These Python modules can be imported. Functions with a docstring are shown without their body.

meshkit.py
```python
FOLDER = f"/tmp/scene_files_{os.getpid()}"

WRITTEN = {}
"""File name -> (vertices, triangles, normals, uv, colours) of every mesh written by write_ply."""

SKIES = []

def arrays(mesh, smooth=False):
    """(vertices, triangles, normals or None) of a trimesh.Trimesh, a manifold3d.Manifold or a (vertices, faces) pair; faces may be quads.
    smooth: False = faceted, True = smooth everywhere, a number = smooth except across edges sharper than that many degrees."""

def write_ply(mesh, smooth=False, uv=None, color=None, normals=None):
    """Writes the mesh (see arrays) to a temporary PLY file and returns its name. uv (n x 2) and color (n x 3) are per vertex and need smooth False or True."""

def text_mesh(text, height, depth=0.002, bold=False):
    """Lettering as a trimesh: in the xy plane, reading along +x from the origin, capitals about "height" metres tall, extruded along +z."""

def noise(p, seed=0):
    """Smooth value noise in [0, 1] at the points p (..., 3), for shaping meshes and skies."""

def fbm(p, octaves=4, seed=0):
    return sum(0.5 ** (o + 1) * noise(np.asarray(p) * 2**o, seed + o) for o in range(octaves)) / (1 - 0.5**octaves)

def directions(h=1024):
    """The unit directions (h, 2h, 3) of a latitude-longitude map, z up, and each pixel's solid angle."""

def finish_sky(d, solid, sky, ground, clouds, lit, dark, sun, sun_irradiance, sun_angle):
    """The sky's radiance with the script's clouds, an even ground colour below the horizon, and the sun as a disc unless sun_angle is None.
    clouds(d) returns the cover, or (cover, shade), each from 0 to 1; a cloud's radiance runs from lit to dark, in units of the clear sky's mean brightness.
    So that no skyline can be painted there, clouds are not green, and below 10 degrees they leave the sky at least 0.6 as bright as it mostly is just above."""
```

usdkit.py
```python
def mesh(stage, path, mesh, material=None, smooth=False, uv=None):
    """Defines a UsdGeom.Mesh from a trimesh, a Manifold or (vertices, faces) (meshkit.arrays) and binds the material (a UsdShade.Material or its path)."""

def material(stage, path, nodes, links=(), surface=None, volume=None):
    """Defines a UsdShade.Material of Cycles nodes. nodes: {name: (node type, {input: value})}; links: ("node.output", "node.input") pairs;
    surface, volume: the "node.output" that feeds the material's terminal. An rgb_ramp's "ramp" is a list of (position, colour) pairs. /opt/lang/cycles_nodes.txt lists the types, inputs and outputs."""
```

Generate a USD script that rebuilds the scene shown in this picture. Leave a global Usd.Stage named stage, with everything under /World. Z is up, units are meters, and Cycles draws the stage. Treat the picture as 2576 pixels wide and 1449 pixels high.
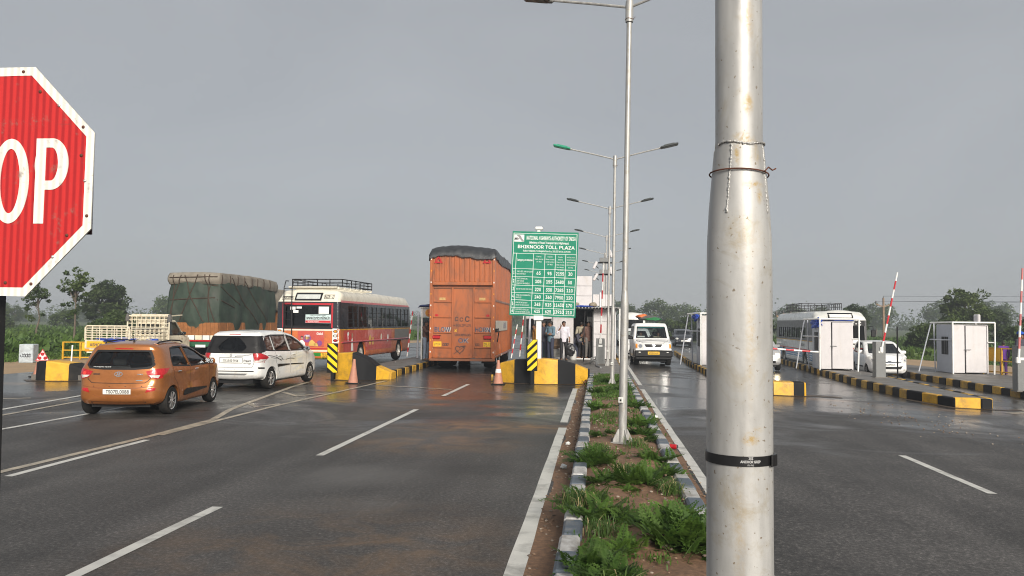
import math, random
import numpy as np, trimesh, usdkit, meshkit
import manifold3d as m3
from scipy.spatial import Delaunay, cKDTree
from shapely.geometry import Polygon, LineString, Point, MultiPolygon
from shapely import affinity
import shapely
from pxr import Usd, UsdGeom, UsdLux, UsdShade, Sdf, Gf, Vt

random.seed(7); RNG = np.random.default_rng(7)
stage = Usd.Stage.CreateInMemory()
UsdGeom.SetStageUpAxis(stage, 'Z'); UsdGeom.SetStageMetersPerUnit(stage, 1.0)
world = UsdGeom.Xform.Define(stage, '/World'); stage.SetDefaultPrim(world.GetPrim())
UsdGeom.Scope.Define(stage, '/World/Looks')

# ---------------------------------------------------------------- camera, sky, sun, exposure
EYE = (0.0, 0.0, 1.9)
YAW, PITCH, ROLL = math.radians(-6.18182), math.radians(2.41709), math.radians(0.55)
EXPOSURE = 1.72
def camera():
    fw = np.array([math.sin(YAW)*math.cos(PITCH), math.cos(YAW)*math.cos(PITCH), math.sin(PITCH)])
    rt = np.array([math.cos(YAW), -math.sin(YAW), 0]); up = np.cross(rt, fw)
    r = rt*math.cos(ROLL)+up*math.sin(ROLL); u = -rt*math.sin(ROLL)+up*math.cos(ROLL)
    c = UsdGeom.Camera.Define(stage, '/World/camera')
    m = Gf.Matrix4d(*r, 0, *u, 0, *(-fw), 0, *EYE, 1)
    c.AddTransformOp().Set(m)
    c.CreateHorizontalApertureAttr(36.0); c.CreateVerticalApertureAttr(36.0*9/16)
    c.CreateFocalLengthAttr(36.0*2000/2576); c.CreateClippingRangeAttr(Gf.Vec2f(0.1, 4000))
    c.CreateExposureAttr(EXPOSURE)
camera()
SUN_AZ, SUN_EL = math.radians(158), math.radians(24)          # azimuth from +y towards +x: behind the camera, to the right
SUN = np.array([math.sin(SUN_AZ)*math.cos(SUN_EL), math.cos(SUN_AZ)*math.cos(SUN_EL), math.sin(SUN_EL)])
def lights():
    d = UsdLux.DomeLight.Define(stage, '/World/sky')
    m = usdkit.material(stage, '/World/Looks/sky', {
        'tc': ('texture_coordinate', {}),
        'mp': ('mapping', {'scale': (1.2, 1.2, 3.2)}),
        'n': ('noise_texture', {'scale': 1.5, 'detail': 4, 'roughness': 0.5, 'distortion': 0.6}),
        'r': ('rgb_ramp', {'ramp': [(0.25, (1.08, 1.125, 1.18)), (0.5, (1.20, 1.245, 1.295)), (0.75, (1.31, 1.355, 1.40))]}),
        's': ('sky_texture', {'sky_type': 'single_scattering', 'sun_disc': False, 'sun_elevation': SUN_EL, 'sun_rotation': SUN_AZ, 'altitude': 400, 'aerosol_density': 2.0}),
        'mx': ('mix_color', {'fac': 0.97}),
        'bg': ('background_shader', {'strength': 0.10})},
        [('tc.generated', 'mp.vector'), ('mp.vector', 'n.vector'), ('n.fac', 'r.fac'), ('s.color', 'mx.a'), ('r.color', 'mx.b'), ('mx.result', 'bg.color')], surface='bg.background')
    UsdShade.MaterialBindingAPI.Apply(d.GetPrim()).Bind(m)
    d.GetPrim().SetCustomDataByKey('kind', 'structure')
    s = UsdLux.DistantLight.Define(stage, '/World/sun')
    s.CreateIntensityAttr(0.4); s.CreateAngleAttr(24.0); s.CreateNormalizeAttr(True); s.CreateColorAttr(Gf.Vec3f(1.0, 0.93, 0.83))
    z = Gf.Vec3d(*SUN); q = Gf.Rotation(Gf.Vec3d(0, 0, 1), z)
    s.AddTransformOp().Set(Gf.Matrix4d().SetRotate(q))
lights()

# ---------------------------------------------------------------- naming, tagging, defining
_used = {}
def path_for(parent, name):
    base = f'{parent}/{name}'
    n = _used.get(base, 0); _used[base] = n+1
    return base if n == 0 else f'{base}_{n:03d}'
def tag(prim, label=None, cat=None, group=None, kind=None):
    for k, v in (('label', label), ('category', cat), ('group', group), ('kind', kind)):
        if v: prim.SetCustomDataByKey(k, v)
def place(x, loc=(0, 0, 0), rot=(0, 0, 0), scale=None):
    x.AddTranslateOp().Set(Gf.Vec3d(*map(float, loc)))
    if any(rot): x.AddRotateXYZOp().Set(Gf.Vec3f(*map(float, rot)))
    if scale is not None: x.AddScaleOp().Set(Gf.Vec3f(*([scale]*3 if np.ndim(scale) == 0 else scale)))
def thing(name, label=None, cat=None, loc=(0, 0, 0), rz=0, group=None, kind=None, rot=None, scale=None):
    p = path_for('/World', name)
    x = UsdGeom.Xform.Define(stage, p); place(x, loc, rot or (0, 0, rz), scale)
    tag(x.GetPrim(), label, cat, group, kind)
    return p
def copy(src, label, cat, loc, rz=0, group=None, rot=None, scale=None):
    name = src.split('/')[2]
    while name[-4:-3] == '_' and name[-3:].isdigit(): name = name[:-4]
    p = path_for('/World', name)
    x = UsdGeom.Xform.Define(stage, p)
    x.GetPrim().GetReferences().AddInternalReference(src); x.GetPrim().SetInstanceable(True)
    x.ClearXformOpOrder(); t = Gf.Matrix4d(1)
    sc = [1, 1, 1] if scale is None else ([scale]*3 if np.ndim(scale) == 0 else list(scale))
    r = rot or (0, 0, rz)
    M = Gf.Matrix4d().SetScale(Gf.Vec3d(*map(float, sc)))
    for ax, a in zip(((1, 0, 0), (0, 1, 0), (0, 0, 1)), r): M = M*Gf.Matrix4d().SetRotate(Gf.Rotation(Gf.Vec3d(*ax), float(a)))
    M = M*Gf.Matrix4d().SetTranslate(Gf.Vec3d(*map(float, loc)))
    x.AddTransformOp(opSuffix='placed').Set(M)
    tag(x.GetPrim(), label, cat, group)
    return p
def P(name, parent, mesh, mat, smooth=30, label=None, cat=None, group=None, kind=None):
    if isinstance(mesh, MB): mesh = mesh.mesh()
    p = path_for(parent, name)
    m = usdkit.mesh(stage, p, mesh, mat, smooth=smooth)
    tag(m.GetPrim(), label, cat, group, kind)
    return p

# ---------------------------------------------------------------- mesh building
def frame(d):
    d = np.asarray(d, float); d = d/(np.linalg.norm(d)+1e-12)
    a = np.array([0, 0, 1.0]) if abs(d[2]) < 0.9 else np.array([1.0, 0, 0])
    s = np.cross(d, a); s /= np.linalg.norm(s); u = np.cross(s, d)
    return s, d, u
class MB:
    def __init__(s): s.v, s.f, s.n = [], [], 0
    def add(s, v, f):
        v = np.asarray(v, float); f = np.asarray(f, int)
        if f.shape[1] == 4: f = np.vstack([f[:, [0, 1, 2]], f[:, [0, 2, 3]]])
        s.v.append(v); s.f.append(f+s.n); s.n += len(v); return s
    def tm(s, m): return s.add(m.vertices, m.faces)
    def man(s, m):
        q = m.to_mesh(); return s.add(q.vert_properties[:, :3], q.tri_verts)
    def mesh(s): return np.vstack(s.v), np.vstack(s.f)
    def move(s, M):
        M = np.asarray(M, float)
        s.v = [v@M[:3, :3].T+M[:3, 3] for v in s.v]; return s
    def box(s, c, size, rz=0, bev=0.0, ax=None):
        h = np.asarray(size, float)/2
        if bev <= 0:
            v = np.array([[x, y, z] for x in (-1, 1) for y in (-1, 1) for z in (-1, 1)])*h
            f = [[0, 1, 3, 2], [4, 6, 7, 5], [0, 4, 5, 1], [2, 3, 7, 6], [0, 2, 6, 4], [1, 5, 7, 3]]
        else:
            b = min(bev, 0.49*2*h.min()); P_ = []
            for x in (-1, 1):
                for y in (-1, 1):
                    for z in (-1, 1):
                        P_ += [(x*h[0], y*(h[1]-b), z*(h[2]-b)), (x*(h[0]-b), y*h[1], z*(h[2]-b)), (x*(h[0]-b), y*(h[1]-b), z*h[2])]
            q = m3.Manifold.hull_points(np.array(P_)).to_mesh(); v, f = np.array(q.vert_properties[:, :3]), np.array(q.tri_verts)
        v = np.array(v, float)
        if ax is not None: v = v@np.asarray(ax, float)
        if rz:
            a = math.radians(rz); v = v@np.array([[math.cos(a), math.sin(a), 0], [-math.sin(a), math.cos(a), 0], [0, 0, 1]])
        return s.add(v+np.asarray(c, float), f)
    def bar(s, a, b, w, h=None, bev=0.0):
        a, b = np.asarray(a, float), np.asarray(b, float); sd, d, u = frame(b-a)
        return s.box((a+b)/2, (w, np.linalg.norm(b-a), h or w), bev=bev, ax=np.array([sd, d, u]))
    def tube(s, pts, r, n=8, cap=True):
        p = np.asarray(pts, float); r = np.broadcast_to(r, (len(p),)).astype(float)
        t = np.gradient(p, axis=0); t /= np.linalg.norm(t, axis=1, keepdims=True)+1e-12
        s0 = frame(t[0])[0]; V = []; ang = np.arange(n)*2*math.pi/n
        for i in range(len(p)):
            s0 = s0-t[i]*(s0@t[i]); s0 /= np.linalg.norm(s0)+1e-12; u = np.cross(s0, t[i])
            V.append(p[i]+r[i]*(np.cos(ang)[:, None]*s0+np.sin(ang)[:, None]*u))
        V = np.vstack(V); F = []
        for i in range(len(p)-1):
            for j in range(n):
                k = (j+1) % n; F.append([i*n+j, (i+1)*n+j, (i+1)*n+k, i*n+k])
        F = np.array(F); T = np.vstack([F[:, [0, 1, 2]], F[:, [0, 2, 3]]])
        if cap:
            m = len(V); V = np.vstack([V, p[0], p[-1]])
            T = np.vstack([T, [[m, j, (j+1) % n] for j in range(n)], [[m+1, m-n+(j+1) % n, m-n+j] for j in range(n)]])
        return s.add(V, T)
    def lathe(s, prof, n=24, c=(0, 0, 0), axis='z'):
        a = np.arange(n)*2*math.pi/n; V = []
        for r, z in prof: V.append(np.stack([r*np.cos(a), r*np.sin(a), np.full(n, z)], 1))
        V = np.vstack(V); F = []
        for i in range(len(prof)-1):
            for j in range(n):
                k = (j+1) % n; F.append([i*n+j, i*n+k, (i+1)*n+k, (i+1)*n+j])
        if axis == 'x': V = V[:, [2, 0, 1]]
        if axis == 'y': V = V[:, [1, 2, 0]]
        return s.add(V+np.asarray(c, float), F)
    def prism(s, poly, plane, d0, d1):
        if not hasattr(poly, 'geom_type'): poly = Polygon(poly)
        for g in getattr(poly, 'geoms', [poly]):
            if g.is_empty or g.area < 1e-9: continue
            m = trimesh.creation.extrude_polygon(g, abs(d1-d0), engine='earcut'); v = np.array(m.vertices); v[:, 2] += min(d0, d1)
            f = np.array(m.faces)
            if plane == 'xz': v = v[:, [0, 2, 1]]; f = f[:, ::-1]
            elif plane == 'yz': v = v[:, [2, 0, 1]]
            s.add(v, f)
        return s
    def sphere(s, c, r, sub=2):
        m = trimesh.creation.icosphere(sub, 1.0); return s.add(np.array(m.vertices)*r+np.asarray(c), m.faces)
    def flat(s, poly, z=0.0, step=None):
        return s.add(*[x for x in sheet(poly, z)])
def sheet(poly, z=0.0):
    if not hasattr(poly, 'geom_type'): poly = Polygon(poly)
    V, F, n = [], [], 0
    for g in getattr(poly, 'geoms', [poly]):
        v, f = trimesh.creation.triangulate_polygon(g, engine='earcut')
        V.append(np.column_stack([v, np.full(len(v), z)])); F.append(f+n); n += len(v)
    return np.vstack(V), np.vstack(F)
_tc = {}
def text(t, h, w=None, depth=0.004, bold=True):
    """lettering centred on the origin in the xy plane (x to the right, y up, z towards the reader), fitted to width w"""
    k = (t, bold)
    if k not in _tc:
        m = meshkit.text_mesh(t, 1.0, 1.0, bold); _tc[k] = (np.array(m.vertices), np.array(m.faces))
    v, f = _tc[k]; v = v.copy(); lo, hi = v.min(0), v.max(0)
    v[:, 0] -= (lo[0]+hi[0])/2; v[:, 1] -= 0.5
    v[:, 0] *= (w/(hi[0]-lo[0])) if w else h
    v[:, 1] *= h; v[:, 2] *= depth
    return v, f
def face_back(v, at):    # reader looks along +y
    return np.column_stack([v[:, 0], -v[:, 2], v[:, 1]])+np.asarray(at)
def face_front(v, at):   # reader looks along -y
    return np.column_stack([-v[:, 0], v[:, 2], v[:, 1]])+np.asarray(at)
def face_right(v, at):   # reader looks along -x
    return np.column_stack([v[:, 2], v[:, 0], v[:, 1]])+np.asarray(at)
def zg(x): return -0.03*np.clip(np.asarray(x, float)-1.0, 0, 14)

# ---------------------------------------------------------------- materials
def pm(name, c, r=0.5, m=0.0, var=0.12, sc=5.0, bump=0.0, bsc=40.0, dirt=0.0, dc=(0.10, 0.07, 0.045), dsc=1.7, coat=0.0, spec=0.5, rv=0.12, pos=False, rnd=0.0, stretch=(1, 1, 1), emit=0.0):
    c = np.asarray(c, float)
    N = {'tc': ('texture_coordinate', {}), 'ge': ('geometry', {}), 'mp': ('mapping', {'scale': stretch}),
         'n': ('noise_texture', {'scale': sc, 'detail': 5, 'roughness': 0.6}),
         'r': ('rgb_ramp', {'ramp': [(0.3, tuple(c*(1-var))), (0.7, tuple(np.minimum(c*(1+var), 0.95)))]}),
         'rr': ('map_range', {'from_min': 0.3, 'from_max': 0.7, 'to_min': max(r-rv, 0.02), 'to_max': min(r+rv, 1), 'clamp': True}),
         'p': ('principled_bsdf', {'metallic': m, 'coat_weight': coat, 'specular_ior_level': spec})}
    L = [('ge.position' if pos else 'tc.object', 'mp.vector'), ('mp.vector', 'n.vector'), ('n.fac', 'r.fac'), ('n.fac', 'rr.value'), ('rr.result', 'p.roughness')]
    col = 'r.color'
    if rnd:
        N['oi'] = ('object_info', {}); N['om'] = ('map_range', {'from_min': 0, 'from_max': 1, 'to_min': 1-rnd, 'to_max': 1+rnd})
        N['ov'] = ('hsv', {}); L += [('oi.random', 'om.value'), ('om.result', 'ov.value'), (col, 'ov.color')]; col = 'ov.color'
    if dirt:
        N['dn'] = ('noise_texture', {'scale': dsc, 'detail': 8, 'roughness': 0.68, 'distortion': 0.6})
        N['dm'] = ('map_range', {'from_min': 0.62-0.22*dirt, 'from_max': 0.80-0.12*dirt, 'to_min': 0, 'to_max': min(1, 0.5+dirt*0.5), 'clamp': True})
        N['dx'] = ('mix_color', {'b': dc})
        L += [('mp.vector', 'dn.vector'), ('dn.fac', 'dm.value'), ('dm.result', 'dx.fac'), (col, 'dx.a')]; col = 'dx.result'
    L.append((col, 'p.base_color'))
    if bump:
        N['bn'] = ('noise_texture', {'scale': bsc, 'detail': 4, 'roughness': 0.6}); N['b'] = ('bump', {'strength': bump, 'distance': 0.01})
        L += [('mp.vector', 'bn.vector'), ('bn.fac', 'b.height'), ('b.normal', 'p.normal')]
    if emit: N['p'][1].update(emission_color=tuple(c), emission_strength=emit)
    return usdkit.material(stage, f'/World/Looks/{name}', N, L, surface='p.BSDF')
def glass(name, tint=(0.55, 0.6, 0.6), ior=1.5, rough=0.02):
    return usdkit.material(stage, f'/World/Looks/{name}', {'t': ('transparent_bsdf', {'color': tint}), 'g': ('glossy_bsdf', {'color': (0.9, 0.92, 0.95), 'roughness': rough}), 'f': ('fresnel', {'IOR': ior}), 'm': ('mix_closure', {})},
                           [('f.fac', 'm.fac'), ('t.BSDF', 'm.closure1'), ('g.BSDF', 'm.closure2')], surface='m.closure')
def leafmat(name, a, b, tr=0.3, pos=False, sc=0.6, rnd=0.18):
    return usdkit.material(stage, f'/World/Looks/{name}', {
        'ge': ('geometry', {}), 'n': ('noise_texture', {'scale': sc, 'detail': 3}), 'wn': ('map_range', {'from_min': 0, 'from_max': 1, 'to_min': 0.25, 'to_max': 0.75}), 'ad': ('mix_float', {'fac': 0.5}),
        'r': ('rgb_ramp', {'ramp': [(0.3, a), (0.7, b)]}), 'oi': ('object_info', {}), 'om': ('map_range', {'from_min': 0, 'from_max': 1, 'to_min': 1-rnd, 'to_max': 1+rnd}), 'hv': ('hsv', {}),
        'p': ('principled_bsdf', {'roughness': 0.55, 'specular_ior_level': 0.35}), 't': ('translucent_bsdf', {}), 'm': ('mix_closure', {'fac': tr})},
        [('ge.position', 'n.vector'), ('ge.random_per_island', 'wn.value'), ('n.fac', 'ad.a'), ('wn.result', 'ad.b'), ('ad.result', 'r.fac'), ('oi.random', 'om.value'), ('om.result', 'hv.value'), ('r.color', 'hv.color'),
         ('hv.color', 'p.base_color'), ('hv.color', 't.color'), ('p.BSDF', 'm.closure1'), ('t.BSDF', 'm.closure2')], surface='m.closure')
K = {}
K['white'] = pm('white_paint', (0.78, 0.78, 0.76), 0.4, var=0.04, dirt=0.25, dc=(0.42, 0.36, 0.27), dsc=2.3)
K['offwhite'] = pm('booth_white_panel', (0.55, 0.53, 0.54), 0.5, var=0.06, dirt=0.5, dc=(0.45, 0.41, 0.36), dsc=1.2, stretch=(1, 1, 0.5))
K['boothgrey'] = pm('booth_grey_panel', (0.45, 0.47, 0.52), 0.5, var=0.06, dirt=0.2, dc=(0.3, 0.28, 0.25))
K['black'] = pm('black_plastic', (0.012, 0.012, 0.013), 0.55, var=0.3, spec=0.3)
K['rubber'] = pm('tyre_rubber', (0.014, 0.0135, 0.013), 0.8, var=0.25, bump=0.15, dirt=0.25, dc=(0.05, 0.042, 0.035), spec=0.2)
K['steel'] = pm('galvanised_steel', (0.62, 0.61, 0.58), 0.42, 0.75, var=0.12, sc=9, dirt=0.35, dc=(0.36, 0.33, 0.27), dsc=3.5, stretch=(1, 1, 0.3))
K['alloy'] = pm('alloy_rim', (0.62, 0.62, 0.62), 0.3, 0.8, var=0.1)
K['chrome'] = pm('chrome', (0.8, 0.8, 0.8), 0.12, 1.0, var=0.02, rv=0.05)
K['redlens'] = pm('red_lens', (0.40, 0.010, 0.015), 0.28, coat=0.3, var=0.15, sc=20)
K['mirror'] = pm('mirror_face', (0.25, 0.26, 0.27), 0.15, 1.0, var=0.02, rv=0.05)
K['amber'] = pm('amber_lens', (0.75, 0.28, 0.02), 0.15, coat=1)
K['clear'] = pm('clear_lens', (0.75, 0.74, 0.70), 0.1, 0.3, coat=1, var=0.2, sc=25)
K['glass'] = glass('car_glass', (0.62, 0.66, 0.66))
K['tint'] = glass('tinted_glass', (0.20, 0.22, 0.23))
K['ink'] = pm('black_lettering', (0.025, 0.025, 0.03), 0.6)
K['yellow'] = pm('yellow_road_paint', (0.66, 0.36, 0.02), 0.5, var=0.14, dirt=0.55, dc=(0.20, 0.125, 0.05), dsc=3.2, bump=0.25)
K['kyellow'] = pm('worn_yellow_kerb_paint', (0.45, 0.26, 0.03), 0.6, var=0.25, dirt=0.75, dc=(0.10, 0.07, 0.045), dsc=3, bump=0.4, rnd=0.2)
K['kblack'] = pm('worn_black_kerb_paint', (0.016, 0.0155, 0.0155), 0.7, var=0.3, dirt=0.4, dc=(0.05, 0.042, 0.033), dsc=3, bump=0.4, rnd=0.2, spec=0.2)
K['black_paint'] = pm('black_road_paint', (0.012, 0.0125, 0.014), 0.65, var=0.3, dirt=0.12, dc=(0.035, 0.032, 0.03), bump=0.2, spec=0.15)
K['kwhite'] = pm('kerb_white_paint', (0.46, 0.455, 0.445), 0.65, var=0.15, dirt=0.85, dc=(0.17, 0.145, 0.12), dsc=5, bump=0.5, rnd=0.1)
K['kblue'] = pm('kerb_slate_paint', (0.085, 0.105, 0.13), 0.6, var=0.2, dirt=0.45, dc=(0.24, 0.22, 0.19), dsc=5, bump=0.5, rnd=0.15)
K['concrete'] = pm('wet_concrete', (0.13, 0.12, 0.107), 0.5, var=0.2, sc=1.5, rv=0.2, dirt=0.4, dc=(0.07, 0.058, 0.045), dsc=0.7, bump=0.2, pos=True)
K['red'] = pm('red_paint', (0.52, 0.02, 0.03), 0.4, var=0.12, dirt=0.2, dc=(0.2, 0.05, 0.04))
K['boxgrey'] = pm('barrier_box_grey', (0.16, 0.165, 0.165), 0.5, var=0.1, dirt=0.2, dc=(0.25, 0.23, 0.2))
K['cream'] = pm('cream_paint', (0.66, 0.60, 0.46), 0.45, var=0.08, dirt=0.5, dc=(0.30, 0.17, 0.09), dsc=4)
K['blue'] = pm('blue_plastic_sheet', (0.025, 0.075, 0.42), 0.4, var=0.2, bump=0.3)
K['signgreen'] = pm('sign_green', (0.0, 0.20, 0.115), 0.45, var=0.05, dirt=0.08, dc=(0.1, 0.25, 0.16))
K['signwhite'] = pm('sign_white', (0.75, 0.76, 0.74), 0.5, var=0.04)
K['plate'] = pm('number_plate_white', (0.72, 0.72, 0.68), 0.4, var=0.05, dirt=0.2, dc=(0.4, 0.36, 0.3))
K['plateyellow'] = pm('number_plate_yellow', (0.72, 0.42, 0.02), 0.4, var=0.06, dirt=0.25, dc=(0.35, 0.2, 0.04))
K['seat'] = pm('seat_cloth', (0.10, 0.095, 0.09), 0.8, var=0.2)
K['beige'] = pm('beige_trim', (0.42, 0.36, 0.27), 0.7, var=0.1)
K['skin'] = pm('skin', (0.22, 0.115, 0.07), 0.55, var=0.08)
K['hair'] = pm('black_hair', (0.012, 0.010, 0.009), 0.55)
K['rail'] = pm('yellow_railing_paint', (0.55, 0.30, 0.015), 0.5, var=0.15, dirt=0.35, dc=(0.25, 0.12, 0.03), dsc=4)
K['wood'] = pm('weathered_wood', (0.24, 0.16, 0.10), 0.75, var=0.25, bump=0.3)
K['rust'] = pm('rusty_wire', (0.10, 0.035, 0.02), 0.8, var=0.3, sc=30)
# ---------------------------------------------------------------- ground, roads, markings
def asphalt():
    N = {'g': ('geometry', {}), 'x': ('separate_xyz', {}),
         'ag': ('noise_texture', {'scale': 26, 'detail': 5, 'roughness': 0.9}), 'agr': ('rgb_ramp', {'ramp': [(0.30, (0.018, 0.0174, 0.0168)), (0.48, (0.046, 0.0432, 0.041)), (0.60, (0.098, 0.0915, 0.086)), (0.70, (0.30, 0.28, 0.26))]}),
         'tn': ('noise_texture', {'scale': 0.45, 'detail': 6, 'roughness': 0.6, 'distortion': 0.5}), 'tr': ('map_range', {'from_min': 0.3, 'from_max': 0.7, 'to_min': 0.66, 'to_max': 1.4}), 'sm': ('mapping', {'scale': (1.5, 0.07, 1)}), 'sn': ('noise_texture', {'scale': 1.0, 'detail': 5, 'roughness': 0.55}), 'sr': ('map_range', {'from_min': 0.3, 'from_max': 0.7, 'to_min': 0.70, 'to_max': 1.25}), 'sv': ('hsv', {}), 'hv': ('hsv', {}),
         'wm': ('mapping', {'scale': (0.30, 0.42, 1)}), 'wn': ('noise_texture', {'scale': 1.0, 'detail': 7, 'roughness': 0.62, 'distortion': 0.8}),
         'wy': ('map_range', {'from_min': 8.0, 'from_max': 21.0, 'to_min': -0.22, 'to_max': 0.20, 'clamp': True}), 'wa': ('math', {'math_type': 'add'}),
         'w': ('map_range', {'from_min': 0.46, 'from_max': 0.66, 'to_min': 0, 'to_max': 1, 'clamp': True}),
         'wd': ('map_range', {'from_min': 0, 'from_max': 1, 'to_min': 1.0, 'to_max': 0.62}), 'hw': ('hsv', {}),
         'ro': ('map_range', {'from_min': 0, 'from_max': 1, 'to_min': 0.62, 'to_max': 0.22}),
         'bs': ('map_range', {'from_min': 0, 'from_max': 1, 'to_min': 0.9, 'to_max': 0.12}), 'b': ('bump', {'distance': 0.006}),
         'mn': ('noise_texture', {'scale': 1.3, 'detail': 8, 'roughness': 0.65, 'distortion': 1.0}), 'mm': ('mix_color', {'b': (0.21, 0.125, 0.062)}), 'dm': ('mix_color', {'b': (0.125, 0.12, 0.114)}),
         'p': ('principled_bsdf', {'specular_ior_level': 0.35})}
    L = [('g.position', 'x.vector'), ('g.position', 'ag.vector'), ('ag.fac', 'agr.fac'), ('g.position', 'tn.vector'), ('tn.fac', 'tr.value'), ('g.position', 'sm.vector'), ('sm.vector', 'sn.vector'), ('sn.fac', 'sr.value'), ('agr.color', 'sv.color'), ('sr.result', 'sv.value'), ('sv.color', 'hv.color'), ('tr.result', 'hv.value'),
         ('g.position', 'wm.vector'), ('wm.vector', 'wn.vector'), ('x.y', 'wy.value'), ('wn.fac', 'wa.value1'), ('wy.result', 'wa.value2'), ('wa.value', 'w.value'),
         ('w.result', 'wd.value'), ('hv.color', 'hw.color'), ('wd.result', 'hw.value'), ('w.result', 'ro.value'), ('ro.result', 'p.roughness'), ('w.result', 'bs.value'), ('bs.result', 'b.strength'), ('ag.fac', 'b.height'), ('b.normal', 'p.normal'), ('g.position', 'mn.vector')]
    # mud washed over the lane: ellipses in world space with torn edges
    prev = None
    for i, (cx, cy, rx, ry, amt) in enumerate([(-1.9, 14.3, 2.3, 1.0, 0.95), (-2.6, 12.3, 1.9, 1.5, 0.5), (-4.4, 17.5, 1.3, 3.2, 0.35), (-2.2, 6.0, 2.2, 2.6, 0.45), (9.0, 21.3, 3.5, 1.2, 0.55), (6.2, 22.6, 1.5, 0.8, 0.7), (-15.5, 21.2, 2.2, 0.9, 0.8), (-7.6, 23.4, 1.5, 1.0, 0.8)]):
        N[f'e{i}'] = ('mapping', {'location': (-cx/rx, -cy/ry, 0), 'scale': (1/rx, 1/ry, 0)}); N[f'l{i}'] = ('vector_math', {'math_type': 'length'})
        N[f'k{i}'] = ('map_range', {'from_min': 0.3, 'from_max': 1.0, 'to_min': amt, 'to_max': 0, 'clamp': True})
        L += [('g.position', f'e{i}.vector'), (f'e{i}.vector', f'l{i}.vector1'), (f'l{i}.value', f'k{i}.value')]
        if prev:
            N[f'a{i}'] = ('math', {'math_type': 'maximum'}); L += [(prev, f'a{i}.value1'), (f'k{i}.result', f'a{i}.value2')]; prev = f'a{i}.value'
        else: prev = f'k{i}.result'
    pv = None
    for i, (cx, cy, rx, ry, amt) in enumerate([(-3.1, 9.6, 1.5, 1.3, .6), (-2.3, 8.3, 1.0, .7, .5), (-3.4, 13.0, 1.6, 1.0, .45), (-5.2, 20.5, 1.2, 2.0, .3), (3.6, 15.0, 2.0, 3.0, .35), (6.5, 12.5, 2.2, 1.6, .4), (-6.0, 10.5, 1.5, 2.5, .3), (8.5, 17.0, 2.0, 1.2, .45)]):
        N[f'f{i}'] = ('mapping', {'location': (-cx/rx, -cy/ry, 0), 'scale': (1/rx, 1/ry, 0)}); N[f'g{i}'] = ('vector_math', {'math_type': 'length'}); N[f'h{i}'] = ('map_range', {'from_min': 0.2, 'from_max': 1.1, 'to_min': amt, 'to_max': 0, 'clamp': True})
        L += [('g.position', f'f{i}.vector'), (f'f{i}.vector', f'g{i}.vector1'), (f'g{i}.value', f'h{i}.value')]
        if pv: N[f'j{i}'] = ('math', {'math_type': 'maximum'}); L += [(pv, f'j{i}.value1'), (f'h{i}.result', f'j{i}.value2')]; pv = f'j{i}.value'
        else: pv = f'h{i}.result'
    N['dt'] = ('map_range', {'from_min': 0.42, 'from_max': 0.60, 'to_min': 0.0, 'to_max': 1, 'clamp': True}); N['df'] = ('math', {'math_type': 'multiply'}); L += [('wn.fac', 'dt.value'), ('dt.result', 'df.value1'), (pv, 'df.value2'), ('df.value', 'dm.fac'), ('hw.color', 'dm.a')]
    N['mt'] = ('map_range', {'from_min': 0.40, 'from_max': 0.62, 'to_min': 0.05, 'to_max': 1, 'clamp': True}); N['mf'] = ('math', {'math_type': 'multiply'})
    L += [('mn.fac', 'mt.value'), ('mt.result', 'mf.value1'), (prev, 'mf.value2'), ('mf.value', 'mm.fac'), ('dm.result', 'mm.a'), ('mm.result', 'p.base_color')]
    return usdkit.material(stage, '/World/Looks/wet_asphalt', N, L, surface='p.BSDF')
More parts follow.
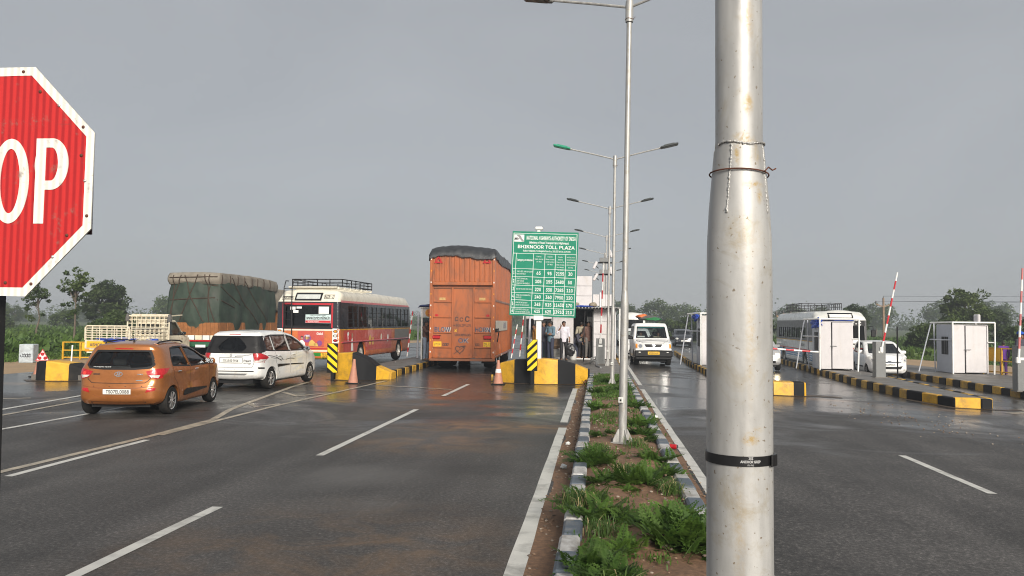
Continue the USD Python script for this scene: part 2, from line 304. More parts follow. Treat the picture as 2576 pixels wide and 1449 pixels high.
K['asphalt'] = asphalt()
K['line'] = pm('road_line_paint', (0.56, 0.55, 0.51), 0.5, var=0.1, dirt=0.55, dc=(0.10, 0.095, 0.085), dsc=2.2, bump=0.25, bsc=90, pos=True)
K['linewarm'] = pm('worn_road_line_paint', (0.42, 0.36, 0.27), 0.4, var=0.15, dirt=0.8, dc=(0.07, 0.06, 0.05), dsc=2.6, bump=0.25, bsc=90, pos=True)
K['soil'] = pm('red_gravelly_soil', (0.185, 0.105, 0.060), 0.85, var=0.4, sc=22, bump=0.9, bsc=75, dirt=0.4, dc=(0.10, 0.055, 0.03), dsc=2.5, pos=True)
K['sand'] = pm('sandy_verge', (0.34, 0.235, 0.135), 0.85, var=0.15, sc=1.2, bump=0.4, dirt=0.35, dc=(0.20, 0.14, 0.08), dsc=0.5, pos=True)
K['grassland'] = pm('field_earth_and_grass', (0.060, 0.085, 0.024), 0.9, var=0.35, sc=0.35, bump=0.6, bsc=6, dirt=0.4, dc=(0.12, 0.10, 0.05), dsc=0.05, pos=True)

K['mud'] = pm('wet_mud', (0.075, 0.052, 0.034), 0.5, var=0.4, sc=14, bump=0.9, bsc=40, dirt=0.4, dc=(0.14, 0.09, 0.05), dsc=3, pos=True)
def strip_mesh(rows, dz):
    """rows of (y, left x, right x): a sheet lying on the road surface, cut at the surface's two creases"""
    V, F = [], []
    for (y0, l0, r0), (y1, l1, r1) in zip(rows[:-1], rows[1:]):
        for a, b in ((-1e6, 1), (1, 15), (15, 1e6)):
            q = [(max(l0, a), y0), (min(r0, b), y0), (min(r1, b), y1), (max(l1, a), y1)]
            if q[0][0] < q[1][0]-1e-6 and q[3][0] < q[2][0]-1e-6:
                n = len(V); V += [(x, y, float(zg(x))+dz) for x, y in q]; F += [[n, n+1, n+2], [n, n+2, n+3]]
    return np.array(V), np.array(F)
road_rows = [(-30, -19.6, 17.5), (27, -19.5, 17.5), (50, -19.0, 17.5), (75, -14, 13), (110, -11, 9.5), (400, -10.5, 9.5), (1200, -10.5, 9.5)]
road = thing('road', kind='structure')
P('asphalt_surface', road, strip_mesh(road_rows, 0.0), K['asphalt'], smooth=False)
def ribbon(pts, w, dz=0.004, jit=0.0):
    p = np.asarray(pts, float); q = [p[0]]
    for a, b in zip(p[:-1], p[1:]):
        n = max(1, int(np.linalg.norm(b-a)/0.6)); q += [a+(b-a)*(i+1)/n for i in range(n)]
    q = np.array(q); t = np.gradient(q, axis=0); t /= np.linalg.norm(t, axis=1, keepdims=True); nn = np.stack([t[:, 1], -t[:, 0]], 1)
    wv = w/2*(1+jit*RNG.uniform(-1, 1, (len(q), 2)))
    l, r = q-nn*wv[:, :1], q+nn*wv[:, 1:]; v = np.vstack([l, r]); n = len(q)
    return np.column_stack([v, zg(v[:, 0])+dz]), np.array([[i, n+i, n+i+1, i+1] for i in range(n-1)])
for nm, pts, w, mt in [('edge_line', [(-0.62, 1.5), (-0.62, 14.4)], .145, 'line'), ('edge_line', [(-0.63, 15.15), (-0.63, 22.9)], .14, 'line'),
                       ('lane_dash', [(-3.83, 4.4), (-3.81, 7.75)], .115, 'line'), ('lane_dash', [(-3.86, 10.86), (-3.85, 16.8)], .115, 'line'), ('lane_dash', [(-3.88, 19.9), (-3.87, 23.75)], .115, 'line'),
                       ('edge_line', [(1.28, 1.5), (1.28, 23.2)], .125, 'line'), ('edge_line', [(1.30, 24.7), (1.32, 46)], .125, 'line'),
                       ('lane_dash', [(4.72, 10.2), (4.68, 12.95)], .12, 'line'),
                       ('gore_line', [(-7.42, 6.5), (-7.25, 9.1), (-7.15, 12.2), (-7.2, 14.4), (-7.66, 16.1), (-8.53, 21.5), (-8.75, 23.5)], .13, 'linewarm'),
                       ('gore_line', [(-7.06, 12.3), (-7.04, 14.77), (-7.01, 17.0), (-6.72, 21.9), (-6.6, 24.5)], .12, 'linewarm'), ('gore_line', [(-6.97, 8.85), (-6.98, 11.8)], .11, 'line'),
                       ('gore_chevron', [(-7.75, 17.2), (-7.35, 16.6), (-7.08, 17.3)], .16, 'linewarm'), ('gore_chevron', [(-8.1, 20.0), (-7.4, 19.1), (-6.95, 20.1)], .16, 'linewarm'),
                       ('guide_line', [(-11.6, 11.5), (-12.13, 15.17), (-12.46, 18.0), (-13.1, 22.5)], .12, 'line'), ('guide_line', [(-10.9, 11), (-11.4, 14.26), (-11.65, 16.9), (-12.1, 20.5)], .12, 'linewarm'), ('guide_line', [(-10.0, 10.0), (-9.99, 14.5), (-10.05, 18)], .11, 'line'),
                       ('stop_line', [(-6.3, 22.75), (-4.0, 21.8)], .13, 'linewarm'), ('stop_line', [(-14.9, 16.2), (-13.2, 17.4)], .13, 'linewarm'),
                       ('arrow_tail', [(11.1, 22.5), (11.05, 21.7), (10.2, 21.2)], .22, 'linewarm'), ('wet_patch_line', [(6.3, 18.0), (7.6, 16.9)], .10, 'linewarm')]:
    if nm != 'wet_patch_line': P(nm, road, ribbon(pts, w, 0.004 if mt == 'line' else 0.006, 0.06), K[mt], smooth=False)
for pts, w in (([(-3.35, 25.2), (-3.1, 24.75), (-2.5, 24.33), (-1.6, 24.2), (-.8, 24.35), (-.3, 24.7)], .22), ([(-17.0, 22.5), (-16.6, 22.05), (-15.8, 22.1), (-15.0, 22.7)], .45), ([(-8.5, 24.7), (-7.6, 24.2), (-6.7, 25.0)], .35), ([(4.2, 23.3), (5.6, 23.35), (6.1, 23.7), (6.9, 23.6)], .35), ([(8.85, 24.2), (9.25, 22.05), (10.5, 22.0), (11.1, 22.3)], .30)):
    P('mud_strip', road, ribbon(pts, w, 0.009, 0.5), K['mud'], smooth=False)
# terrain under and around the road
def terrain():
    ys = np.unique(np.concatenate([np.arange(-40, 130, 4), np.arange(130, 400, 15), np.array([450, 600, 900, 1400])]))
    xs = np.unique(np.concatenate([np.arange(-160, 160, 4), [1, 15], -np.array([200, 300, 500, 800, 1200]), np.array([200, 300, 500, 800, 1200])]))
    X, Y = np.meshgrid(xs, ys); n = meshkit.fbm(np.stack([X*0.05, Y*0.05, X*0], -1), 3, 5)
    far = np.clip((np.maximum(np.maximum(-X-30, X-30), 0))/20, 0, 1)
    Z = zg(X)-0.03+far*(n-0.5)*0.9
    idx = np.arange(X.size).reshape(X.shape); f = np.stack([idx[:-1, :-1], idx[:-1, 1:], idx[1:, 1:], idx[1:, :-1]], -1).reshape(-1, 4)
    return np.stack([X, Y, Z], -1).reshape(-1, 3), f
g = P('ground', '/World', terrain(), K['grassland'], smooth=True, kind='structure')
P('sandy_verge', '/World', strip_mesh([(-30, -25.5, -19.3), (20, -25.5, -19.2), (34, -25.0, -19.2), (50, -26, -18.8), (75, -19, -13.8)], -0.006), K['sand'], smooth=False, kind='structure')
P('sandy_verge', '/World', strip_mesh([(-30, 17.2, 22), (30, 17.2, 22.5), (49, 17.2, 24.5), (57, 16.2, 24.5), (75, 12.8, 17)], -0.006), K['sand'], smooth=False, kind='structure')

# ---------------------------------------------------------------- median
median = thing('median', kind='structure')
def soil():
    xs = np.linspace(-0.14, 0.88, 14); ys = np.arange(-2.5, 26.9, 0.12)
    X, Y = np.meshgrid(xs, ys); n = meshkit.fbm(np.stack([X*3, Y*3, X*0], -1), 4, 3)
    e = np.minimum(X+0.14, 0.88-X); Z = 0.13+np.clip(e/0.25, 0, 1)*0.05+(n-0.5)*0.09*np.clip(e/0.1, 0.2, 1)
    i = np.arange(X.size).reshape(X.shape); return np.stack([X, Y, Z], -1).reshape(-1, 3), np.stack([i[:-1, :-1], i[:-1, 1:], i[1:, 1:], i[1:, :-1]], -1).reshape(-1, 4)
P('soil', median, soil(), K['soil'], smooth=True)
def kerb_row(parent, line, length, width, h, mats, skip=0, start=0, z0=-0.05, name='kerb_stone', jit=0.01):
    p = np.asarray(line, float); seg = np.linalg.norm(np.diff(p, axis=0), axis=1); tot = seg.sum(); cum = np.concatenate([[0], np.cumsum(seg)])
    n = max(1, int(round(tot/length))); at = lambda s: np.array([np.interp(s, cum, p[:, 0]), np.interp(s, cum, p[:, 1])])
    for i in range(n):
        a, b = at(tot*i/n), at(tot*(i+1)/n); c = (a+b)/2; d = b-a; L = np.linalg.norm(d)-0.008
        nn = np.array([d[1], -d[0]])/np.linalg.norm(d); c = c+nn*width/2+nn*random.uniform(-jit, jit)
        hh = h+random.uniform(-jit, jit); mb = MB().box((0, 0, 0), (width, L, hh-z0), bev=0.022)
        ang = math.degrees(math.atan2(-d[0], d[1]))+random.uniform(-0.6, 0.6)
        v, f = mb.mesh(); a_ = math.radians(ang); v = v@np.array([[math.cos(a_), math.sin(a_), 0], [-math.sin(a_), math.cos(a_), 0], [0, 0, 1]])
        v = v+np.array([c[0], c[1], float(zg(c[0]))+(hh+z0)/2])
        P(name, parent, (v, f), K[mats[(i+start) % len(mats)]], smooth=False)
kerb_row(median, [(-0.29, 2.0), (-0.29, 27.0)], 0.5, 0.165, 0.2, ['kwhite', 'kblue'], z0=-0.03)
kerb_row(median, [(1.02, 27.0), (1.02, 2.0)], 0.5, 0.165, 0.2, ['kblue', 'kwhite'], z0=-0.03)
P('silt_strip', median, ribbon([(-0.42, 1.5), (-0.42, 15), (-0.38, 24.2)], 0.26, 0.003, 0.35), K['soil'], smooth=False)
P('silt_strip', median, ribbon([(1.10, 1.5), (1.11, 15), (1.11, 27)], 0.18, 0.003, 0.3), K['soil'], smooth=False)

# ---------------------------------------------------------------- toll islands
def slab(parent, poly, h, mat, name='platform', inset=0.0):
    g_ = Polygon(poly).buffer(-inset) if inset else Polygon(poly); r = np.array(g_.exterior.coords)[:-1]
    m = MB(); v, f = sheet(g_); v[:, 2] = zg(v[:, 0])+h; m.add(v, f); n = len(r)
    w = np.vstack([np.column_stack([r, zg(r[:, 0])-0.05]), np.column_stack([r, zg(r[:, 0])+h])]); m.add(w, [[i, (i+1) % n, n+(i+1) % n, n+i] for i in range(n)])
    return P(name, parent, m, mat, smooth=False)
YB = ['kyellow', 'kblack']
isl1 = thing('toll_island', kind='structure')
slab(isl1, [(-3.3, 25.0), (-2.0, 24.8), (-0.3, 25.0), (-0.3, 26.95), (1.0, 26.95), (1.0, 62), (-3.4, 62)], 0.17, K['concrete'], inset=0.03)
kerb_row(isl1, [(-3.42, 62), (-3.4, 25.4)][::-1][::-1], 0.55, 0.16, 0.19, YB) if False else kerb_row(isl1, [(-3.4, 25.4), (-3.42, 46)], 0.55, 0.16, 0.19, YB)
kerb_row(isl1, [(1.04, 50), (1.02, 27.1)], 0.55, 0.16, 0.19, ['kyellow', 'kblack'])
isl2 = thing('toll_island', kind='structure')
slab(isl2, [(-8.55, 25.0), (-7.0, 25.0), (-6.85, 27), (-6.95, 33), (-7.2, 48), (-7.3, 62), (-8.9, 62)], 0.19, K['concrete'], inset=0.03)
kerb_row(isl2, [(-7.25, 50), (-6.97, 33), (-6.84, 26.8), (-6.75, 25.6)], 0.62, 0.17, 0.21, YB, start=0)
isl3 = thing('toll_island', kind='structure')
slab(isl3, [(-17.0, 22.4), (-15.4, 22.5), (-14.9, 40), (-14.9, 58), (-16.6, 58)], 0.16, K['concrete'])
islR = thing('toll_island', kind='structure')
slab(islR, [(9.38, 22.3), (10.28, 22.26), (10.5, 22.7), (11.2, 33), (12.0, 56), (10.8, 56), (9.8, 41), (9.05, 30), (8.98, 24.4)], 0.235, K['concrete'], inset=0.03)
kerb_row(islR, [(10.85, 56.4), (9.8, 41), (9.05, 29.9), (8.96, 24.4)][::-1], 0.6, 0.17, 0.25, YB)
kerb_row(islR, [(10.30, 22.18), (10.02, 22.185)], 0.3, 0.17, 0.26, ['black_paint']); kerb_row(islR, [(10.02, 22.185), (9.36, 22.2)], 0.7, 0.17, 0.26, ['yellow']); kerb_row(islR, [(9.36, 22.2), (8.95, 24.4)], 0.74, 0.17, 0.26, ['black_paint', 'yellow'])
kerb_row(islR, [(11.2, 33), (10.5, 22.6)], 0.6, 0.17, 0.25, YB)
islRR = thing('toll_island', kind='structure')
slab(islRR, [(13.0, 19), (13.36, 26.7), (13.42, 35), (13.9, 46), (16, 47), (17.6, 39), (17.3, 26), (16.6, 19)], 0.22, K['concrete'], inset=0.03)
kerb_row(islRR, [(13.95, 46), (13.4, 35), (13.34, 26.7), (13.0, 19)][::-1], 0.62, 0.17, 0.24, YB, start=1)
islA = thing('toll_island', kind='structure')
slab(islA, [(4.15, 23.6), (5.87, 23.6), (5.9, 50), (5.4, 53), (4.95, 53), (4.3, 39), (4.15, 31)], 0.20, K['concrete'], inset=0.03)
kerb_row(islA, [(4.13, 24.5), (4.14, 31), (4.29, 39), (4.92, 53)], 0.6, 0.17, 0.22, YB)

# ---------------------------------------------------------------- concrete crash blocks at the island noses
def crash_block(label, xs, ys, hs, bands, depth, zb=0.0, wear=0, kind='barrier'):
    """bands: (x0, x1, material); xs, ys, hs: plan and height of the front along x"""
    t = thing('crash_block', label, kind)
    for x0, x1, mt in bands:
        n = max(2, int((x1-x0)/0.12)+1); X = np.linspace(x0, x1, n); Yf = np.interp(X, xs, ys); H = np.interp(X, xs, hs)
        R = []
        for x, y, h in zip(X, Yf, H):
            b = 0.05
            R.append([(x, y, zb-0.03), (x, y+0.02, zb+h-b), (x, y+0.045, zb+h-0.012), (x, y+0.09, zb+h), (x, y+depth, zb+h), (x, y+depth, zb-0.03)])
        R = np.array(R); R[..., 1] += (meshkit.noise(R*np.array([4, 4, 4]), 2)-0.5)*0.012; k = R.shape[1]; i = np.arange(n*k).reshape(n, k); F = []
        for a in range(n-1):
            for c in range(k): F.append([i[a, c], i[a+1, c], i[a+1, (c+1) % k], i[a, (c+1) % k]])
        m = MB().add(R.reshape(-1, 3), F)
        for e in (0, n-1): m.add(R[e], [[0, 1, 2], [0, 2, 3], [0, 3, 4], [0, 4, 5]])
        P('painted_band', t, m, K[mt], smooth=35)
    return t
crash_block('long curved yellow and black concrete block under the green toll sign', [-3.38, -3.1, -2.56, -1.92, -1.55, -1.21, -0.68, -0.27], [25.5, 24.95, 24.5, 24.32, 24.3, 24.36, 24.55, 24.85], [.42, .58, .72, .77, .78, .74, .60, .42],
            [(-3.38, -3.05, 'black_paint'), (-3.05, -2.56, 'yellow'), (-2.56, -1.92, 'black_paint'), (-1.92, -1.21, 'yellow'), (-1.21, -0.68, 'black_paint'), (-0.68, -0.30, 'yellow'), (-0.30, -0.25, 'black_paint')], 0.55)
crash_block('dark concrete block behind the cone beside the red bus', [-8.55, -8.3, -7.68, -7.3, -7.0, -6.66], [25.0, 24.7, 24.4, 24.5, 24.75, 25.2], [.74, .84, .88, .72, .44, .22],
            [(-8.55, -8.31, 'black_paint'), (-8.31, -7.68, 'yellow'), (-7.68, -7.0, 'black_paint'), (-7.0, -6.62, 'yellow')], 0.6)
crash_block('yellow and black concrete block left of the orange hatchback', [-16.95, -16.75, -16.35, -15.73, -15.25], [22.7, 22.2, 22.15, 22.3, 22.8], [.50, .58, .60, .52, .22],
            [(-16.95, -16.36, 'black_paint'), (-16.36, -15.73, 'yellow'), (-15.73, -15.2, 'kblack')], 0.6)
crash_block('low yellow and black block right of the near lamp post', [4.1, 5.0, 5.85, 5.93], [23.4, 23.45, 23.5, 23.6], [.40, .41, .40, .38],
            [(4.1, 5.0, 'black_paint'), (5.0, 5.56, 'yellow'), (5.56, 5.86, 'black_paint'), (5.86, 5.93, 'yellow')], 0.5, zb=-0.15)

# ---------------------------------------------------------------- vegetation
K['leaf_dark'] = leafmat('tree_leaves_dark', (0.034, 0.062, 0.015), (0.135, 0.175, 0.045))
K['leaf_mid'] = leafmat('tree_leaves_mid', (0.042, 0.074, 0.017), (0.16, 0.205, 0.052))
K['leaf_pale'] = leafmat('tree_leaves_pale', (0.06, 0.095, 0.022), (0.20, 0.25, 0.07))
K['leaf_weed'] = leafmat('weed_leaves', (0.048, 0.11, 0.016), (0.18, 0.28, 0.05), tr=0.35, sc=4)
K['leaf_crop'] = leafmat('crop_leaves', (0.035, 0.075, 0.014), (0.13, 0.19, 0.045), sc=0.25)
K['bark'] = pm('tree_bark', (0.12, 0.095, 0.07), 0.85, var=0.3, bump=0.5)
def leaf_quads(c, size, rng, up=0.4, n_=None):
    n = len(c); nrm = rng.normal(size=(n, 3)); nrm[:, 2] = np.abs(nrm[:, 2])+up; nrm /= np.linalg.norm(nrm, axis=1, keepdims=True)
    a = np.cross(nrm, rng.normal(size=(n, 3))); a /= np.linalg.norm(a, axis=1, keepdims=True); b = np.cross(nrm, a)
    s = size*rng.uniform(0.6, 1.35, (n, 1)); l = a*s; w = b*s*0.42
    V = np.stack([c-l, c+w-l*0.1, c+l, c-w-l*0.1+nrm*s*0.15], 1).reshape(-1, 3)
    F = np.arange(4*n).reshape(n, 4); return V, F
def tree(name, seed, height, crown, trunk_h, spread, clumps, per, leaf, mat, sparse=1.0, limbs=7, label=None, cat='tree', loc=(0, 0, 0), group=None, trunk_r=None, rz=0):
    rng = np.random.default_rng(seed); t = thing(name, label, cat, loc, rz, group)
    r0 = trunk_r or height*0.022; m = MB(); top = np.array([rng.normal()*0.15, rng.normal()*0.15, height*0.8])
    tr = [np.array([0, 0, -0.2]), np.array([rng.normal()*0.06, rng.normal()*0.06, trunk_h*0.6]), np.array([rng.normal()*0.1, rng.normal()*0.1, trunk_h]), top]
    m.tube(tr, [r0*1.25, r0, r0*0.8, r0*0.15], 7); tips = [top]
    for i in range(limbs):
        s = rng.uniform(0.25, 0.9); base = tr[2]+(top-tr[2])*s*0.8; an = i*2.4+rng.uniform(-.4, .4); e = base+np.array([math.cos(an)*spread*rng.uniform(.5, .9), math.sin(an)*spread*rng.uniform(.5, .9), crown*rng.uniform(.05, .35)])
        mid = (base+e)/2+np.array([0, 0, 0.1*crown]); m.tube([base, mid, e], [r0*0.5, r0*0.3, r0*0.1], 5); tips += [e, mid]
    P('trunk', t, m, K['bark'], smooth=True)
    C = []
    cz = height-crown/2
    for k in range(clumps):
        if k < len(tips): c = tips[k]
        else:
            d = rng.normal(size=3); d /= np.linalg.norm(d); rr = rng.uniform(0.45, 1.0)**0.6
            c = np.array([d[0]*spread*rr, d[1]*spread*rr, cz+d[2]*crown/2*rr])
        cs = rng.uniform(0.55, 1.25)*min(spread, crown)*0.25
        d = rng.normal(size=(per, 3)); d /= np.linalg.norm(d, axis=1, keepdims=True)
        C.append(c+d*cs*rng.uniform(0.3, 1.0, (per, 1))**0.5*np.array([1.1, 1.1, 0.75]))
    C = np.vstack(C); C = C[C[:, 2] > trunk_h*0.35]
    P('crown', t, leaf_quads(C, leaf, rng), mat, smooth=False)
    return t
def Z(x): return float(zg(x))-0.1
tree_round = tree('leafy_tree', 11, 6.0, 5.2, 0.9, 2.3, 95, 80, 0.19, K['leaf_dark'], label='dense dark roadside tree left of the tarpaulin truck against the sky', loc=(-52.5, 80, -0.2))
tree_thin = tree('thin_tree', 12, 5.6, 3.9, 2.2, 1.05, 34, 44, 0.12, K['leaf_dark'], limbs=10, label='slender sparse tree with bare lower trunk right of the stop sign post', loc=(-35.0, 50, -0.2), trunk_r=0.07)
tree_broad = tree('broad_tree', 13, 7.0, 5.4, 1.6, 4.2, 80, 48, 0.26, K['leaf_mid'], limbs=9, label='broad hazy tree far off just right of the dense dark tree', loc=(-93, 165, -0.3))
bush = tree('bush', 14, 2.6, 2.5, 0.3, 1.6, 60, 70, 0.15, K['leaf_mid'], limbs=6, label='low green bush at the field edge left of the pickup', cat='bush', loc=(-40, 62, -0.2))
tree_willow = tree('willowy_tree', 15, 6.0, 5.4, 0.8, 2.3, 95, 80, 0.16, K['leaf_pale'], limbs=11, label='tall pale green bushy tree behind the rightmost white booth', loc=(34, 78, -0.6))
def spot(x, y, s, src, label, g=None, rz=None): copy(src, label, copy_cat.get(src, 'tree'), (x, y, Z(x)), rz if rz is not None else random.uniform(0, 360), g, scale=s)
ORD = ['leftmost'] + [w+' from the left' for w in 'second third fourth fifth sixth seventh eighth ninth tenth eleventh twelfth thirteenth fourteenth'.split()]
def row(pts, src, label, g):
    for k, (x, y, s) in enumerate(sorted(pts, key=lambda p: p[0]/p[1])): spot(x, y, s, src, label+', '+ORD[k], g)
copy_cat = {bush: 'bush'}
GT, GB = 'far trees along the field edge', 'bushes along the far field edge'
spot(-39.2, 52, 0.86, tree_thin, 'slender tree partly hidden by the lower corner of the stop sign')
spot(-34.5, 66, 0.8, tree_thin, 'small thin tree in the field between the stop sign and the dense tree')
row([(-100, 178, .95), (-128, 190, .9), (-118, 150, .6), (-84, 170, .8), (-76, 185, .9), (-64, 175, .85), (-52, 190, .9), (-145, 175, 1.0), (-40, 205, 1.0), (-110, 205, 1.0), (-165, 200, 1.1), (-25, 230, 1.0)], tree_broad, 'hazy broad tree in the distant line across the left fields', GT)
row([(-62, 100, .9), (-44, 88, .75), (-53, 112, 1.2), (-66, 126, 1.3), (-40, 100, .9), (-68, 108, 1.1), (-56, 96, .7), (-80, 112, 1.2), (-74, 92, .8), (-48, 78, .7), (-90, 110, 1.3)], bush, 'rounded bush in the left field below the distant trees', GB)
row([(14, 190, 1.1), (21, 200, 1.0), (6, 210, 1.1), (29, 195, .9), (38, 205, 1.0), (-4, 220, 1.15), (47, 200, 1.0), (58, 215, 1.0), (70, 210, 1.1), (84, 205, 1.2), (100, 215, 1.2)], tree_broad, 'hazy broad tree in the distant line across the road ahead', 'far trees beyond the toll plaza')
row([(12.0, 104, 1.3), (15.0, 100, 1.5), (18.2, 104, 1.45), (21.5, 110, 1.3), (24.8, 108, 1.2), (10.0, 118, 1.1)], bush, 'thick green bush beside the road behind the oncoming van', 'bushes behind the oncoming van')
row([(24.5, 88, .62), (27.5, 92, .6), (43, 92, .7), (48, 84, .7), (38, 70, .62), (42, 76, .68), (30, 98, .8)], tree_round, 'dark tree in the row behind the two right booths', 'dark trees behind the right booths')
row([(26, 66, 1.0), (29.5, 70, 1.2), (33.5, 66, 1.2), (37, 62, 1.25), (35, 56, 1.0), (31, 59, 1.0), (40.5, 62, 1.3), (44, 66, 1.4), (32.5, 50, .9), (36.5, 52, 1.1)], bush, 'green bush in the scrub behind the right booths', 'bushes behind the right booths')
def far_belt():
    rng = np.random.default_rng(4); C = []
    for x in np.arange(-330, 330, 3.2):
        y = 300+rng.uniform(-25, 40)-abs(x)*0.15; h = rng.uniform(3, 7.5); n = 240; d = rng.normal(size=(n, 3))
        C.append(np.column_stack([x+d[:, 0]*2.2, y+d[:, 1]*2.2, np.abs(d[:, 2])*h*0.42+0.2]))
    return leaf_quads(np.vstack(C), 0.6, rng)
P('distant_woodland', '/World', far_belt(), K['leaf_dark'], smooth=False, label='hazy belt of woodland along the horizon', cat='woodland', kind='stuff')
# crops and grass: scattered leaf clumps
def clump_proto(path, seed, n, h, spread, mat, w=0.02):
    rng = np.random.default_rng(seed); V, F = [], []
    for i in range(n):
        b = np.array([rng.normal()*spread, rng.normal()*spread, 0]); an = rng.uniform(0, 6.28); ln = h*rng.uniform(.5, 1.1); d = np.array([math.cos(an), math.sin(an), 0]); s = np.array([-d[1], d[0], 0])*w*rng.uniform(.7, 1.4)
        p1 = b+d*ln*0.16+np.array([0, 0, ln*0.62]); p2 = b+d*ln*rng.uniform(.25, .6)+np.array([0, 0, ln*rng.uniform(.55, .98)]); k = len(V)
        V += [b-s*.6, b+s*.6, p1+s, p1-s, p2]; F += [[k, k+1, k+2], [k, k+2, k+3], [k+3, k+2, k+4]]
    m = usdkit.mesh(stage, path, (np.array(V), np.array(F)), mat); return m
def scatter(name, label, cat, pts, protos, smin, smax, seed=1):
    p = path_for('/World', name); pi = UsdGeom.PointInstancer.Define(stage, p); rng = np.random.default_rng(seed); rel = []
    for i, (sd, n, h, sp, mat, w) in enumerate(protos): rel.append(clump_proto(f'{p}/clump_{i}', sd, n, h, sp, mat, w).GetPath())
    pi.CreatePrototypesRel().SetTargets(rel); n = len(pts)
    pi.CreatePositionsAttr(Vt.Vec3fArray.FromNumpy(np.asarray(pts, np.float32))); pi.CreateProtoIndicesAttr(Vt.IntArray.FromNumpy(rng.integers(0, len(rel), n).astype(np.int32)))
    a = rng.uniform(0, math.pi, n); pi.CreateOrientationsAttr(Vt.QuathArray([Gf.Quath(math.cos(x), Gf.Vec3h(0, 0, math.sin(x))) for x in a]))
    pi.CreateScalesAttr(Vt.Vec3fArray.FromNumpy(np.repeat(rng.uniform(smin, smax, (n, 1)), 3, 1).astype(np.float32)))
    tag(pi.GetPrim(), label, cat, None, 'stuff')
def field_pts(poly, n, seed, dens=None):
    rng = np.random.default_rng(seed); g_ = Polygon(poly); x0, y0, x1, y1 = g_.bounds; q = rng.uniform((x0, y0), (x1, y1), (n*3, 2)); q = q[shapely.contains_xy(g_, q[:, 0], q[:, 1])]
    if dens is not None: q = q[rng.uniform(size=len(q)) < dens(q)]
    q = q[:n]; return np.column_stack([q, zg(q[:, 0])-0.05])
near = lambda q: np.clip(45/np.hypot(q[:, 0], q[:, 1]), 0.06, 1)**1.6
K['leaf_crop2'] = leafmat('low_crop_leaves', (0.055, 0.11, 0.018), (0.17, 0.24, 0.05), sc=0.12)
CP = [(1, 34, 0.62, 0.34, K['leaf_crop'], 0.10), (2, 40, 0.72, 0.38, K['leaf_crop2'], 0.11), (3, 30, 0.5, 0.40, K['leaf_crop2'], 0.12)]
scatter('field_crop', 'green crop and scrub filling the field at the left', 'crop', field_pts([(-26.5, 36), (-32, 30), (-60, 42), (-130, 110), (-60, 130), (-18, 110), (-19, 70)], 9000, 3, near), CP, 0.6, 1.35, 3)
scatter('field_crop', 'green scrub and crop filling the field at the right', 'crop', field_pts([(26, 52), (30, 40), (60, 50), (90, 110), (30, 140), (11, 120), (16, 76)], 7000, 5, near), CP, 0.6, 1.3, 5)
GP = [(7, 26, 0.22, 0.14, K['leaf_crop2'], 0.02), (8, 30, 0.16, 0.16, K['leaf_crop2'], 0.02)]
scatter('verge_grass', 'short bright grass between the left sandy verge and the crop', 'grass', field_pts([(-25.2, 22), (-24.6, 34), (-26, 46), (-36, 46), (-40, 30), (-34, 22)], 4200, 7), GP, 0.8, 1.8, 7)
scatter('verge_grass', 'short grass between the right sandy verge and the scrub', 'grass', field_pts([(22, 30), (24, 48), (17, 74), (30, 74), (36, 50), (32, 34)], 3000, 9), GP, 0.8, 1.8, 9)
MP = [(17, 26, 0.05, 0.07, K['leaf_weed'], 0.006), (18, 22, 0.07, 0.06, K['leaf_weed'], 0.005)]
rg = np.random.default_rng(21); mp = []
for y0, y1, n in ((18.5, 26.6, 520), (13.5, 18.5, 70), (2.8, 13.5, 90)):
    q = np.column_stack([rg.uniform(-0.05, 0.82, n), rg.uniform(y0, y1, n)]); k = meshkit.noise(np.column_stack([q*1.3, q[:, :1]*0]), 8); q = q[k > (0.25 if y0 > 18 else 0.5)]; mp.append(q)
mp = np.vstack(mp); scatter('median_grass', 'patchy short grass on the median soil', 'grass', np.column_stack([mp, np.full(len(mp), 0.165)]), MP, 0.7, 1.7, 21)
# gravel and crumbs
def pebble_pts():
    q = [np.column_stack([rg.uniform(-0.08, 0.84, 900), rg.uniform(2.6, 24, 900)**1.0, np.full(900, 0.185)]), np.column_stack([rg.uniform(-0.55, -0.30, 420), rg.uniform(3, 24, 420), np.full(420, 0.008)]), np.column_stack([rg.uniform(1.03, 1.24, 220), rg.uniform(3, 25, 220), np.full(220, 0.008)])]
    a = np.column_stack([rg.normal(6.9, 0.7, 150), rg.normal(18.6, 1.7, 150)]); a = np.column_stack([a, zg(a[:, 0])+0.008]); return np.vstack(q+[a])
def pebbles():
    p = path_for('/World', 'gravel'); pi = UsdGeom.PointInstancer.Define(stage, p); rel = []; pts = pebble_pts(); n = len(pts); r2 = np.random.default_rng(6)
    for i, c in enumerate([(0.20, 0.13, 0.085), (0.30, 0.25, 0.20), (0.12, 0.09, 0.07)]):
        m = trimesh.creation.icosphere(1, 0.011); v = np.array(m.vertices)*(1+0.5*(meshkit.noise(np.array(m.vertices)*150+i*9, i)[:, None]-0.5))*np.array([1.2, 1, 0.7]); rel.append(usdkit.mesh(stage, f'{p}/pebble_{i}', (v, m.faces), pm(f'pebble_tone_{i}', c, 0.8)).GetPath())
    pi.CreatePrototypesRel().SetTargets(rel); pi.CreatePositionsAttr(Vt.Vec3fArray.FromNumpy(pts.astype(np.float32))); pi.CreateProtoIndicesAttr(Vt.IntArray.FromNumpy(r2.integers(0, 3, n).astype(np.int32)))
    pi.CreateScalesAttr(Vt.Vec3fArray.FromNumpy(np.repeat(r2.uniform(.4, 1.5, (n, 1)), 3, 1).astype(np.float32))); tag(pi.GetPrim(), 'loose brown gravel on the median soil and along its kerbs', 'gravel', None, 'stuff')
pebbles()
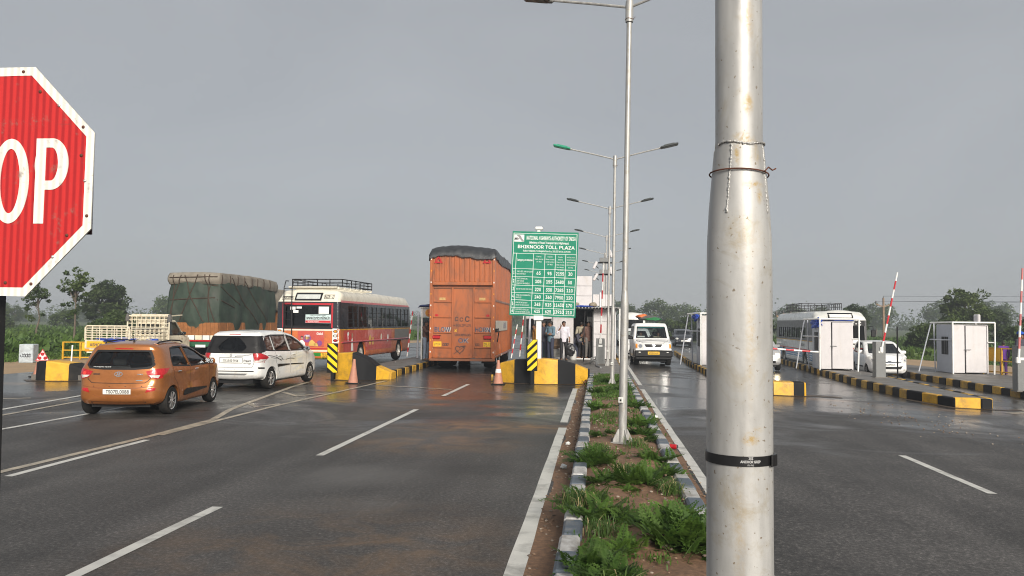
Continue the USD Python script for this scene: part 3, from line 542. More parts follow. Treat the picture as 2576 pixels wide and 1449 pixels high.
# feathery weeds: one plant, its leaves pinnate
def weed(name, seed, n, h, spread, label, loc):
    rng = np.random.default_rng(seed); t = thing(name, label, 'weed', loc); V, F = [], []; st = MB()
    for i in range(n):
        an = rng.uniform(0, 6.28); el = rng.uniform(0.12, 1.15); b = np.array([rng.normal()*spread*.3, rng.normal()*spread*.3, 0]); ln = h*rng.uniform(0.6, 1.1)
        d = np.array([math.cos(an)*math.cos(el), math.sin(an)*math.cos(el), math.sin(el)]); side = np.array([-math.sin(an), math.cos(an), 0])
        p = [b+d*ln*s+np.array([0, 0, -0.35*ln*s*s*math.cos(el)]) for s in (0, .33, .66, 1)]; st.tube(p, [.004, .0035, .003, .0015], 4, False)
        for s in np.linspace(.18, 1, 8):
            q = b+d*ln*s+np.array([0, 0, -0.35*ln*s*s*math.cos(el)]); fl = ln*0.33*(1.15-.75*s)
            for sg in (-1, 1):
                ax = side*sg*0.8+d*0.5+np.array([0, 0, rng.uniform(-.35, .25)]); ax /= np.linalg.norm(ax); up = np.cross(ax, d); up /= np.linalg.norm(up)+1e-9; wd = np.cross(up, ax)*fl*0.25
                for lb in ((0, 1.0, 0), (.35, .55, .7), (.35, .55, -.7)):
                    o = q+ax*fl*lb[0]; e = ax+wd/np.linalg.norm(wd)*lb[2]; e = e/np.linalg.norm(e)*fl*lb[1]; k = len(V)
                    V += [o, o+e*.5+wd*.75, o+e, o+e*.5-wd*.75]; F += [[k, k+1, k+2, k+3]]
    P('leaves', t, (np.array(V), np.array(F)), K['leaf_weed'], smooth=False); P('stems', t, st, K['leaf_crop'], smooth=True)
    return t
def grass_tuft(label, loc, seed, n, h, spread, mats):
    rng = np.random.default_rng(seed); t = thing('grass_tuft', label, 'grass tuft', loc)
    for nm, mt, k in (('blades', mats[0], n), ('dry_stems', mats[1], n//6)):
        V, F = [], []
        for i in range(k):
            b = np.array([rng.normal()*spread*.4, rng.normal()*spread*.5, 0]); an = rng.uniform(0, 6.28); ln = h*rng.uniform(.5, 1.2); d = np.array([math.cos(an), math.sin(an), 0]); s_ = np.array([-d[1], d[0], 0])*.0035
            p1 = b+d*ln*.25+[0, 0, ln*.55]; p2 = b+d*ln*rng.uniform(.6, .95)+[0, 0, ln*rng.uniform(.25, .75)]; q = len(V); V += [b-s_, b+s_, p1+s_, p1-s_, p2]; F += [[q, q+1, q+2], [q, q+2, q+3], [q+3, q+2, q+4]]
        P(nm, t, (np.array(V), np.array(F)), K[mt], smooth=False)
K['straw'] = pm('dry_straw', (.30, .24, .12), .8, var=.3)
K['blade'] = leafmat('grass_blades', (0.05, 0.11, 0.02), (0.17, 0.24, 0.05), sc=5)
for i, (x, y, h, sp, lb) in enumerate([(-.20, 7.55, .26, .22, 'grass tuft drooping over the left kerb onto the silt'), (.05, 6.6, .2, .2, 'small grass tuft in the soil left of the largest weed'), (.02, 10.6, .24, .2, 'grass tuft behind the big weed by the left kerb'), (.35, 9.3, .18, .25, 'low grass tuft between the middle weeds'), (.55, 11.3, .2, .2, 'grass tuft just before the second lamp post'), (.3, 14.6, .2, .3, 'grass tuft on bare soil beyond the second lamp post'), (.75, 8.3, .2, .15, 'grass tuft at the foot of the right kerb near the pole'), (.2, 5.1, .22, .2, 'grass tuft cut by the bottom edge of the picture')]): grass_tuft(lb, (x, y, .165), 90+i, 130, h, sp, ('blade', 'straw'))
w_big = weed('weed_plant', 31, 64, 0.40, 0.34, 'largest feathery weed at the right kerb closest to the near lamp post', (0.70, 6.35, 0.16))
w_mid = weed('weed_plant', 32, 52, 0.33, 0.34, 'bushy feathery weed crossing the median centre behind the bare soil patch', (0.47, 8.67, 0.17))
w_low = weed('weed_plant', 33, 28, 0.24, 0.2, 'small low weed alone on the soil in the foreground of the median', (0.20, 6.17, 0.17))
for x, y, s, src, lb in [(0.70, 7.15, .85, w_big, 'tall weed just behind the largest weed at the right kerb'), (0.42, 6.95, 1.0, w_mid, 'spreading weed in the median centre joining the two kerbside weeds in the foreground'),
        (0.02, 7.2, 1.15, w_mid, 'dense weed leaning on the left kerb behind the foreground soil'), (-0.16, 7.8, .95, w_mid, 'grassy weed hanging over the left kerb onto the silt'),
        (-0.02, 5.75, 1.0, w_mid, 'weed at the bottom edge of the picture by the left kerb'), (0.12, 5.35, .9, w_big, 'weed cut by the bottom edge in the median centre'),
        (-0.02, 9.95, 1.1, w_big, 'big feathery weed by the left kerb nearer than the lamp post foot'), (0.73, 10.2, 1.05, w_mid, 'weed by the right kerb level with the red can'),
        (0.08, 8.75, .95, w_mid, 'weed beside the left kerb in the middle row of weeds'), (0.75, 9.35, .85, w_mid, 'weed overhanging the right kerb in the middle row of weeds'),
        (0.30, 8.3, .8, w_low, 'flat weed in front of the middle row of weeds'), (0.70, 13.7, 1.15, w_mid, 'dark weed right of the second lamp post, farther one'), (0.68, 12.5, 1.05, w_mid, 'dark weed right of the foot of the second lamp post'),
        (-0.03, 16.2, 1.05, w_mid, 'single rounded weed on the left kerb behind the second lamp post'), (0.05, 19.6, 1.2, w_mid, 'weed in the far grass by the left kerb'), (0.22, 12.6, .8, w_low, 'small weed left of the second lamp post foot'),
        (0.0, 12.3, .9, w_low, 'small weed on the left kerb level with the second lamp post'), (0.78, 12.0, .9, w_low, 'low weed at the right kerb just before the lamp post base'), (0.72, 16.6, 1.2, w_mid, 'weed on the right side of the far grass'), (0.3, 22.8, 1.2, w_mid, 'weed at the end of the median grass near the third lamp post'),
        (0.62, 20.5, 1.1, w_mid, 'weed in the far grass right of the lamp posts')]:
    copy(src, lb, 'weed', (x, y, 0.165), random.uniform(0, 360), 'weeds growing on the median', scale=(s*.86, s*.86, s*.60))

# ---------------------------------------------------------------- street lamps
K['lamphead'] = pm('lamp_head_dark', (0.03, 0.035, 0.035), 0.4); K['lampgreen'] = pm('lamp_head_green_led_board', (0.02, 0.26, 0.15), 0.4, var=0.4, sc=30)
K['lampwhite'] = pm('socket_white', (0.6, 0.6, 0.57), 0.4)
K['tape'] = pm('black_insulating_tape', (0.012, 0.012, 0.013), 0.25); K['tapeprint'] = pm('tape_print', (0.5, 0.5, 0.5), 0.5)
def lamp_steel(name='lamp_post_aluminium_paint', spots=()):
    N = {'tc': ('texture_coordinate', {}), 'mp': ('mapping', {'scale': (1, 1, 0.16)}), 'st': ('noise_texture', {'scale': 30, 'detail': 5}), 'sr': ('rgb_ramp', {'ramp': [(0.3, (0.32, 0.315, 0.305)), (0.7, (0.46, 0.455, 0.44))]}),
        'pn': ('noise_texture', {'scale': 10, 'detail': 9, 'roughness': 0.72, 'distortion': 0.7}), 'pr': ('map_range', {'from_min': 0.54, 'from_max': 0.70, 'to_min': 0, 'to_max': 0.7, 'clamp': True}), 'px': ('mix_color', {'b': (0.30, 0.255, 0.175)}),
        'sp': ('noise_texture', {'scale': 120, 'detail': 2}), 'spr': ('map_range', {'from_min': 0.68, 'from_max': 0.72, 'to_min': 0, 'to_max': 0.8, 'clamp': True}), 'sx': ('mix_color', {'b': (0.16, 0.12, 0.07)}),
        'rr': ('map_range', {'from_min': 0.3, 'from_max': 0.7, 'to_min': 0.40, 'to_max': 0.58}), 'bn': ('noise_texture', {'scale': 45, 'detail': 4}), 'b': ('bump', {'strength': 0.14, 'distance': 0.004}), 'p': ('principled_bsdf', {})}
    L = [('tc.object', 'mp.vector'), ('mp.vector', 'st.vector'), ('st.fac', 'sr.fac'), ('tc.object', 'pn.vector'), ('pn.fac', 'pr.value'), ('pr.result', 'px.fac'), ('sr.color', 'px.a'), ('tc.object', 'sp.vector'), ('sp.fac', 'spr.value'), ('spr.result', 'sx.fac'), ('px.result', 'sx.a'),
         ('st.fac', 'rr.value'), ('rr.result', 'p.roughness'), ('tc.object', 'bn.vector'), ('bn.fac', 'b.height'), ('b.normal', 'p.normal')]
    col, prev = 'sx.result', None
    for i, (x, z, rx, rz, amt) in enumerate(spots):
        N[f'e{i}'] = ('mapping', {'location': (-x/rx, 0, -z/rz), 'scale': (1/rx, 0, 1/rz)}); N[f'l{i}'] = ('vector_math', {'math_type': 'length'}); N[f'k{i}'] = ('map_range', {'from_min': 0.2, 'from_max': 1.15, 'to_min': amt, 'to_max': 0, 'clamp': True})
        L += [('tc.object', f'e{i}.vector'), (f'e{i}.vector', f'l{i}.vector1'), (f'l{i}.value', f'k{i}.value')]
        if prev: N[f'a{i}'] = ('math', {'math_type': 'maximum'}); L += [(prev, f'a{i}.value1'), (f'k{i}.result', f'a{i}.value2')]; prev = f'a{i}.value'
        else: prev = f'k{i}.result'
    if prev:
        N.update({'yn': ('noise_texture', {'scale': 75, 'detail': 7, 'roughness': 0.75, 'distortion': 1.2}), 'yr': ('map_range', {'from_min': 0.40, 'from_max': 0.62, 'to_min': 0.0, 'to_max': 1.0, 'clamp': True}), 'ym': ('math', {'math_type': 'multiply'}), 'yx': ('mix_color', {'b': (0.33, 0.215, 0.05)}), 'mt': ('map_range', {'from_min': 0, 'from_max': 1, 'to_min': 0.30, 'to_max': 0.0})})
        L += [('tc.object', 'yn.vector'), ('yn.fac', 'yr.value'), ('yr.result', 'ym.value1'), (prev, 'ym.value2'), ('ym.value', 'yx.fac'), (col, 'yx.a'), ('ym.value', 'mt.value'), ('mt.result', 'p.metallic')]; col = 'yx.result'
    else: N['p'] = ('principled_bsdf', {'metallic': 0.40})
    L.append((col, 'p.base_color'))
    return usdkit.material(stage, f'/World/Looks/{name}', N, L, surface='p.BSDF')
K['nearsteel'] = lamp_steel('weathered_lamp_post', [(.003, 2.268, .011, .022, 1), (-.006, 2.205, .022, .012, 1), (-.019, 2.175, .006, .03, .9), (.017, 2.175, .006, .03, .5), (.010, 2.12, .022, .007, 1), (.020, 2.10, .007, .016, .9), (.0, 1.668, .018, .013, 1), (.014, 1.684, .012, .006, .7), (-.01, 2.03, .04, .05, .35), (0, 1.86, .010, .14, .45), (.004, 2.42, .012, .05, .6), (-.02, 1.5, .012, .12, .35)])
K['lampsteel'] = lamp_steel()
def street_lamp(label, loc, rot, near=False, group=None, green=False):
    t = thing('street_lamp', label, 'street lamp', loc, rot=rot, group=group); r1, r2 = 0.0585, 0.0425; zs = 2.12
    n = 48 if near else 14; LS = K['nearsteel' if near else 'lampsteel']
    P('lower_post', t, MB().lathe([(r1*1.04, 0), (r1*1.02, 1.0), (r1, 1.95), (r1*.985, 2.02), (r1*.93, 2.08), (r1*.83, 2.15), (r1*.77, 2.19)], n), LS, smooth=True)
    P('upper_post', t, MB().lathe([(r1*.75, 2.185), (r2, 2.21), (r2, 3.3), (r2*.93, 5.0), (r2*.88, 6.2), (r2*.88, 6.35), (0.001, 6.35)], n), LS, smooth=50)
    b = MB().box((0, 0, 0.012), (0.27, 0.27, 0.022), bev=0.004); P('base_plate', t, b, K['lampsteel'], smooth=False)
    for a in range(4):
        c, s = math.cos(a*math.pi/2+math.pi/4), math.sin(a*math.pi/2+math.pi/4); g_ = MB().prism([(0.058, 0.02), (0.155, 0.02), (0.155, 0.05), (0.075, 0.20), (0.058, 0.20)], 'xz', -0.004, 0.004)
        P('gusset', t, g_.move(np.array([[c, -s, 0, 0], [s, c, 0, 0], [0, 0, 1, 0]])), K['lampsteel'], smooth=False)
        P('anchor_bolt', t, MB().tube([(c*.165, s*.165, 0), (c*.165, s*.165, .07)], .010, 6), K['black'], smooth=False)
    P('collar', t, MB().lathe([(.055, 6.13), (.058, 6.16), (.058, 6.42), (.05, 6.45), (.001, 6.45)], 16), K['lampsteel'], smooth=40)
    P('collar_wire', t, MB().tube([(.062*math.cos(a), .062*math.sin(a), 6.17+.006*math.sin(3*a)) for a in np.linspace(0, 6.28, 14)]+[(.10, -.02, 6.19)], .004, 5), K['rust'])
    if not near:
        bx = MB().box((-0.01, -0.075, 0.62), (0.075, 0.045, 0.085), bev=0.01); pb = P('socket_box', t, bx, K['lampwhite'], smooth=False)
        P('socket', pb, MB().box((-0.005, -0.099, 0.622), (0.022, 0.008, 0.026)), K['black'], smooth=False)
    for sg, hm in ((-1, 'lampgreen' if green else 'lamphead'), (1, 'lamphead')):
        P('arm', t, MB().tube([(sg*.04, 0, 6.36), (sg*.6, 0, 6.50), (sg*1.28, 0, 6.66)], .021, 8), K['lampsteel'])
        M = np.eye(4); a = math.radians(13)*sg; M[:3, :3] = [[math.cos(a), 0, -math.sin(a)], [0, 1, 0], [math.sin(a), 0, math.cos(a)]]; M[:3, 3] = (sg*1.50, 0, 6.715)
        h = MB().box((0, 0, 0), (.50, .20, .055), bev=0.02).box((0, 0, .035), (.30, .14, .03), bev=0.01); hp = P('lamp_head', t, h.move(M), K[hm], smooth=False)
        P('led_panel', hp, MB().box((sg*.03, 0, -.030), (.38, .15, .008)).move(M), K[hm], smooth=False)
        P('arm_clamp', t, MB().tube([(sg*1.22, 0, 6.648), (sg*1.30, 0, 6.667)], .032, 8), K['lampsteel'])
    return t
near_lamp = street_lamp('thick weathered steel lamp post in the right foreground with black tape round it', (0.2585, 1.5, 0.03), (0, 0, 10), near=True)
ref_lamp = street_lamp('second lamp post on the median, with white socket box near its foot', (0.36, 11.62, 0.17), (0, 0.75, -20))
street_lamp('third lamp post along the median, with a green lamp head at left', (0.40, 22.35, 0.14), (-0.3, 0.5, -2), green=True)
for i, (y, lb) in enumerate([(32.2, 'fourth lamp post rising from the toll island beside the barrier arm'), (43.0, 'fifth lamp post behind the flood lamps'), (53.8, 'sixth lamp post far beyond the toll booths'), (64.6, 'seventh lamp post far down the median'), (75.4, 'farthest lamp post visible down the median')]):
    copy(ref_lamp, lb, 'street lamp', (0.40+0.002*i, y, 0.14), -2+i, 'street lamps along the median', rot=(0.3*((i % 3)-1), 0.5-0.05*i, -2+i))
# near post: welds, wire and tape
rw = np.random.default_rng(3)
def bead(fn, n, r):
    s_ = np.linspace(0, 1, n); p = np.array([fn(x) for x in s_]); p = p+rw.normal(size=p.shape)*r*.28
    return MB().tube(p, r*rw.uniform(.55, 1.35, n), 7)
def rad(z): return float(np.interp(z, [1.95, 2.02, 2.08, 2.15, 2.19, 2.21], [.0585, .0576, .0544, .0486, .0450, .0425]))
P('weld_seam', near_lamp, bead(lambda s: ((.0442)*math.cos(-2.9+s*2.7), (.0442)*math.sin(-2.9+s*2.7), 2.198+.003*math.sin(s*9)), 90, .0021), K['lampsteel'], smooth=True)
for an in (-2.25, -0.75):
    P('weld_seam', near_lamp, bead(lambda s: (rad(2.07+s*.125)*math.cos(an+(s-.5)*.12), rad(2.07+s*.125)*math.sin(an+(s-.5)*.12), 2.07+s*.125), 74, .0020), K['lampsteel'], smooth=True)
P('binding_wire', near_lamp, MB().tube([((rad(2.145)+.004)*math.cos(a), (rad(2.145)+.004)*math.sin(a), 2.145-.004*math.sin(a+1)) for a in np.linspace(-0.6, 5.9, 40)], .0014, 6), K['rust'])
P('binding_wire', near_lamp, MB().tube([(.030, -.048, 2.144), (.038, -.046, 2.152), (.05, -.034, 2.149), (.058, -.03, 2.153)], .0013, 6), K['rust'])
tp = P('tape_band', near_lamp, MB().lathe([(.0603, 1.6195), (.0612, 1.620), (.0612, 1.637), (.0603, 1.6375)], 48), K['tape'], smooth=40)
def wrap(v, r, a0, z0):
    a = a0+v[:, 0]/r; R = r+v[:, 2]; return np.column_stack([R*np.cos(a), R*np.sin(a), v[:, 1]+z0])
for tx, h, w, z in (('ANCHOR GRIP', .0042, .036, 1.6285), ('ISI', .0038, .008, 1.6345), ('FR-PVC', .0026, .011, 1.6225)):
    v, f = text(tx, h, w, .0004, tx != 'FR-PVC'); P('tape_print', tp, (wrap(v, (.0613), -1.60, z), f), K['tapeprint'], smooth=False)
P('tape_end', near_lamp, MB().box((.046, -.045, 1.6285), (.020, .004, .021), rz=42, bev=.001), K['tape'], smooth=False)

# ---------------------------------------------------------------- stop sign
def sheeting(name, c, c2):
    return usdkit.material(stage, f'/World/Looks/{name}', {'tc': ('texture_coordinate', {}), 'w': ('wave_texture', {'wave_type': 'bands', 'bands_direction': 'x', 'scale': 13.5, 'distortion': 0.35, 'detail': 2, 'detail_scale': 2}),
        'r': ('rgb_ramp', {'ramp': [(0.15, c2), (0.75, c)]}), 'n': ('noise_texture', {'scale': 14, 'detail': 9, 'roughness': 0.75}), 'nr': ('map_range', {'from_min': 0.57, 'from_max': 0.68, 'to_min': 0, 'to_max': 0.65, 'clamp': True}), 'x': ('mix_color', {'b': (0.20, 0.14, 0.11)}),
        'ms': ('mapping', {'rotation': (0, 0.5, 0), 'scale': (1.5, 1, 26)}), 'sn': ('noise_texture', {'scale': 2.2, 'detail': 3}), 'sr': ('map_range', {'from_min': 0.70, 'from_max': 0.73, 'to_min': 0, 'to_max': 0.45, 'clamp': True}), 'x2': ('mix_color', {'b': (0.17, 0.05, 0.04)}),
        'p': ('principled_bsdf', {'roughness': 0.38, 'coat_weight': 0.2})},
        [('tc.object', 'w.vector'), ('w.fac', 'r.fac'), ('tc.object', 'n.vector'), ('n.fac', 'nr.value'), ('nr.result', 'x.fac'), ('r.color', 'x.a'), ('tc.object', 'ms.vector'), ('ms.vector', 'sn.vector'), ('sn.fac', 'sr.value'), ('sr.result', 'x2.fac'), ('x.result', 'x2.a'), ('x2.result', 'p.base_color')], surface='p.BSDF')
K['stopred'] = sheeting('stop_red_sheeting', (0.52, 0.022, 0.020), (0.34, 0.010, 0.012)); K['stopwhite'] = sheeting('stop_white_sheeting', (0.80, 0.78, 0.70), (0.62, 0.61, 0.56))
def stop_sign():
    t = thing('stop_sign', 'large red and white octagonal stop sign cut by the left edge of the picture', 'traffic sign', (-1.937, 2.325, 2.331), rot=(0, 0.6, -1.5))
    R = 0.395; oc = lambda r: Polygon([(r*math.cos(math.pi/8+k*math.pi/4), r*math.sin(math.pi/8+k*math.pi/4)) for k in range(8)])
    P('backing_plate', t, MB().prism(oc(R), 'xz', 0.0, 0.003), K['steel'], smooth=False)
    P('border', t, MB().prism(oc(R).difference(oc(R*.925)), 'xz', -0.0025, -0.0002), K['stopwhite'], smooth=False)
    P('red_face', t, MB().prism(oc(R*.925), 'xz', -0.0015, -0.0002), K['stopred'], smooth=False)
    def rr(x0, z0, x1, z1, r): return shapely.box(x0+r, z0+r, x1-r, z1-r).buffer(r, 10)
    h = .270/2; w = .034; L = {}
    ell = lambda a, b, c: affinity.scale(Point(0, 0).buffer(1, 24), a, b).buffer(0) if c is None else affinity.translate(affinity.scale(Point(0, 0).buffer(1, 24), a, b), *c)
    o = ell(.066, h, (0, 0)).difference(ell(.066-w*.95, h-w*.95, (0, 0))); L['O'] = o
    p = shapely.box(-.055, -h, -.055+w, h).union(shapely.box(-.055, h-.163, .0, h).union(ell(.058, .0815, (0.0, h-.0815))).difference(shapely.box(-.055+w, h-.163+w*.85, -.002, h-w*.85).union(ell(.058-w, .0815-w*.85, (-.002, h-.0815))))); L['P'] = p
    L['T'] = shapely.box(-.055, h-w, .055, h).union(shapely.box(-w/2, -h, w/2, h))
    s = LineString([(.04, h-.06), (.025, h-.024), (0, h-.017), (-.03, h-.03), (-.038, h-.065), (-.02, .02), (.025, -.02), (.038, -h+.065), (.03, -h+.03), (0, -h+.017), (-.028, -h+.024), (-.042, -h+.06)]).buffer(w/2, cap_style='flat'); L['S'] = s
    for ch, x in (('S', -.205), ('T', -.066), ('O', .080), ('P', .2225)): P('letter', t, MB().prism(affinity.translate(L[ch], x+.0, 0), 'xz', -0.0032, -0.0016), K['stopwhite'], smooth=False)
    for k in range(8):
        a = math.pi/8+k*math.pi/4
        for q, rr_ in ((0.12, .96), (.5, .93), (.8, .885)):
            p0 = np.array([math.cos(a), math.sin(a)]); p1 = np.array([math.cos(a+math.pi/4), math.sin(a+math.pi/4)]); c = (p0+(p1-p0)*q)*R*rr_
            P('rivet', t, MB().lathe([(.0055, 0), (.0048, .002), (.002, .0035), (.0005, .0037)], 10).move(np.array([[1, 0, 0, c[0]], [0, 0, -1, -.0024], [0, 1, 0, c[1]]])), K['steel' if q == .5 else 'rust'], smooth=True)
    P('rear_panel', t, MB().prism(Polygon([(-.36, -.165), (.341, -.165), (.337, .16), (-.36, .16)]), 'xz', 0.035, 0.04), pm('dark_maroon_panel', (0.05, 0.02, 0.02), 0.5), smooth=False)
    P('post', t, MB().bar((.010, .065, -2.34), (-.028, .065, -.12), .072, .05, bev=.004), pm('black_post_paint', (0.012, 0.012, 0.013), 0.6), smooth=False)
    for z in (-.2, .2): P('bracket', t, MB().box((0, .03, z), (.2, .03, .03)), K['steel'], smooth=False)
stop_sign()

# ---------------------------------------------------------------- toll rate sign
def toll_sign():
    t = thing('toll_rate_sign', 'large green toll rate board on a white post above the yellow and black block', 'sign', (-1.82, 24.45, 0), rz=-3)
    P('post', t, MB().box((0, 0.12, 1.45), (.155, .155, 2.9), bev=.01), K['white'], smooth=False)
    P('post_cap', t, MB().box((0, .0, 2.02), (.30, .06, .14), bev=.01), K['white'], smooth=False)
    P('top_lamp', t, MB().box((-0.02, 0.12, 4.80), (.24, .2, .10), bev=.03), K['white'], smooth=False); P('lamp_stem', t, MB().box((-0.02, .12, 4.3), (.1, .1, 0.95)), K['white'], smooth=False)
    W, H = 2.05, 2.62; a = math.radians(1.9); cx, cz = 0.155, 3.37
    M = np.array([[math.cos(a), 0, math.sin(a), cx], [0, 1, 0, 0], [-math.sin(a), 0, math.cos(a), cz]])
    bd = P('board', t, MB().box((0, 0, 0), (W, .04, H), bev=.008).move(M), K['signgreen'], smooth=False)
    X = lambda u: (u-.5)*W; Zf = lambda v: (.5-v)*H
    bars = [(.022, .024, .978, .024), (.022, .976, .978, .976), (.022, .024, .022, .976), (.978, .024, .978, .976)]+[(.022, y, .978, y) for y in (.262, .444, .538, .640, .727, .814, .903)]
    xs = [.070, .335, .508, .668, .822]; bars += [(x, .262, x, .976) for x in xs]
    for u0, v0, u1, v1 in bars:
        w = .013; P('white_rule', bd, MB().box(((X(u0)+X(u1))/2, -.0225, (Zf(v0)+Zf(v1))/2), (abs(X(u1)-X(u0))+w, .004 if u0 != u1 else .0052, abs(Zf(v1)-Zf(v0))+w)).move(M), K['signwhite'], smooth=False)
    def tx(s, u, v, h, w, bold=True):
        vv, f = text(s, h, w*W, .005, bold); vv = face_back(vv, (X(u), -.021, Zf(v))); P('lettering', bd, (vv@M[:, :3].T+M[:, 3], f), K['signwhite'], smooth=False)
    tx('NATIONAL H GHWAYS AUTHORITY OF INDIA', .59, .076, .115, .74); tx('(Ministry of Road Transport and Highways)', .56, .131, .062, .60); tx('BHIKNOOR TOLL PLAZA', .52, .182, .098, .86); tx('(Adloor Yellareddy To Chegunta From K.m. 368.255 to K.m. 419.703)', .53, .230, .050, .72)
    tx('Category of Vehicles', .205, .34, .058, .235)
    for c, u, w, ls in [(0, .42, .13, ['Fee for', 'single Journey', '(in Rs)']), (1, .588, .13, ['Fee for', 'Return Journey', '(within a day )', '(in Rs)']), (2, .745, .12, ['Fee for', 'Monthly', 'Pass for 50', 'Single Journeys', 'in a Month', '(in Rs)']), (3, .90, .125, ['Fee for Single Journey for', 'Commercial vehicle', 'registered within the', 'district of the plaza', '(in Rs)'])]:
        for k, l in enumerate(ls): tx(l, u, .295+k*.030, .036, w*min(1, len(l)/12), False)
    rows = [('1', ['CAR, JEEP, VAN OR LIGHT', 'MOTOR VEHICLE'], '65', '95', '2155', '30'), ('2', ['LIGHT COMMERCIAL', 'LIGHT GOODS', 'VEHICLES OR MINIBUS'], '105', '155', '3480', '50'), ('3', ['BUS OR TRUCK (TWO AXLE)'], '220', '330', '7285', '110'), ('4', ['THREE AXLE COMMERCIAL', 'VEHICLES'], '240', '360', '7950', '120'), ('5', ['HCM OR EME OR MAV', '(FOUR TO SIX AXLES)'], '345', '515', '11430', '170'), ('6', ['OVER SIZED VEHICLES', '(SEVEN OR MORE AXLES)'], '415', '625', '13910', '210')]
    ys = [.444, .538, .640, .727, .814, .903, .976]
    for k, (n, ls, *q) in enumerate(rows):
        yc = (ys[k]+ys[k+1])/2; tx(n, .046, yc, .10, .02 if n != '1' else .014)
        for j, l in enumerate(ls): tx(l, .075+.0055*len(l)+.012, yc+(j-(len(ls)-1)/2)*.028, .042, .0105*len(l), False)
        for u, s in zip((.422, .588, .745, .90), q): tx(s, u, yc, .098, .0305*len(s))
    lg = P('emblem', bd, MB().box((X(.105), -.023, Zf(.083)), (.31, .004, .22)).move(M), K['signwhite'], smooth=False)
    rd = LineString([(-.13, -.05), (-.03, -.03), (.03, .03), (-.02, .08)]).buffer(.018).union(LineString([(.13, -.09), (.06, -.02), (.03, .05), (-.04, .09)]).buffer(.03)).intersection(shapely.box(-.15, -.1, .15, .1))
    v = MB().prism(affinity.translate(rd, X(.105), Zf(.083)), 'xz', -.030, -.024).move(M); P('road_symbol', lg, v, pm('emblem_grey', (0.25, 0.26, 0.26), 0.5), smooth=False)
    v = MB().box((X(.06), -.027, Zf(.088)), (.09, .003, .03)).box((X(.062), -.027, Zf(.075)), (.10, .003, .012)).move(M); P('symbol_bars', lg, v, K['ink'], smooth=False)
toll_sign()
def hazard_board(label, loc, W, H, slope, rz=0, notch=True):
    t = thing('hazard_marker', label, 'marker board', loc, rz=rz); base = shapely.box(-W/2, 0, W/2, H)
    if notch: base = base.difference(Polygon([(-W/2, H-.2), (-W/2, H), (-W/2+.18, H)]))
    P('board', t, MB().prism(base, 'xz', 0, .012), K['black_paint'], smooth=False)
    n = 7
    for k in range(n):
        z0 = -.36+k*.245+(0 if slope > 0 else .30); s = Polygon([(-W/2, z0), (W/2, z0+slope*W), (W/2, z0+slope*W+.14), (-W/2, z0+.14)]).intersection(base.buffer(-.012))
        if s.area > .002: P('yellow_stripe', t, MB().prism(s, 'xz', -.004, -.0002), pm_y, smooth=False)
    P('stake', t, MB().box((0, .03, -.12), (.09, .04, .6)), K['black_paint'], smooth=False)
pm_y = pm('hazard_yellow', (0.78, 0.55, 0.01), 0.4, var=0.05, dirt=0.15, dc=(0.3, 0.2, 0.05))
hazard_board('yellow and black striped marker board in front of the toll rate sign post', (-1.96, 23.95, .42), .315, .95, 0.95, 0)
hazard_board('yellow and black striped marker board beside the red bus, stripes falling to the right', (-8.22, 24.1, .25), .34, .92, -0.85, 0, notch=False)
def cone(label, loc, band, tilt=0, worn=False, rz=0):
    t = thing('traffic_cone', label, 'traffic cone', loc, rot=(0, tilt, rz))
    P('cone_body', t, MB().lathe([(.155, .03), (.148, .05), (.075, .45), (.04, .70), (.032, .735), (.001, .735)], 20), pm_cone, smooth=40)
    P('base', t, MB().box((0, 0, .018), (.40, .40, .035), bev=.012), K['black'], smooth=False)
    if band: P('reflective_band', t, MB().lathe([(.094, .36), (.077, .47)], 20), K['signwhite'], smooth=True)
pm_cone = pm('faded_cone_orange', (0.44, 0.20, 0.135), 0.65, var=0.12, dirt=0.45, dc=(0.25, 0.16, 0.12), dsc=6)
cone('faded orange cone with a white band in front of the orange truck', (-2.98, 23.9, 0), True)
cone('faded plain cone leaning beside the dark block near the red bus', (-7.28, 23.25, 0), False, 2.5)
cone('faded cone standing behind the block at the far left', (-17.6, 23.5, 0), False, 1.5)
cone('small cone beyond the front of the white hatchback at the right', (15.1, 42, -.42), False)
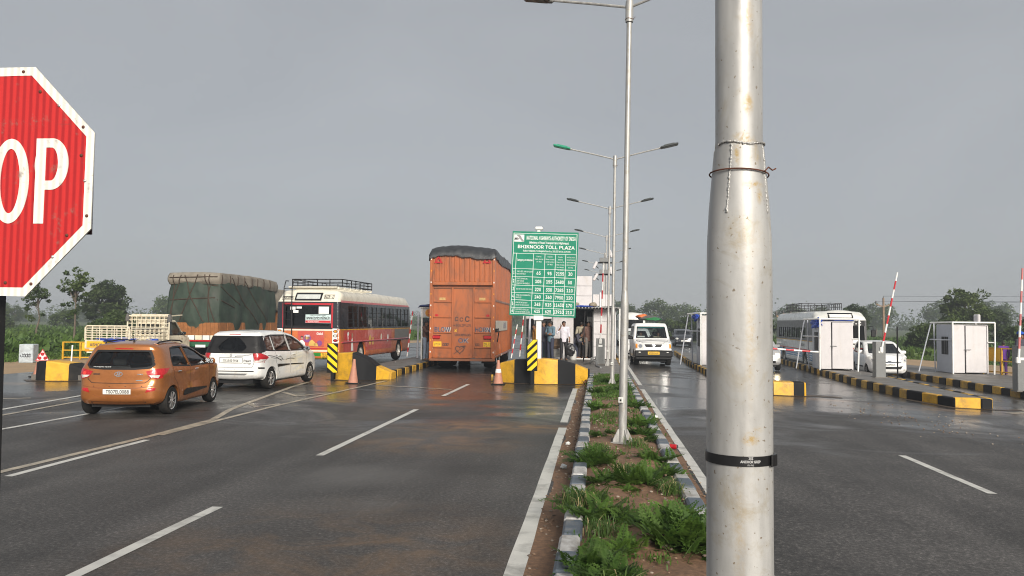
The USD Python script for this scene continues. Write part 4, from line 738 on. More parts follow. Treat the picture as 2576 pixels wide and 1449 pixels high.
# ---------------------------------------------------------------- vehicles: a body as a rounded solid over its side outline
def smooth_poly(pts, q=0.08):
    return Polygon(pts).buffer(-q, 8).buffer(2*q, 8).buffer(-q, 8)
def resample(ring, step):
    l = LineString(ring); n = max(8, int(l.length/step)); return np.array([l.interpolate(i/n, normalized=True).coords[0] for i in range(n)])
def delaunay_in(poly, pts):
    d = Delaunay(pts); t = d.simplices; c = pts[t].mean(1); ok = shapely.contains_xy(poly, c[:, 0], c[:, 1]); t = t[ok]
    a = pts[t]; area = np.cross(a[:, 1]-a[:, 0], a[:, 2]-a[:, 0]); t = t[np.abs(area) > 1e-9]; area = area[np.abs(area) > 1e-9]; t[area < 0] = t[area < 0][:, ::-1]; return t
def solid(poly, S, r, crown=None, K_=8, step=0.05):
    """solid symmetric in x over the outline poly in (y, z): half width S(y, z), edges rounded by r(y, z)"""
    ring = resample(poly.exterior.coords, step*0.7); pts = [ring]
    for d in (0.006, 0.02, 0.045, 0.08, 0.125, 0.19):
        g_ = poly.buffer(-d)
        if g_.is_empty: break
        for q in getattr(g_, 'geoms', [g_]): pts.append(resample(q.exterior.coords, step*(1+d*3)))
    inner = poly.buffer(-0.25); x0, z0, x1, z1 = poly.bounds
    gx, gz = np.meshgrid(np.arange(x0, x1, 0.10), np.arange(z0, z1, 0.10)); q = np.column_stack([gx.ravel(), gz.ravel()]); q = q[shapely.contains_xy(inner, q[:, 0], q[:, 1])]; pts.append(q)
    pts = np.vstack(pts); pts = pts[np.unique(np.round(pts, 4), axis=0, return_index=True)[1]]
    T = delaunay_in(poly.buffer(1e-4), pts); used = np.unique(T); mp = -np.ones(len(pts), int); mp[used] = np.arange(len(used)); pts, T = pts[used], mp[T]
    d = np.maximum(shapely.distance(poly.exterior, shapely.points(pts)), 0); R = r(pts[:, 0], pts[:, 1]); d = np.minimum(d, R)
    w = S(pts[:, 0], pts[:, 1])-(R-np.sqrt(np.maximum(R*R-(R-d)**2, 0)))
    n = len(pts); e = {}
    for t in T:
        for a, b in ((t[0], t[1]), (t[1], t[2]), (t[2], t[0])): e[(a, b)] = e.get((a, b), 0)+1
    be = [(a, b) for (a, b) in e if (b, a) not in e]
    nr = np.zeros((n, 2))
    for a, b in be:
        v = pts[b]-pts[a]; q = np.array([v[1], -v[0]]); nr[a] += q; nr[b] += q
    L = np.linalg.norm(nr, axis=1, keepdims=True); nr = np.where(L > 0, nr/np.maximum(L, 1e-9), 0)
    bn = np.unique(np.array(be).ravel()); cols = {}; V = [np.column_stack([w, pts]), np.column_stack([-w, pts])]; k = 2*n
    cr = crown(pts[:, 0], pts[:, 1]) if crown else np.zeros(n)
    for b in bn:
        ids = [b]
        for i in range(1, K_):
            s = 1-2*i/K_; V.append(np.array([[w[b]*s, *(pts[b]+nr[b]*cr[b]*(1-s*s))]])); ids.append(k); k += 1
        cols[b] = ids+[b+n]
    F = [T, T[:, ::-1]+n]; Q = []
    for a, b in be:
        A, B = cols[a], cols[b]
        for i in range(K_): Q += [[A[i], A[i+1], B[i+1]], [A[i], B[i+1], B[i]]]
    V = np.vstack(V); F = np.vstack(F+[np.array(Q)])
    m = trimesh.Trimesh(V, F, process=False)
    if m.volume < 0: m.invert()
    return m
def to_man(m):
    return m3.Manifold(m3.Mesh(np.asarray(m.vertices, np.float32), np.asarray(m.faces, np.uint32)))
def from_man(m):
    q = m.to_mesh(); return np.array(q.vert_properties[:, :3], float), np.array(q.tri_verts)
def cutter(poly, plane, d0, d1):
    v, f = MB().prism(poly, plane, d0, d1).mesh(); m = trimesh.Trimesh(v, f, process=True); m.merge_vertices()
    if m.volume < 0: m.invert()
    return to_man(m)
def cast(mesh, q, ax, side):
    """the outermost coordinate along axis ax of the mesh over the points q of the other two axes"""
    V, F = mesh; o = [i for i in range(3) if i != ax]; A, B, C = (V[F[:, i]] for i in range(3)); a, b, c = A[:, o], B[:, o], C[:, o]
    lo, hi = np.minimum(np.minimum(a, b), c), np.maximum(np.maximum(a, b), c); den = (b[:, 1]-c[:, 1])*(a[:, 0]-c[:, 0])+(c[:, 0]-b[:, 0])*(a[:, 1]-c[:, 1]); out = np.full(len(q), np.nan)
    for i, p in enumerate(q):
        k = np.nonzero((lo[:, 0] <= p[0]) & (hi[:, 0] >= p[0]) & (lo[:, 1] <= p[1]) & (hi[:, 1] >= p[1]) & (np.abs(den) > 1e-12))[0]
        if not len(k): continue
        u = ((b[k, 1]-c[k, 1])*(p[0]-c[k, 0])+(c[k, 0]-b[k, 0])*(p[1]-c[k, 1]))/den[k]; v = ((c[k, 1]-a[k, 1])*(p[0]-c[k, 0])+(a[k, 0]-c[k, 0])*(p[1]-c[k, 1]))/den[k]; ok = (u >= -1e-6) & (v >= -1e-6) & (u+v <= 1+1e-6)
        if ok.any():
            k, u, v = k[ok], u[ok], v[ok]; s = u*A[k, ax]+v*B[k, ax]+(1-u-v)*C[k, ax]; out[i] = s.max() if side > 0 else s.min()
    bad = np.isnan(out)
    if bad.any() and not bad.all(): out[bad] = out[~bad][cKDTree(q[~bad]).query(q[bad])[1]]
    return out
def drape(mesh, poly, ax, side, off=0.004, step=0.06):
    if not hasattr(poly, 'geom_type'): poly = Polygon(poly)
    VV, FF, n = [], [], 0
    for g_ in getattr(poly, 'geoms', [poly]):
        if g_.is_empty or g_.area < 1e-7: continue
        st = min(step, max(0.008, math.sqrt(g_.area)/5)); pts = [resample(g_.exterior.coords, st)]+[resample(h.coords, st) for h in g_.interiors]+[np.array(g_.exterior.coords)[:-1]]
        x0, z0, x1, z1 = g_.bounds; gx, gz = np.meshgrid(np.arange(x0, x1, st), np.arange(z0, z1, st)); q = np.column_stack([gx.ravel(), gz.ravel()]); q = q[shapely.contains_xy(g_.buffer(-st*.4), q[:, 0], q[:, 1])]; pts.append(q)
        q = np.vstack(pts); q = q[np.unique(np.round(q, 4), axis=0, return_index=True)[1]]; T = delaunay_in(g_.buffer(1e-5), q); h = cast(mesh, q, ax, side)+side*off
        o = [i for i in range(3) if i != ax]; v = np.zeros((len(q), 3)); v[:, o] = q; v[:, ax] = h
        if (side > 0) == (ax == 1): T = T[:, ::-1]
        VV.append(v); FF.append(T+n); n += len(v)
    return np.vstack(VV), np.vstack(FF)
def drape_text(mesh, s, h, w, ax, side, at, off=0.004, bold=True):
    v, f = text(s, h, w, .003, bold)
    if ax == 1 and side < 0: u = np.column_stack([v[:, 0]+at[0], v[:, 1]+at[1]])
    elif ax == 1: u = np.column_stack([at[0]-v[:, 0], v[:, 1]+at[1]])
    else: u = np.column_stack([(v[:, 0] if side > 0 else -v[:, 0])+at[0], v[:, 1]+at[1]])
    hh = cast(mesh, u, ax, side)+side*(off+v[:, 2]); o = [i for i in range(3) if i != ax]; V = np.zeros((len(v), 3)); V[:, o] = u; V[:, ax] = hh; return V, f
def wheel(t, c, R, w, side, rim='alloy', spokes=8, twin=False, label=None):
    x = side; m = MB().lathe([(R*.66, -w/2), (R*.93, -w/2), (R*.985, -w*.38), (R, -w*.2), (R, w*.2), (R*.985, w*.38), (R*.93, w/2), (R*.66, w/2), (R*.64, 0), (R*.66, -w/2)], 30, c, 'x'); p = P('wheel', t, m, K['rubber'], smooth=35, label=label)
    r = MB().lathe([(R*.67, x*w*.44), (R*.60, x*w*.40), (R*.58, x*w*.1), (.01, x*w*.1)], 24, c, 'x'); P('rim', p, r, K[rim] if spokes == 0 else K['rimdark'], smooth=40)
    s = MB()
    for k in range(spokes):
        a = k*2*math.pi/spokes+.2; d = np.array([0, math.cos(a), math.sin(a)]); o = np.asarray(c, float)+np.array([x*w*.40, 0, 0]); s.bar(o+d*R*.10, o+d*R*.62, R*.10, .02)
    s.lathe([(R*.69, x*w*.46), (R*.66, x*w*.47), (R*.60, x*w*.42)], 24, c, 'x'); s.lathe([(.001, x*w*.45), (R*.11, x*w*.44), (R*.14, x*w*.36)], 14, c, 'x'); P('spokes', p, s, K[rim], smooth=30)
    return p
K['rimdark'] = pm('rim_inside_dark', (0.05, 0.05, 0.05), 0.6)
def paint(name, c, m=0.0, dirt=0.0, dc=(0.30, 0.24, 0.17), r=0.32, **kw): return pm(name, c, r, m, var=0.04, sc=3, coat=0.6, dirt=dirt, dc=dc, dsc=2.0, rv=0.08, **kw)
def car_body(t, outline, W, r0, arches, rear_glass, front_glass, side_glass, body, belt=0.95, tumble=0.24, q=0.07, tr=0.09, tf=0.14, roof_r=0.11, pane='glass', cab=None, ext=None):
    """body shell with cut windows; returns the outer skin for draping"""
    poly = smooth_poly(outline, q); y0, z0, y1, z1 = poly.bounds
    def S(y, z):
        s = np.full(np.shape(y), W/2, float); s = s-tr*np.clip((y0+0.55-y)/0.55, 0, 1)**2-tf*np.clip((y-(y1-0.75))/0.75, 0, 1)**2
        s = s-np.clip(z-belt, 0, 9)*tumble-np.clip(0.38-z, 0, 1)*0.16; return s+0.014*np.exp(-((z-(belt-.10))/.05)**2)-0.010*np.exp(-((z-(belt-.36))/.09)**2)
    rr = lambda y, z: np.where(z > belt+.2, roof_r, np.where((y > y1-.5) | (y < y0+.35), r0, 0.06+0.0*z))
    cr = lambda y, z: np.where((y < y0+.25), .035, np.where(y > y1-.45, .07, .022))*np.clip((z-z0)/.1, 0, 1)
    out = solid(poly, S, rr, cr); ov = (np.array(out.vertices), np.array(out.faces)); M = to_man(out)
    ip = poly.buffer(-.055, 4).intersection(shapely.box(y0+.05, z0+.12, (cab or y1-.8), 9)).buffer(-.02).buffer(.02)
    if ip.geom_type != 'Polygon': ip = max(ip.geoms, key=lambda g_: g_.area)
    inn = solid(ip, lambda y, z: S(y, z)-.055, lambda y, z: np.full(np.shape(y), .05), None, 4, .09); M = M-to_man(inn)
    for g_ in side_glass: M = M-cutter(Polygon(g_).buffer(-.012).buffer(.012), 'yz', -2, 2)
    if rear_glass is not None: M = M-cutter(rear_glass, 'xz', y0-1, y0+1.0)
    if front_glass is not None: M = M-cutter(front_glass, 'xz', y1-1.9, y1+1)
    for (ay, az, ar) in arches: M = M-to_man(trimesh.creation.cylinder(ar, 5, sections=40, transform=np.array([[0, 0, 1, 0], [1, 0, 0, ay], [0, 1, 0, az], [0, 0, 0, 1]], float)))
    P('body', t, from_man(M), K[body] if isinstance(body, str) else body, smooth=32)
    for g_ in side_glass:
        g2 = Polygon(g_)
        for sd in (1, -1):
            v, f = drape(ov, g2.buffer(.004), 0, sd, -.018); P('window_pane', t, (v, f), K[pane], smooth=True)
            P('window_seal', t, drape(ov, g2.buffer(.022).difference(g2.buffer(-.010)), 0, sd, .003, .05), K['black'], smooth=True)
    if rear_glass is not None:
        rp = Polygon(rear_glass) if not hasattr(rear_glass, 'area') else rear_glass; P('rear_window', t, drape(ov, rp.buffer(.004), 1, -1, -.014), K[pane], smooth=True); P('window_seal', t, drape(ov, rp.buffer(.012).difference(rp.buffer(-.03)), 1, -1, .003, .05), K['black'], smooth=True)
    if front_glass is not None:
        fp = Polygon(front_glass) if not hasattr(front_glass, 'area') else front_glass; P('windscreen', t, drape(ov, fp.buffer(.004), 1, 1, -.014), K[pane], smooth=True); P('window_seal', t, drape(ov, fp.buffer(.012).difference(fp.buffer(-.025)), 1, 1, .003, .05), K['black'], smooth=True)
    ym = [a[0] for a in arches]; wr = arches[0][2]
    P('underbody', t, MB().box((0, (y0+y1)/2, .30), (W-.56, y1-y0-.35, .22)).box((0, (ym[0]+ym[1])/2, .28), (W-.16, ym[1]-ym[0]-2*wr-.06, .16)), K['black'], smooth=False)
    return ov
def seam(ov, line, ax, side, w=.007): return drape(ov, LineString(line).buffer(w/2, cap_style='flat'), ax, side, .0015, .04)
def both(t, name, ov, poly, mat, off=.004, step=.05, label=None):
    for sd in (1, -1): P(name, t, drape(ov, poly, 0, sd, off, step), K[mat], smooth=True, label=label)
def mirx(poly): return [(-x, z) for x, z in poly]
def seats(t, rows, W, mat='seat', head=True):
    for y, z in rows:
        for x in (-W*.24, W*.24):
            b = MB().box((x, y, z+.28), (.46, .13, .60), bev=.05).box((x, y+.25, z), (.46, .5, .15), bev=.04); s = P('seat', t, b, K[mat], smooth=40)
            if head: P('headrest', s, MB().box((x, y-.02, z+.68), (.27, .09, .17), bev=.04), K[mat], smooth=40)
def mirrors(t, x, y, z, mat, W=.22):
    for sd in (1, -1):
        p = P('wing_mirror', t, MB().box((sd*(x+.10), y, z), (W, .10, .145), bev=.04).bar((sd*(x-.05), y+.03, z-.05), (sd*(x+.05), y, z-.03), .06), K[mat], smooth=40); P('mirror_glass', p, MB().box((sd*(x+.10), y-.052, z), (W-.05, .004, .11), bev=.001), K['mirror'], smooth=False)

# ---- orange hatchback
def hatchback_orange():
    K['orange'] = paint('copper_orange_metallic', (0.36, 0.128, 0.033), 0.45, dirt=0.15, dc=(0.32, 0.14, 0.05))
    t = thing('hatchback_car', 'copper orange hatchback seen from behind on the wet road at the left', 'car', (-9.23, 14.98, 0), rz=8.5, scale=(1, 1, .925))
    o = [(-.48, .26), (-.565, .36), (-.585, .56), (-.55, .70), (-.53, .74), (-.52, .88), (-.49, 1.02), (-.36, 1.30), (-.31, 1.40), (-.37, 1.455), (-.20, 1.495), (.3, 1.53), (.9, 1.525), (1.35, 1.46), (1.66, 1.36), (2.1, 1.15), (2.45, 1.0), (2.8, .92), (3.05, .80), (3.17, .62), (3.18, .40), (3.08, .24), (2.4, .20), (.4, .20), (-.3, .22)]
    rg_ = [(-.58, 1.01), (-.635, 1.075), (-.585, 1.22), (-.51, 1.365), (.51, 1.365), (.585, 1.22), (.635, 1.075), (.58, 1.01), (.3, .985), (-.3, .985)]; fg = [(-.66, 1.03), (-.53, 1.40), (.53, 1.40), (.66, 1.03)]
    w1 = [(.02, 1.045), (.06, 1.18), (.20, 1.39), (.40, 1.415), (.80, 1.42), (.90, .995)]; w2 = [(.97, .99), (.88, 1.42), (1.25, 1.385), (1.52, 1.30), (2.06, 1.05), (2.08, .99)]
    ov = car_body(t, o, 1.67, .16, [(0, .29, .335), (2.425, .29, .335)], rg_, fg, [w1, w2], 'orange', belt=.97, tumble=.40, q=.05, tr=.13, roof_r=.16)
    for y in (0, 2.425):
        for sd in (1, -1): wheel(t, (sd*.735, y, .295), .295, .175, sd, 'alloy', 8)
    tl = [(.50, .94), (.56, .83), (.70, .78), (.78, .80), (.80, 1.0), (.66, .985)]
    for s, pl in ((1, tl), (-1, mirx(tl))):
        p = P('tail_light', t, drape(ov, pl, 1, -1, .008, .03), K['redlens'], smooth=True); P('reversing_lens', p, drape(ov, [(x*s if s > 0 else -x, z) for x, z in [(.555, .865), (.60, .825), (.72, .80), (.75, .865)]], 1, -1, .011, .03), K['clear'], smooth=True)
        P('light_glow', p, drape(ov, affinity.translate(Point(0, 0).buffer(.035), s*.665, .905), 1, -1, .012, .02), pm(f'tail_light_glow_{s+1}', (0.75, 0.04, 0.03), .3, emit=0.12), smooth=True)
    for sd in (1, -1): P('tail_light_side', t, drape(ov, [(-.50, .82), (-.30, .90), (-.17, 1.0), (-.40, 1.0), (-.50, .99)], 0, sd, .006, .03), K['redlens'], smooth=True)
    for s in (1, -1): P('reflector', t, drape(ov, [(s*.52, .505), (s*.68, .545), (s*.695, .60), (s*.56, .60)], 1, -1, .006, .03), K['redlens'], smooth=True)
    P('tailgate_gap', t, seam(ov, [(-.60, .97), (-.585, .78), (-.50, .705), (0, .695), (.50, .705), (.585, .78), (.60, .97)], 1, -1, .012), K['black'], smooth=True)
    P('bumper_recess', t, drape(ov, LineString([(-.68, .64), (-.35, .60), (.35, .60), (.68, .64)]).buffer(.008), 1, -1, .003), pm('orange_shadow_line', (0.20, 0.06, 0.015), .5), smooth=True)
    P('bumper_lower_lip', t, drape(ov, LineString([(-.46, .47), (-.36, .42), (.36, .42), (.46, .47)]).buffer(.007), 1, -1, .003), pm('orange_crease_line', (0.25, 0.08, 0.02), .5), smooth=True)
    np_ = P('number_plate', t, drape(ov, shapely.box(-.26, .475, .26, .58), 1, -1, .010), K['plate'], smooth=False); P('plate_lettering', np_, drape_text(ov, 'TS07EL0088', .068, .43, 1, -1, (.015, .527), .012), K['ink'], smooth=False)
    P('diffuser', t, drape(ov, shapely.box(-.52, .25, .52, .315), 1, -1, .004), K['black'], smooth=True)
    em = P('emblem', t, drape(ov, affinity.scale(Point(0, .885).buffer(.052), 1.5, 1), 1, -1, .010, .02), K['chrome'], smooth=True)
    P('emblem_field', em, drape(ov, affinity.scale(Point(0, .885).buffer(.040), 1.6, 1), 1, -1, .012, .02), K['orange'], smooth=True)
    hh = LineString([(-.028, .852), (-.012, .918)]).buffer(.0085).union(LineString([(.012, .852), (.030, .918)]).buffer(.0085)).union(LineString([(-.02, .88), (.022, .89)]).buffer(.007)); P('emblem_letter', em, drape(ov, hh, 1, -1, .014, .015), K['chrome'], smooth=True)
    P('badge', t, drape_text(ov, 'GRAND', .032, .13, 1, -1, (-.42, .885), .005), K['ink'], smooth=False); P('badge', t, drape_text(ov, 'asta', .03, .10, 1, -1, (.40, .885), .005), K['chrome'], smooth=False); P('badge', t, drape(ov, shapely.box(.33, .745, .45, .765), 1, -1, .006), K['chrome'], smooth=False)
    P('rear_sticker', t, drape_text(ov, 'Drive in Happiness  relax in life', .020, .34, 1, -1, (-.33, 1.035), .004, False), K['signwhite'], smooth=False)
    P('high_brake_light', t, drape(ov, shapely.box(-.17, 1.395, .17, 1.415), 1, -1, .004), K['redlens'], smooth=True)
    P('rear_wiper', t, MB().bar((.16, -.50, 1.05), (-.20, -.522, 1.01), .022, .014).box((.17, -.495, 1.05), (.05, .03, .03)), K['black'], smooth=False)
    for x in (-.45, -.15, .15, .45): P('parking_sensor', t, drape(ov, Point(x, .635).buffer(.009), 1, -1, .004, .008), K['black'], smooth=True)
    for l in ([(.90, .99), (.93, .7), (.93, .34)], [(-.02, 1.03), (.02, .80), (.26, .62), (.36, .34)], [(2.10, 1.0), (2.14, .62), (2.02, .34)]): 
        for sd in (1, -1): P('door_gap', t, seam(ov, l, 0, sd, .010), K['black'], smooth=True)
    both(t, 'side_moulding', ov, [(.52, .36), (.58, .455), (.74, .49), (1.95, .44), (1.93, .40), (.60, .34)], 'black', .010)
    for y in (.26, 1.22):
        for sd in (1, -1):
            x = float(cast(ov, np.array([[y, .90]]), 0, sd)[0]); P('door_handle', t, MB().box((x+sd*.014, y, .90), (.032, .17, .035), bev=.012), K['chrome'], smooth=40)
    for sd in (1, -1): P('roof_rail', t, MB().tube([(sd*.50, -.05, 1.485), (sd*.515, .05, 1.535), (sd*.53, .6, 1.565), (sd*.53, 1.1, 1.545), (sd*.52, 1.25, 1.505)], .016, 8), K['black'])
    P('aerial', t, MB().tube([(0, .10, 1.53), (0, .0, 1.72)], .006, 6).lathe([(.03, 0), (.012, .04), (.001, .045)], 12, (0, .1, 1.525)), K['black'])
    mirrors(t, .80, 1.93, 1.04, 'orange'); seats(t, [(.35, .42), (1.25, .42)], 1.55, 'seat'); P('parcel_shelf', t, MB().box((0, -.12, .95), (1.15, .40, .03), bev=.01), K['beige'], smooth=False); P('dashboard', t, MB().box((0, 1.98, .86), (1.3, .4, .2), bev=.06), K['seat'], smooth=40)
    return t
hatchback_orange()
# ---- white people carrier
def carrier_white():
    K['mpv'] = paint('white_car_paint', (0.76, 0.76, 0.74), 0, dirt=0.30, dc=(0.36, 0.28, 0.18))
    t = thing('people_carrier', 'white people carrier with dark rear window between the orange hatchback and the red bus', 'car', (-9.72, 21.05, 0), rz=-1.5, scale=(1, 1, .92))
    o = [(-.62, .34), (-.70, .44), (-.715, .60), (-.68, .68), (-.66, .74), (-.645, 1.02), (-.60, 1.22), (-.48, 1.56), (-.43, 1.64), (-.25, 1.685), (.5, 1.715), (1.1, 1.70), (1.7, 1.60), (2.1, 1.44), (2.6, 1.16), (2.85, 1.04), (3.2, .95), (3.42, .82), (3.52, .62), (3.52, .42), (3.42, .27), (2.7, .23), (.4, .23), (-.3, .28)]
    rg_ = [(-.69, 1.12), (-.56, 1.55), (.56, 1.55), (.69, 1.12), (.67, 1.085), (-.67, 1.085)]; fg = [(-.66, 1.13), (-.53, 1.54), (.53, 1.54), (.66, 1.13)]
    wA = [(-.36, 1.16), (-.30, 1.40), (-.16, 1.55), (.16, 1.58), (.20, 1.13)]; wB = [(.25, 1.13), (.21, 1.585), (1.12, 1.575), (1.20, 1.10)]; wC = [(1.27, 1.10), (1.20, 1.57), (1.65, 1.50), (2.0, 1.35), (2.38, 1.12), (2.40, 1.09)]
    ov = car_body(t, o, 1.70, .15, [(0, .31, .36), (2.74, .31, .36)], rg_, fg, [wA, wB, wC], 'mpv', belt=1.05, tumble=.31, q=.05, pane='tint')
    for y in (0, 2.74):
        for sd in (1, -1): wheel(t, (sd*.745, y, .315), .315, .185, sd, 'alloy', 7)
    tl = [(.60, 1.09), (.66, .82), (.83, .80), (.83, 1.08)]
    for s, pl in ((1, tl), (-1, mirx(tl))):
        p = P('tail_light', t, drape(ov, pl, 1, -1, .008, .03), K['redlens'], smooth=True); P('reversing_lens', p, drape(ov, [(s*.655, .86), (s*.67, .825), (s*.82, .81), (s*.82, .87)], 1, -1, .011, .03), K['clear'], smooth=True)
    for sd in (1, -1):
        p = P('tail_light_side', t, drape(ov, [(-.62, .83), (-.40, .85), (-.24, .95), (-.34, 1.0), (-.62, 1.09)], 0, sd, .006, .03), K['redlens'], smooth=True); P('reversing_lens', p, drape(ov, [(-.60, .84), (-.40, .86), (-.36, .90), (-.60, .90)], 0, sd, .009, .03), K['clear'], smooth=True)
    both(t, 'pillar_panel', ov, [(-.66, 1.09), (-.52, 1.55), (-.30, 1.58), (-.37, 1.12)], 'black', .012, .02)
    P('rear_glass_surround', t, drape(ov, Polygon([(-.84, 1.07), (-.80, 1.10), (-.70, 1.57), (.70, 1.57), (.80, 1.10), (.84, 1.07)]).difference(Polygon(rg_).buffer(-.01)), 1, -1, .012, .02), K['black'], smooth=True)
    np_ = P('number_plate', t, drape(ov, shapely.box(-.26, .80, .26, .91), 1, -1, .008), K['plate'], smooth=False); P('plate_lettering', np_, drape_text(ov, 'TS 15 ED 7916', .06, .42, 1, -1, (0, .855), .011), K['ink'], smooth=False)
    P('plate_recess', t, drape(ov, shapely.box(-.33, .78, .33, .95).difference(shapely.box(-.315, .792, .315, .935)), 1, -1, .003), K['boxgrey'], smooth=False)
    P('tailgate_gap', t, seam(ov, [(-.60, 1.06), (-.64, .80), (-.60, .665), (.60, .665), (.64, .80), (.60, 1.06)], 1, -1, .012), K['black'], smooth=True)
    P('bumper_slot', t, drape(ov, [(-.72, .54), (.66, .54), (.66, .565), (-.72, .565)], 1, -1, .004), K['black'], smooth=True); P('bumper_mesh', t, drape(ov, [(-.42, .44), (-.50, .49), (.50, .49), (.42, .44)], 1, -1, .004), K['boxgrey'], smooth=True)
    for sd in (1, -1): P('bumper_strip', t, drape(ov, [(-.64, .63), (-.64, .675), (-.42, .66), (-.42, .62)], 0, sd, .012, .03), K['black'], smooth=True)
    e = LineString([(.03, 1.035), (.0, 1.045), (-.03, 1.02), (.03, .995), (.0, .97), (-.03, .98)]).buffer(.009, cap_style='flat'); P('emblem', t, drape(ov, e, 1, -1, .006, .015), K['alloy'], smooth=True)
    P('script_badge', t, drape_text(ov, 'Pearl', .06, .20, 1, -1, (.46, .855), .004), K['ink'], smooth=False); P('badge', t, drape_text(ov, 'ERTIGA', .026, .20, 1, -1, (.46, .785), .004), K['ink'], smooth=False); P('badge', t, drape_text(ov, 'VDI', .022, .07, 1, -1, (.52, .745), .004), K['ink'], smooth=False); P('badge', t, drape(ov, shapely.box(-.60, .77, -.47, .815), 1, -1, .005), K['boxgrey'], smooth=False)
    P('rear_sticker', t, drape_text(ov, 'YLM', .06, .16, 1, -1, (-.1, .935), .004, False) if False else drape(ov, LineString([(.12, .97), (.30, .985), (.55, 1.03)]).buffer(.006).union(LineString([(.10, .985), (.35, 1.02), (.6, 1.045)]).buffer(.004)), 1, -1, .004), pm('sticker_slate', (0.10, 0.12, 0.16), .5), smooth=True)
    for sd in (1, -1):
        sw = LineString([(-.28, 1.0), (.0, .97), (.35, .90), (.62, .80)]).buffer(.009).union(LineString([(-.1, .93), (.3, .88), (.8, .82)]).buffer(.005)).union(LineString([(.9, .83), (1.2, .855), (1.5, .83)]).buffer(.010)).union(LineString([(.2, .99), (.55, .93), (.7, .85), (.6, .88)]).buffer(.006)); P('swirl_sticker', t, drape(ov, sw, 0, sd, .003, .04), pm(f'swirl_black_{sd+1}', (0.06, 0.06, 0.07), .5), smooth=True)
        P('side_moulding', t, drape(ov, [(.38, .63), (.38, .72), (1.18, .69), (1.18, .655)], 0, sd, .012), K['black'], smooth=True); P('side_moulding', t, drape(ov, [(1.26, .655), (1.26, .69), (2.2, .655), (2.2, .63)], 0, sd, .012), K['black'], smooth=True)
    for l in ([(1.23, 1.10), (1.24, .4)], [(.22, 1.13), (.24, .85), (.42, .62), (.48, .42)], [(2.40, 1.10), (2.43, .7), (2.32, .42)]):
        for sd in (1, -1): P('door_gap', t, seam(ov, l, 0, sd, .010), K['black'], smooth=True)
    for y in (.42, 1.42):
        for sd in (1, -1):
            x = float(cast(ov, np.array([[y, .97]]), 0, sd)[0]); P('door_handle', t, MB().box((x+sd*.014, y, .97), (.032, .18, .035), bev=.012), K['mpv'], smooth=40)
    P('high_brake_light', t, drape(ov, shapely.box(-.16, 1.605, .16, 1.625), 1, -1, .006), K['redlens'], smooth=True); P('rear_wiper', t, MB().bar((.10, -.645, 1.10), (-.32, -.62, 1.165), .025, .016).box((.11, -.64, 1.09), (.05, .03, .04)), K['black'], smooth=False)
    for x in (-.45, -.15, .15, .45): P('parking_sensor', t, drape(ov, Point(x, .60).buffer(.010), 1, -1, .004, .008), K['boxgrey'], smooth=True)
    for x in (-.35, 0, .35): P('roof_rib', t, drape(ov, shapely.box(x-.02, -.1, x+.02, 1.3), 2, 1, .006, .2), K['mpv'], smooth=True)
    mirrors(t, .82, 2.22, 1.12, 'chrome'); seats(t, [(-.1, .55), (.75, .50), (1.55, .50)], 1.6)
    return t
carrier_white()
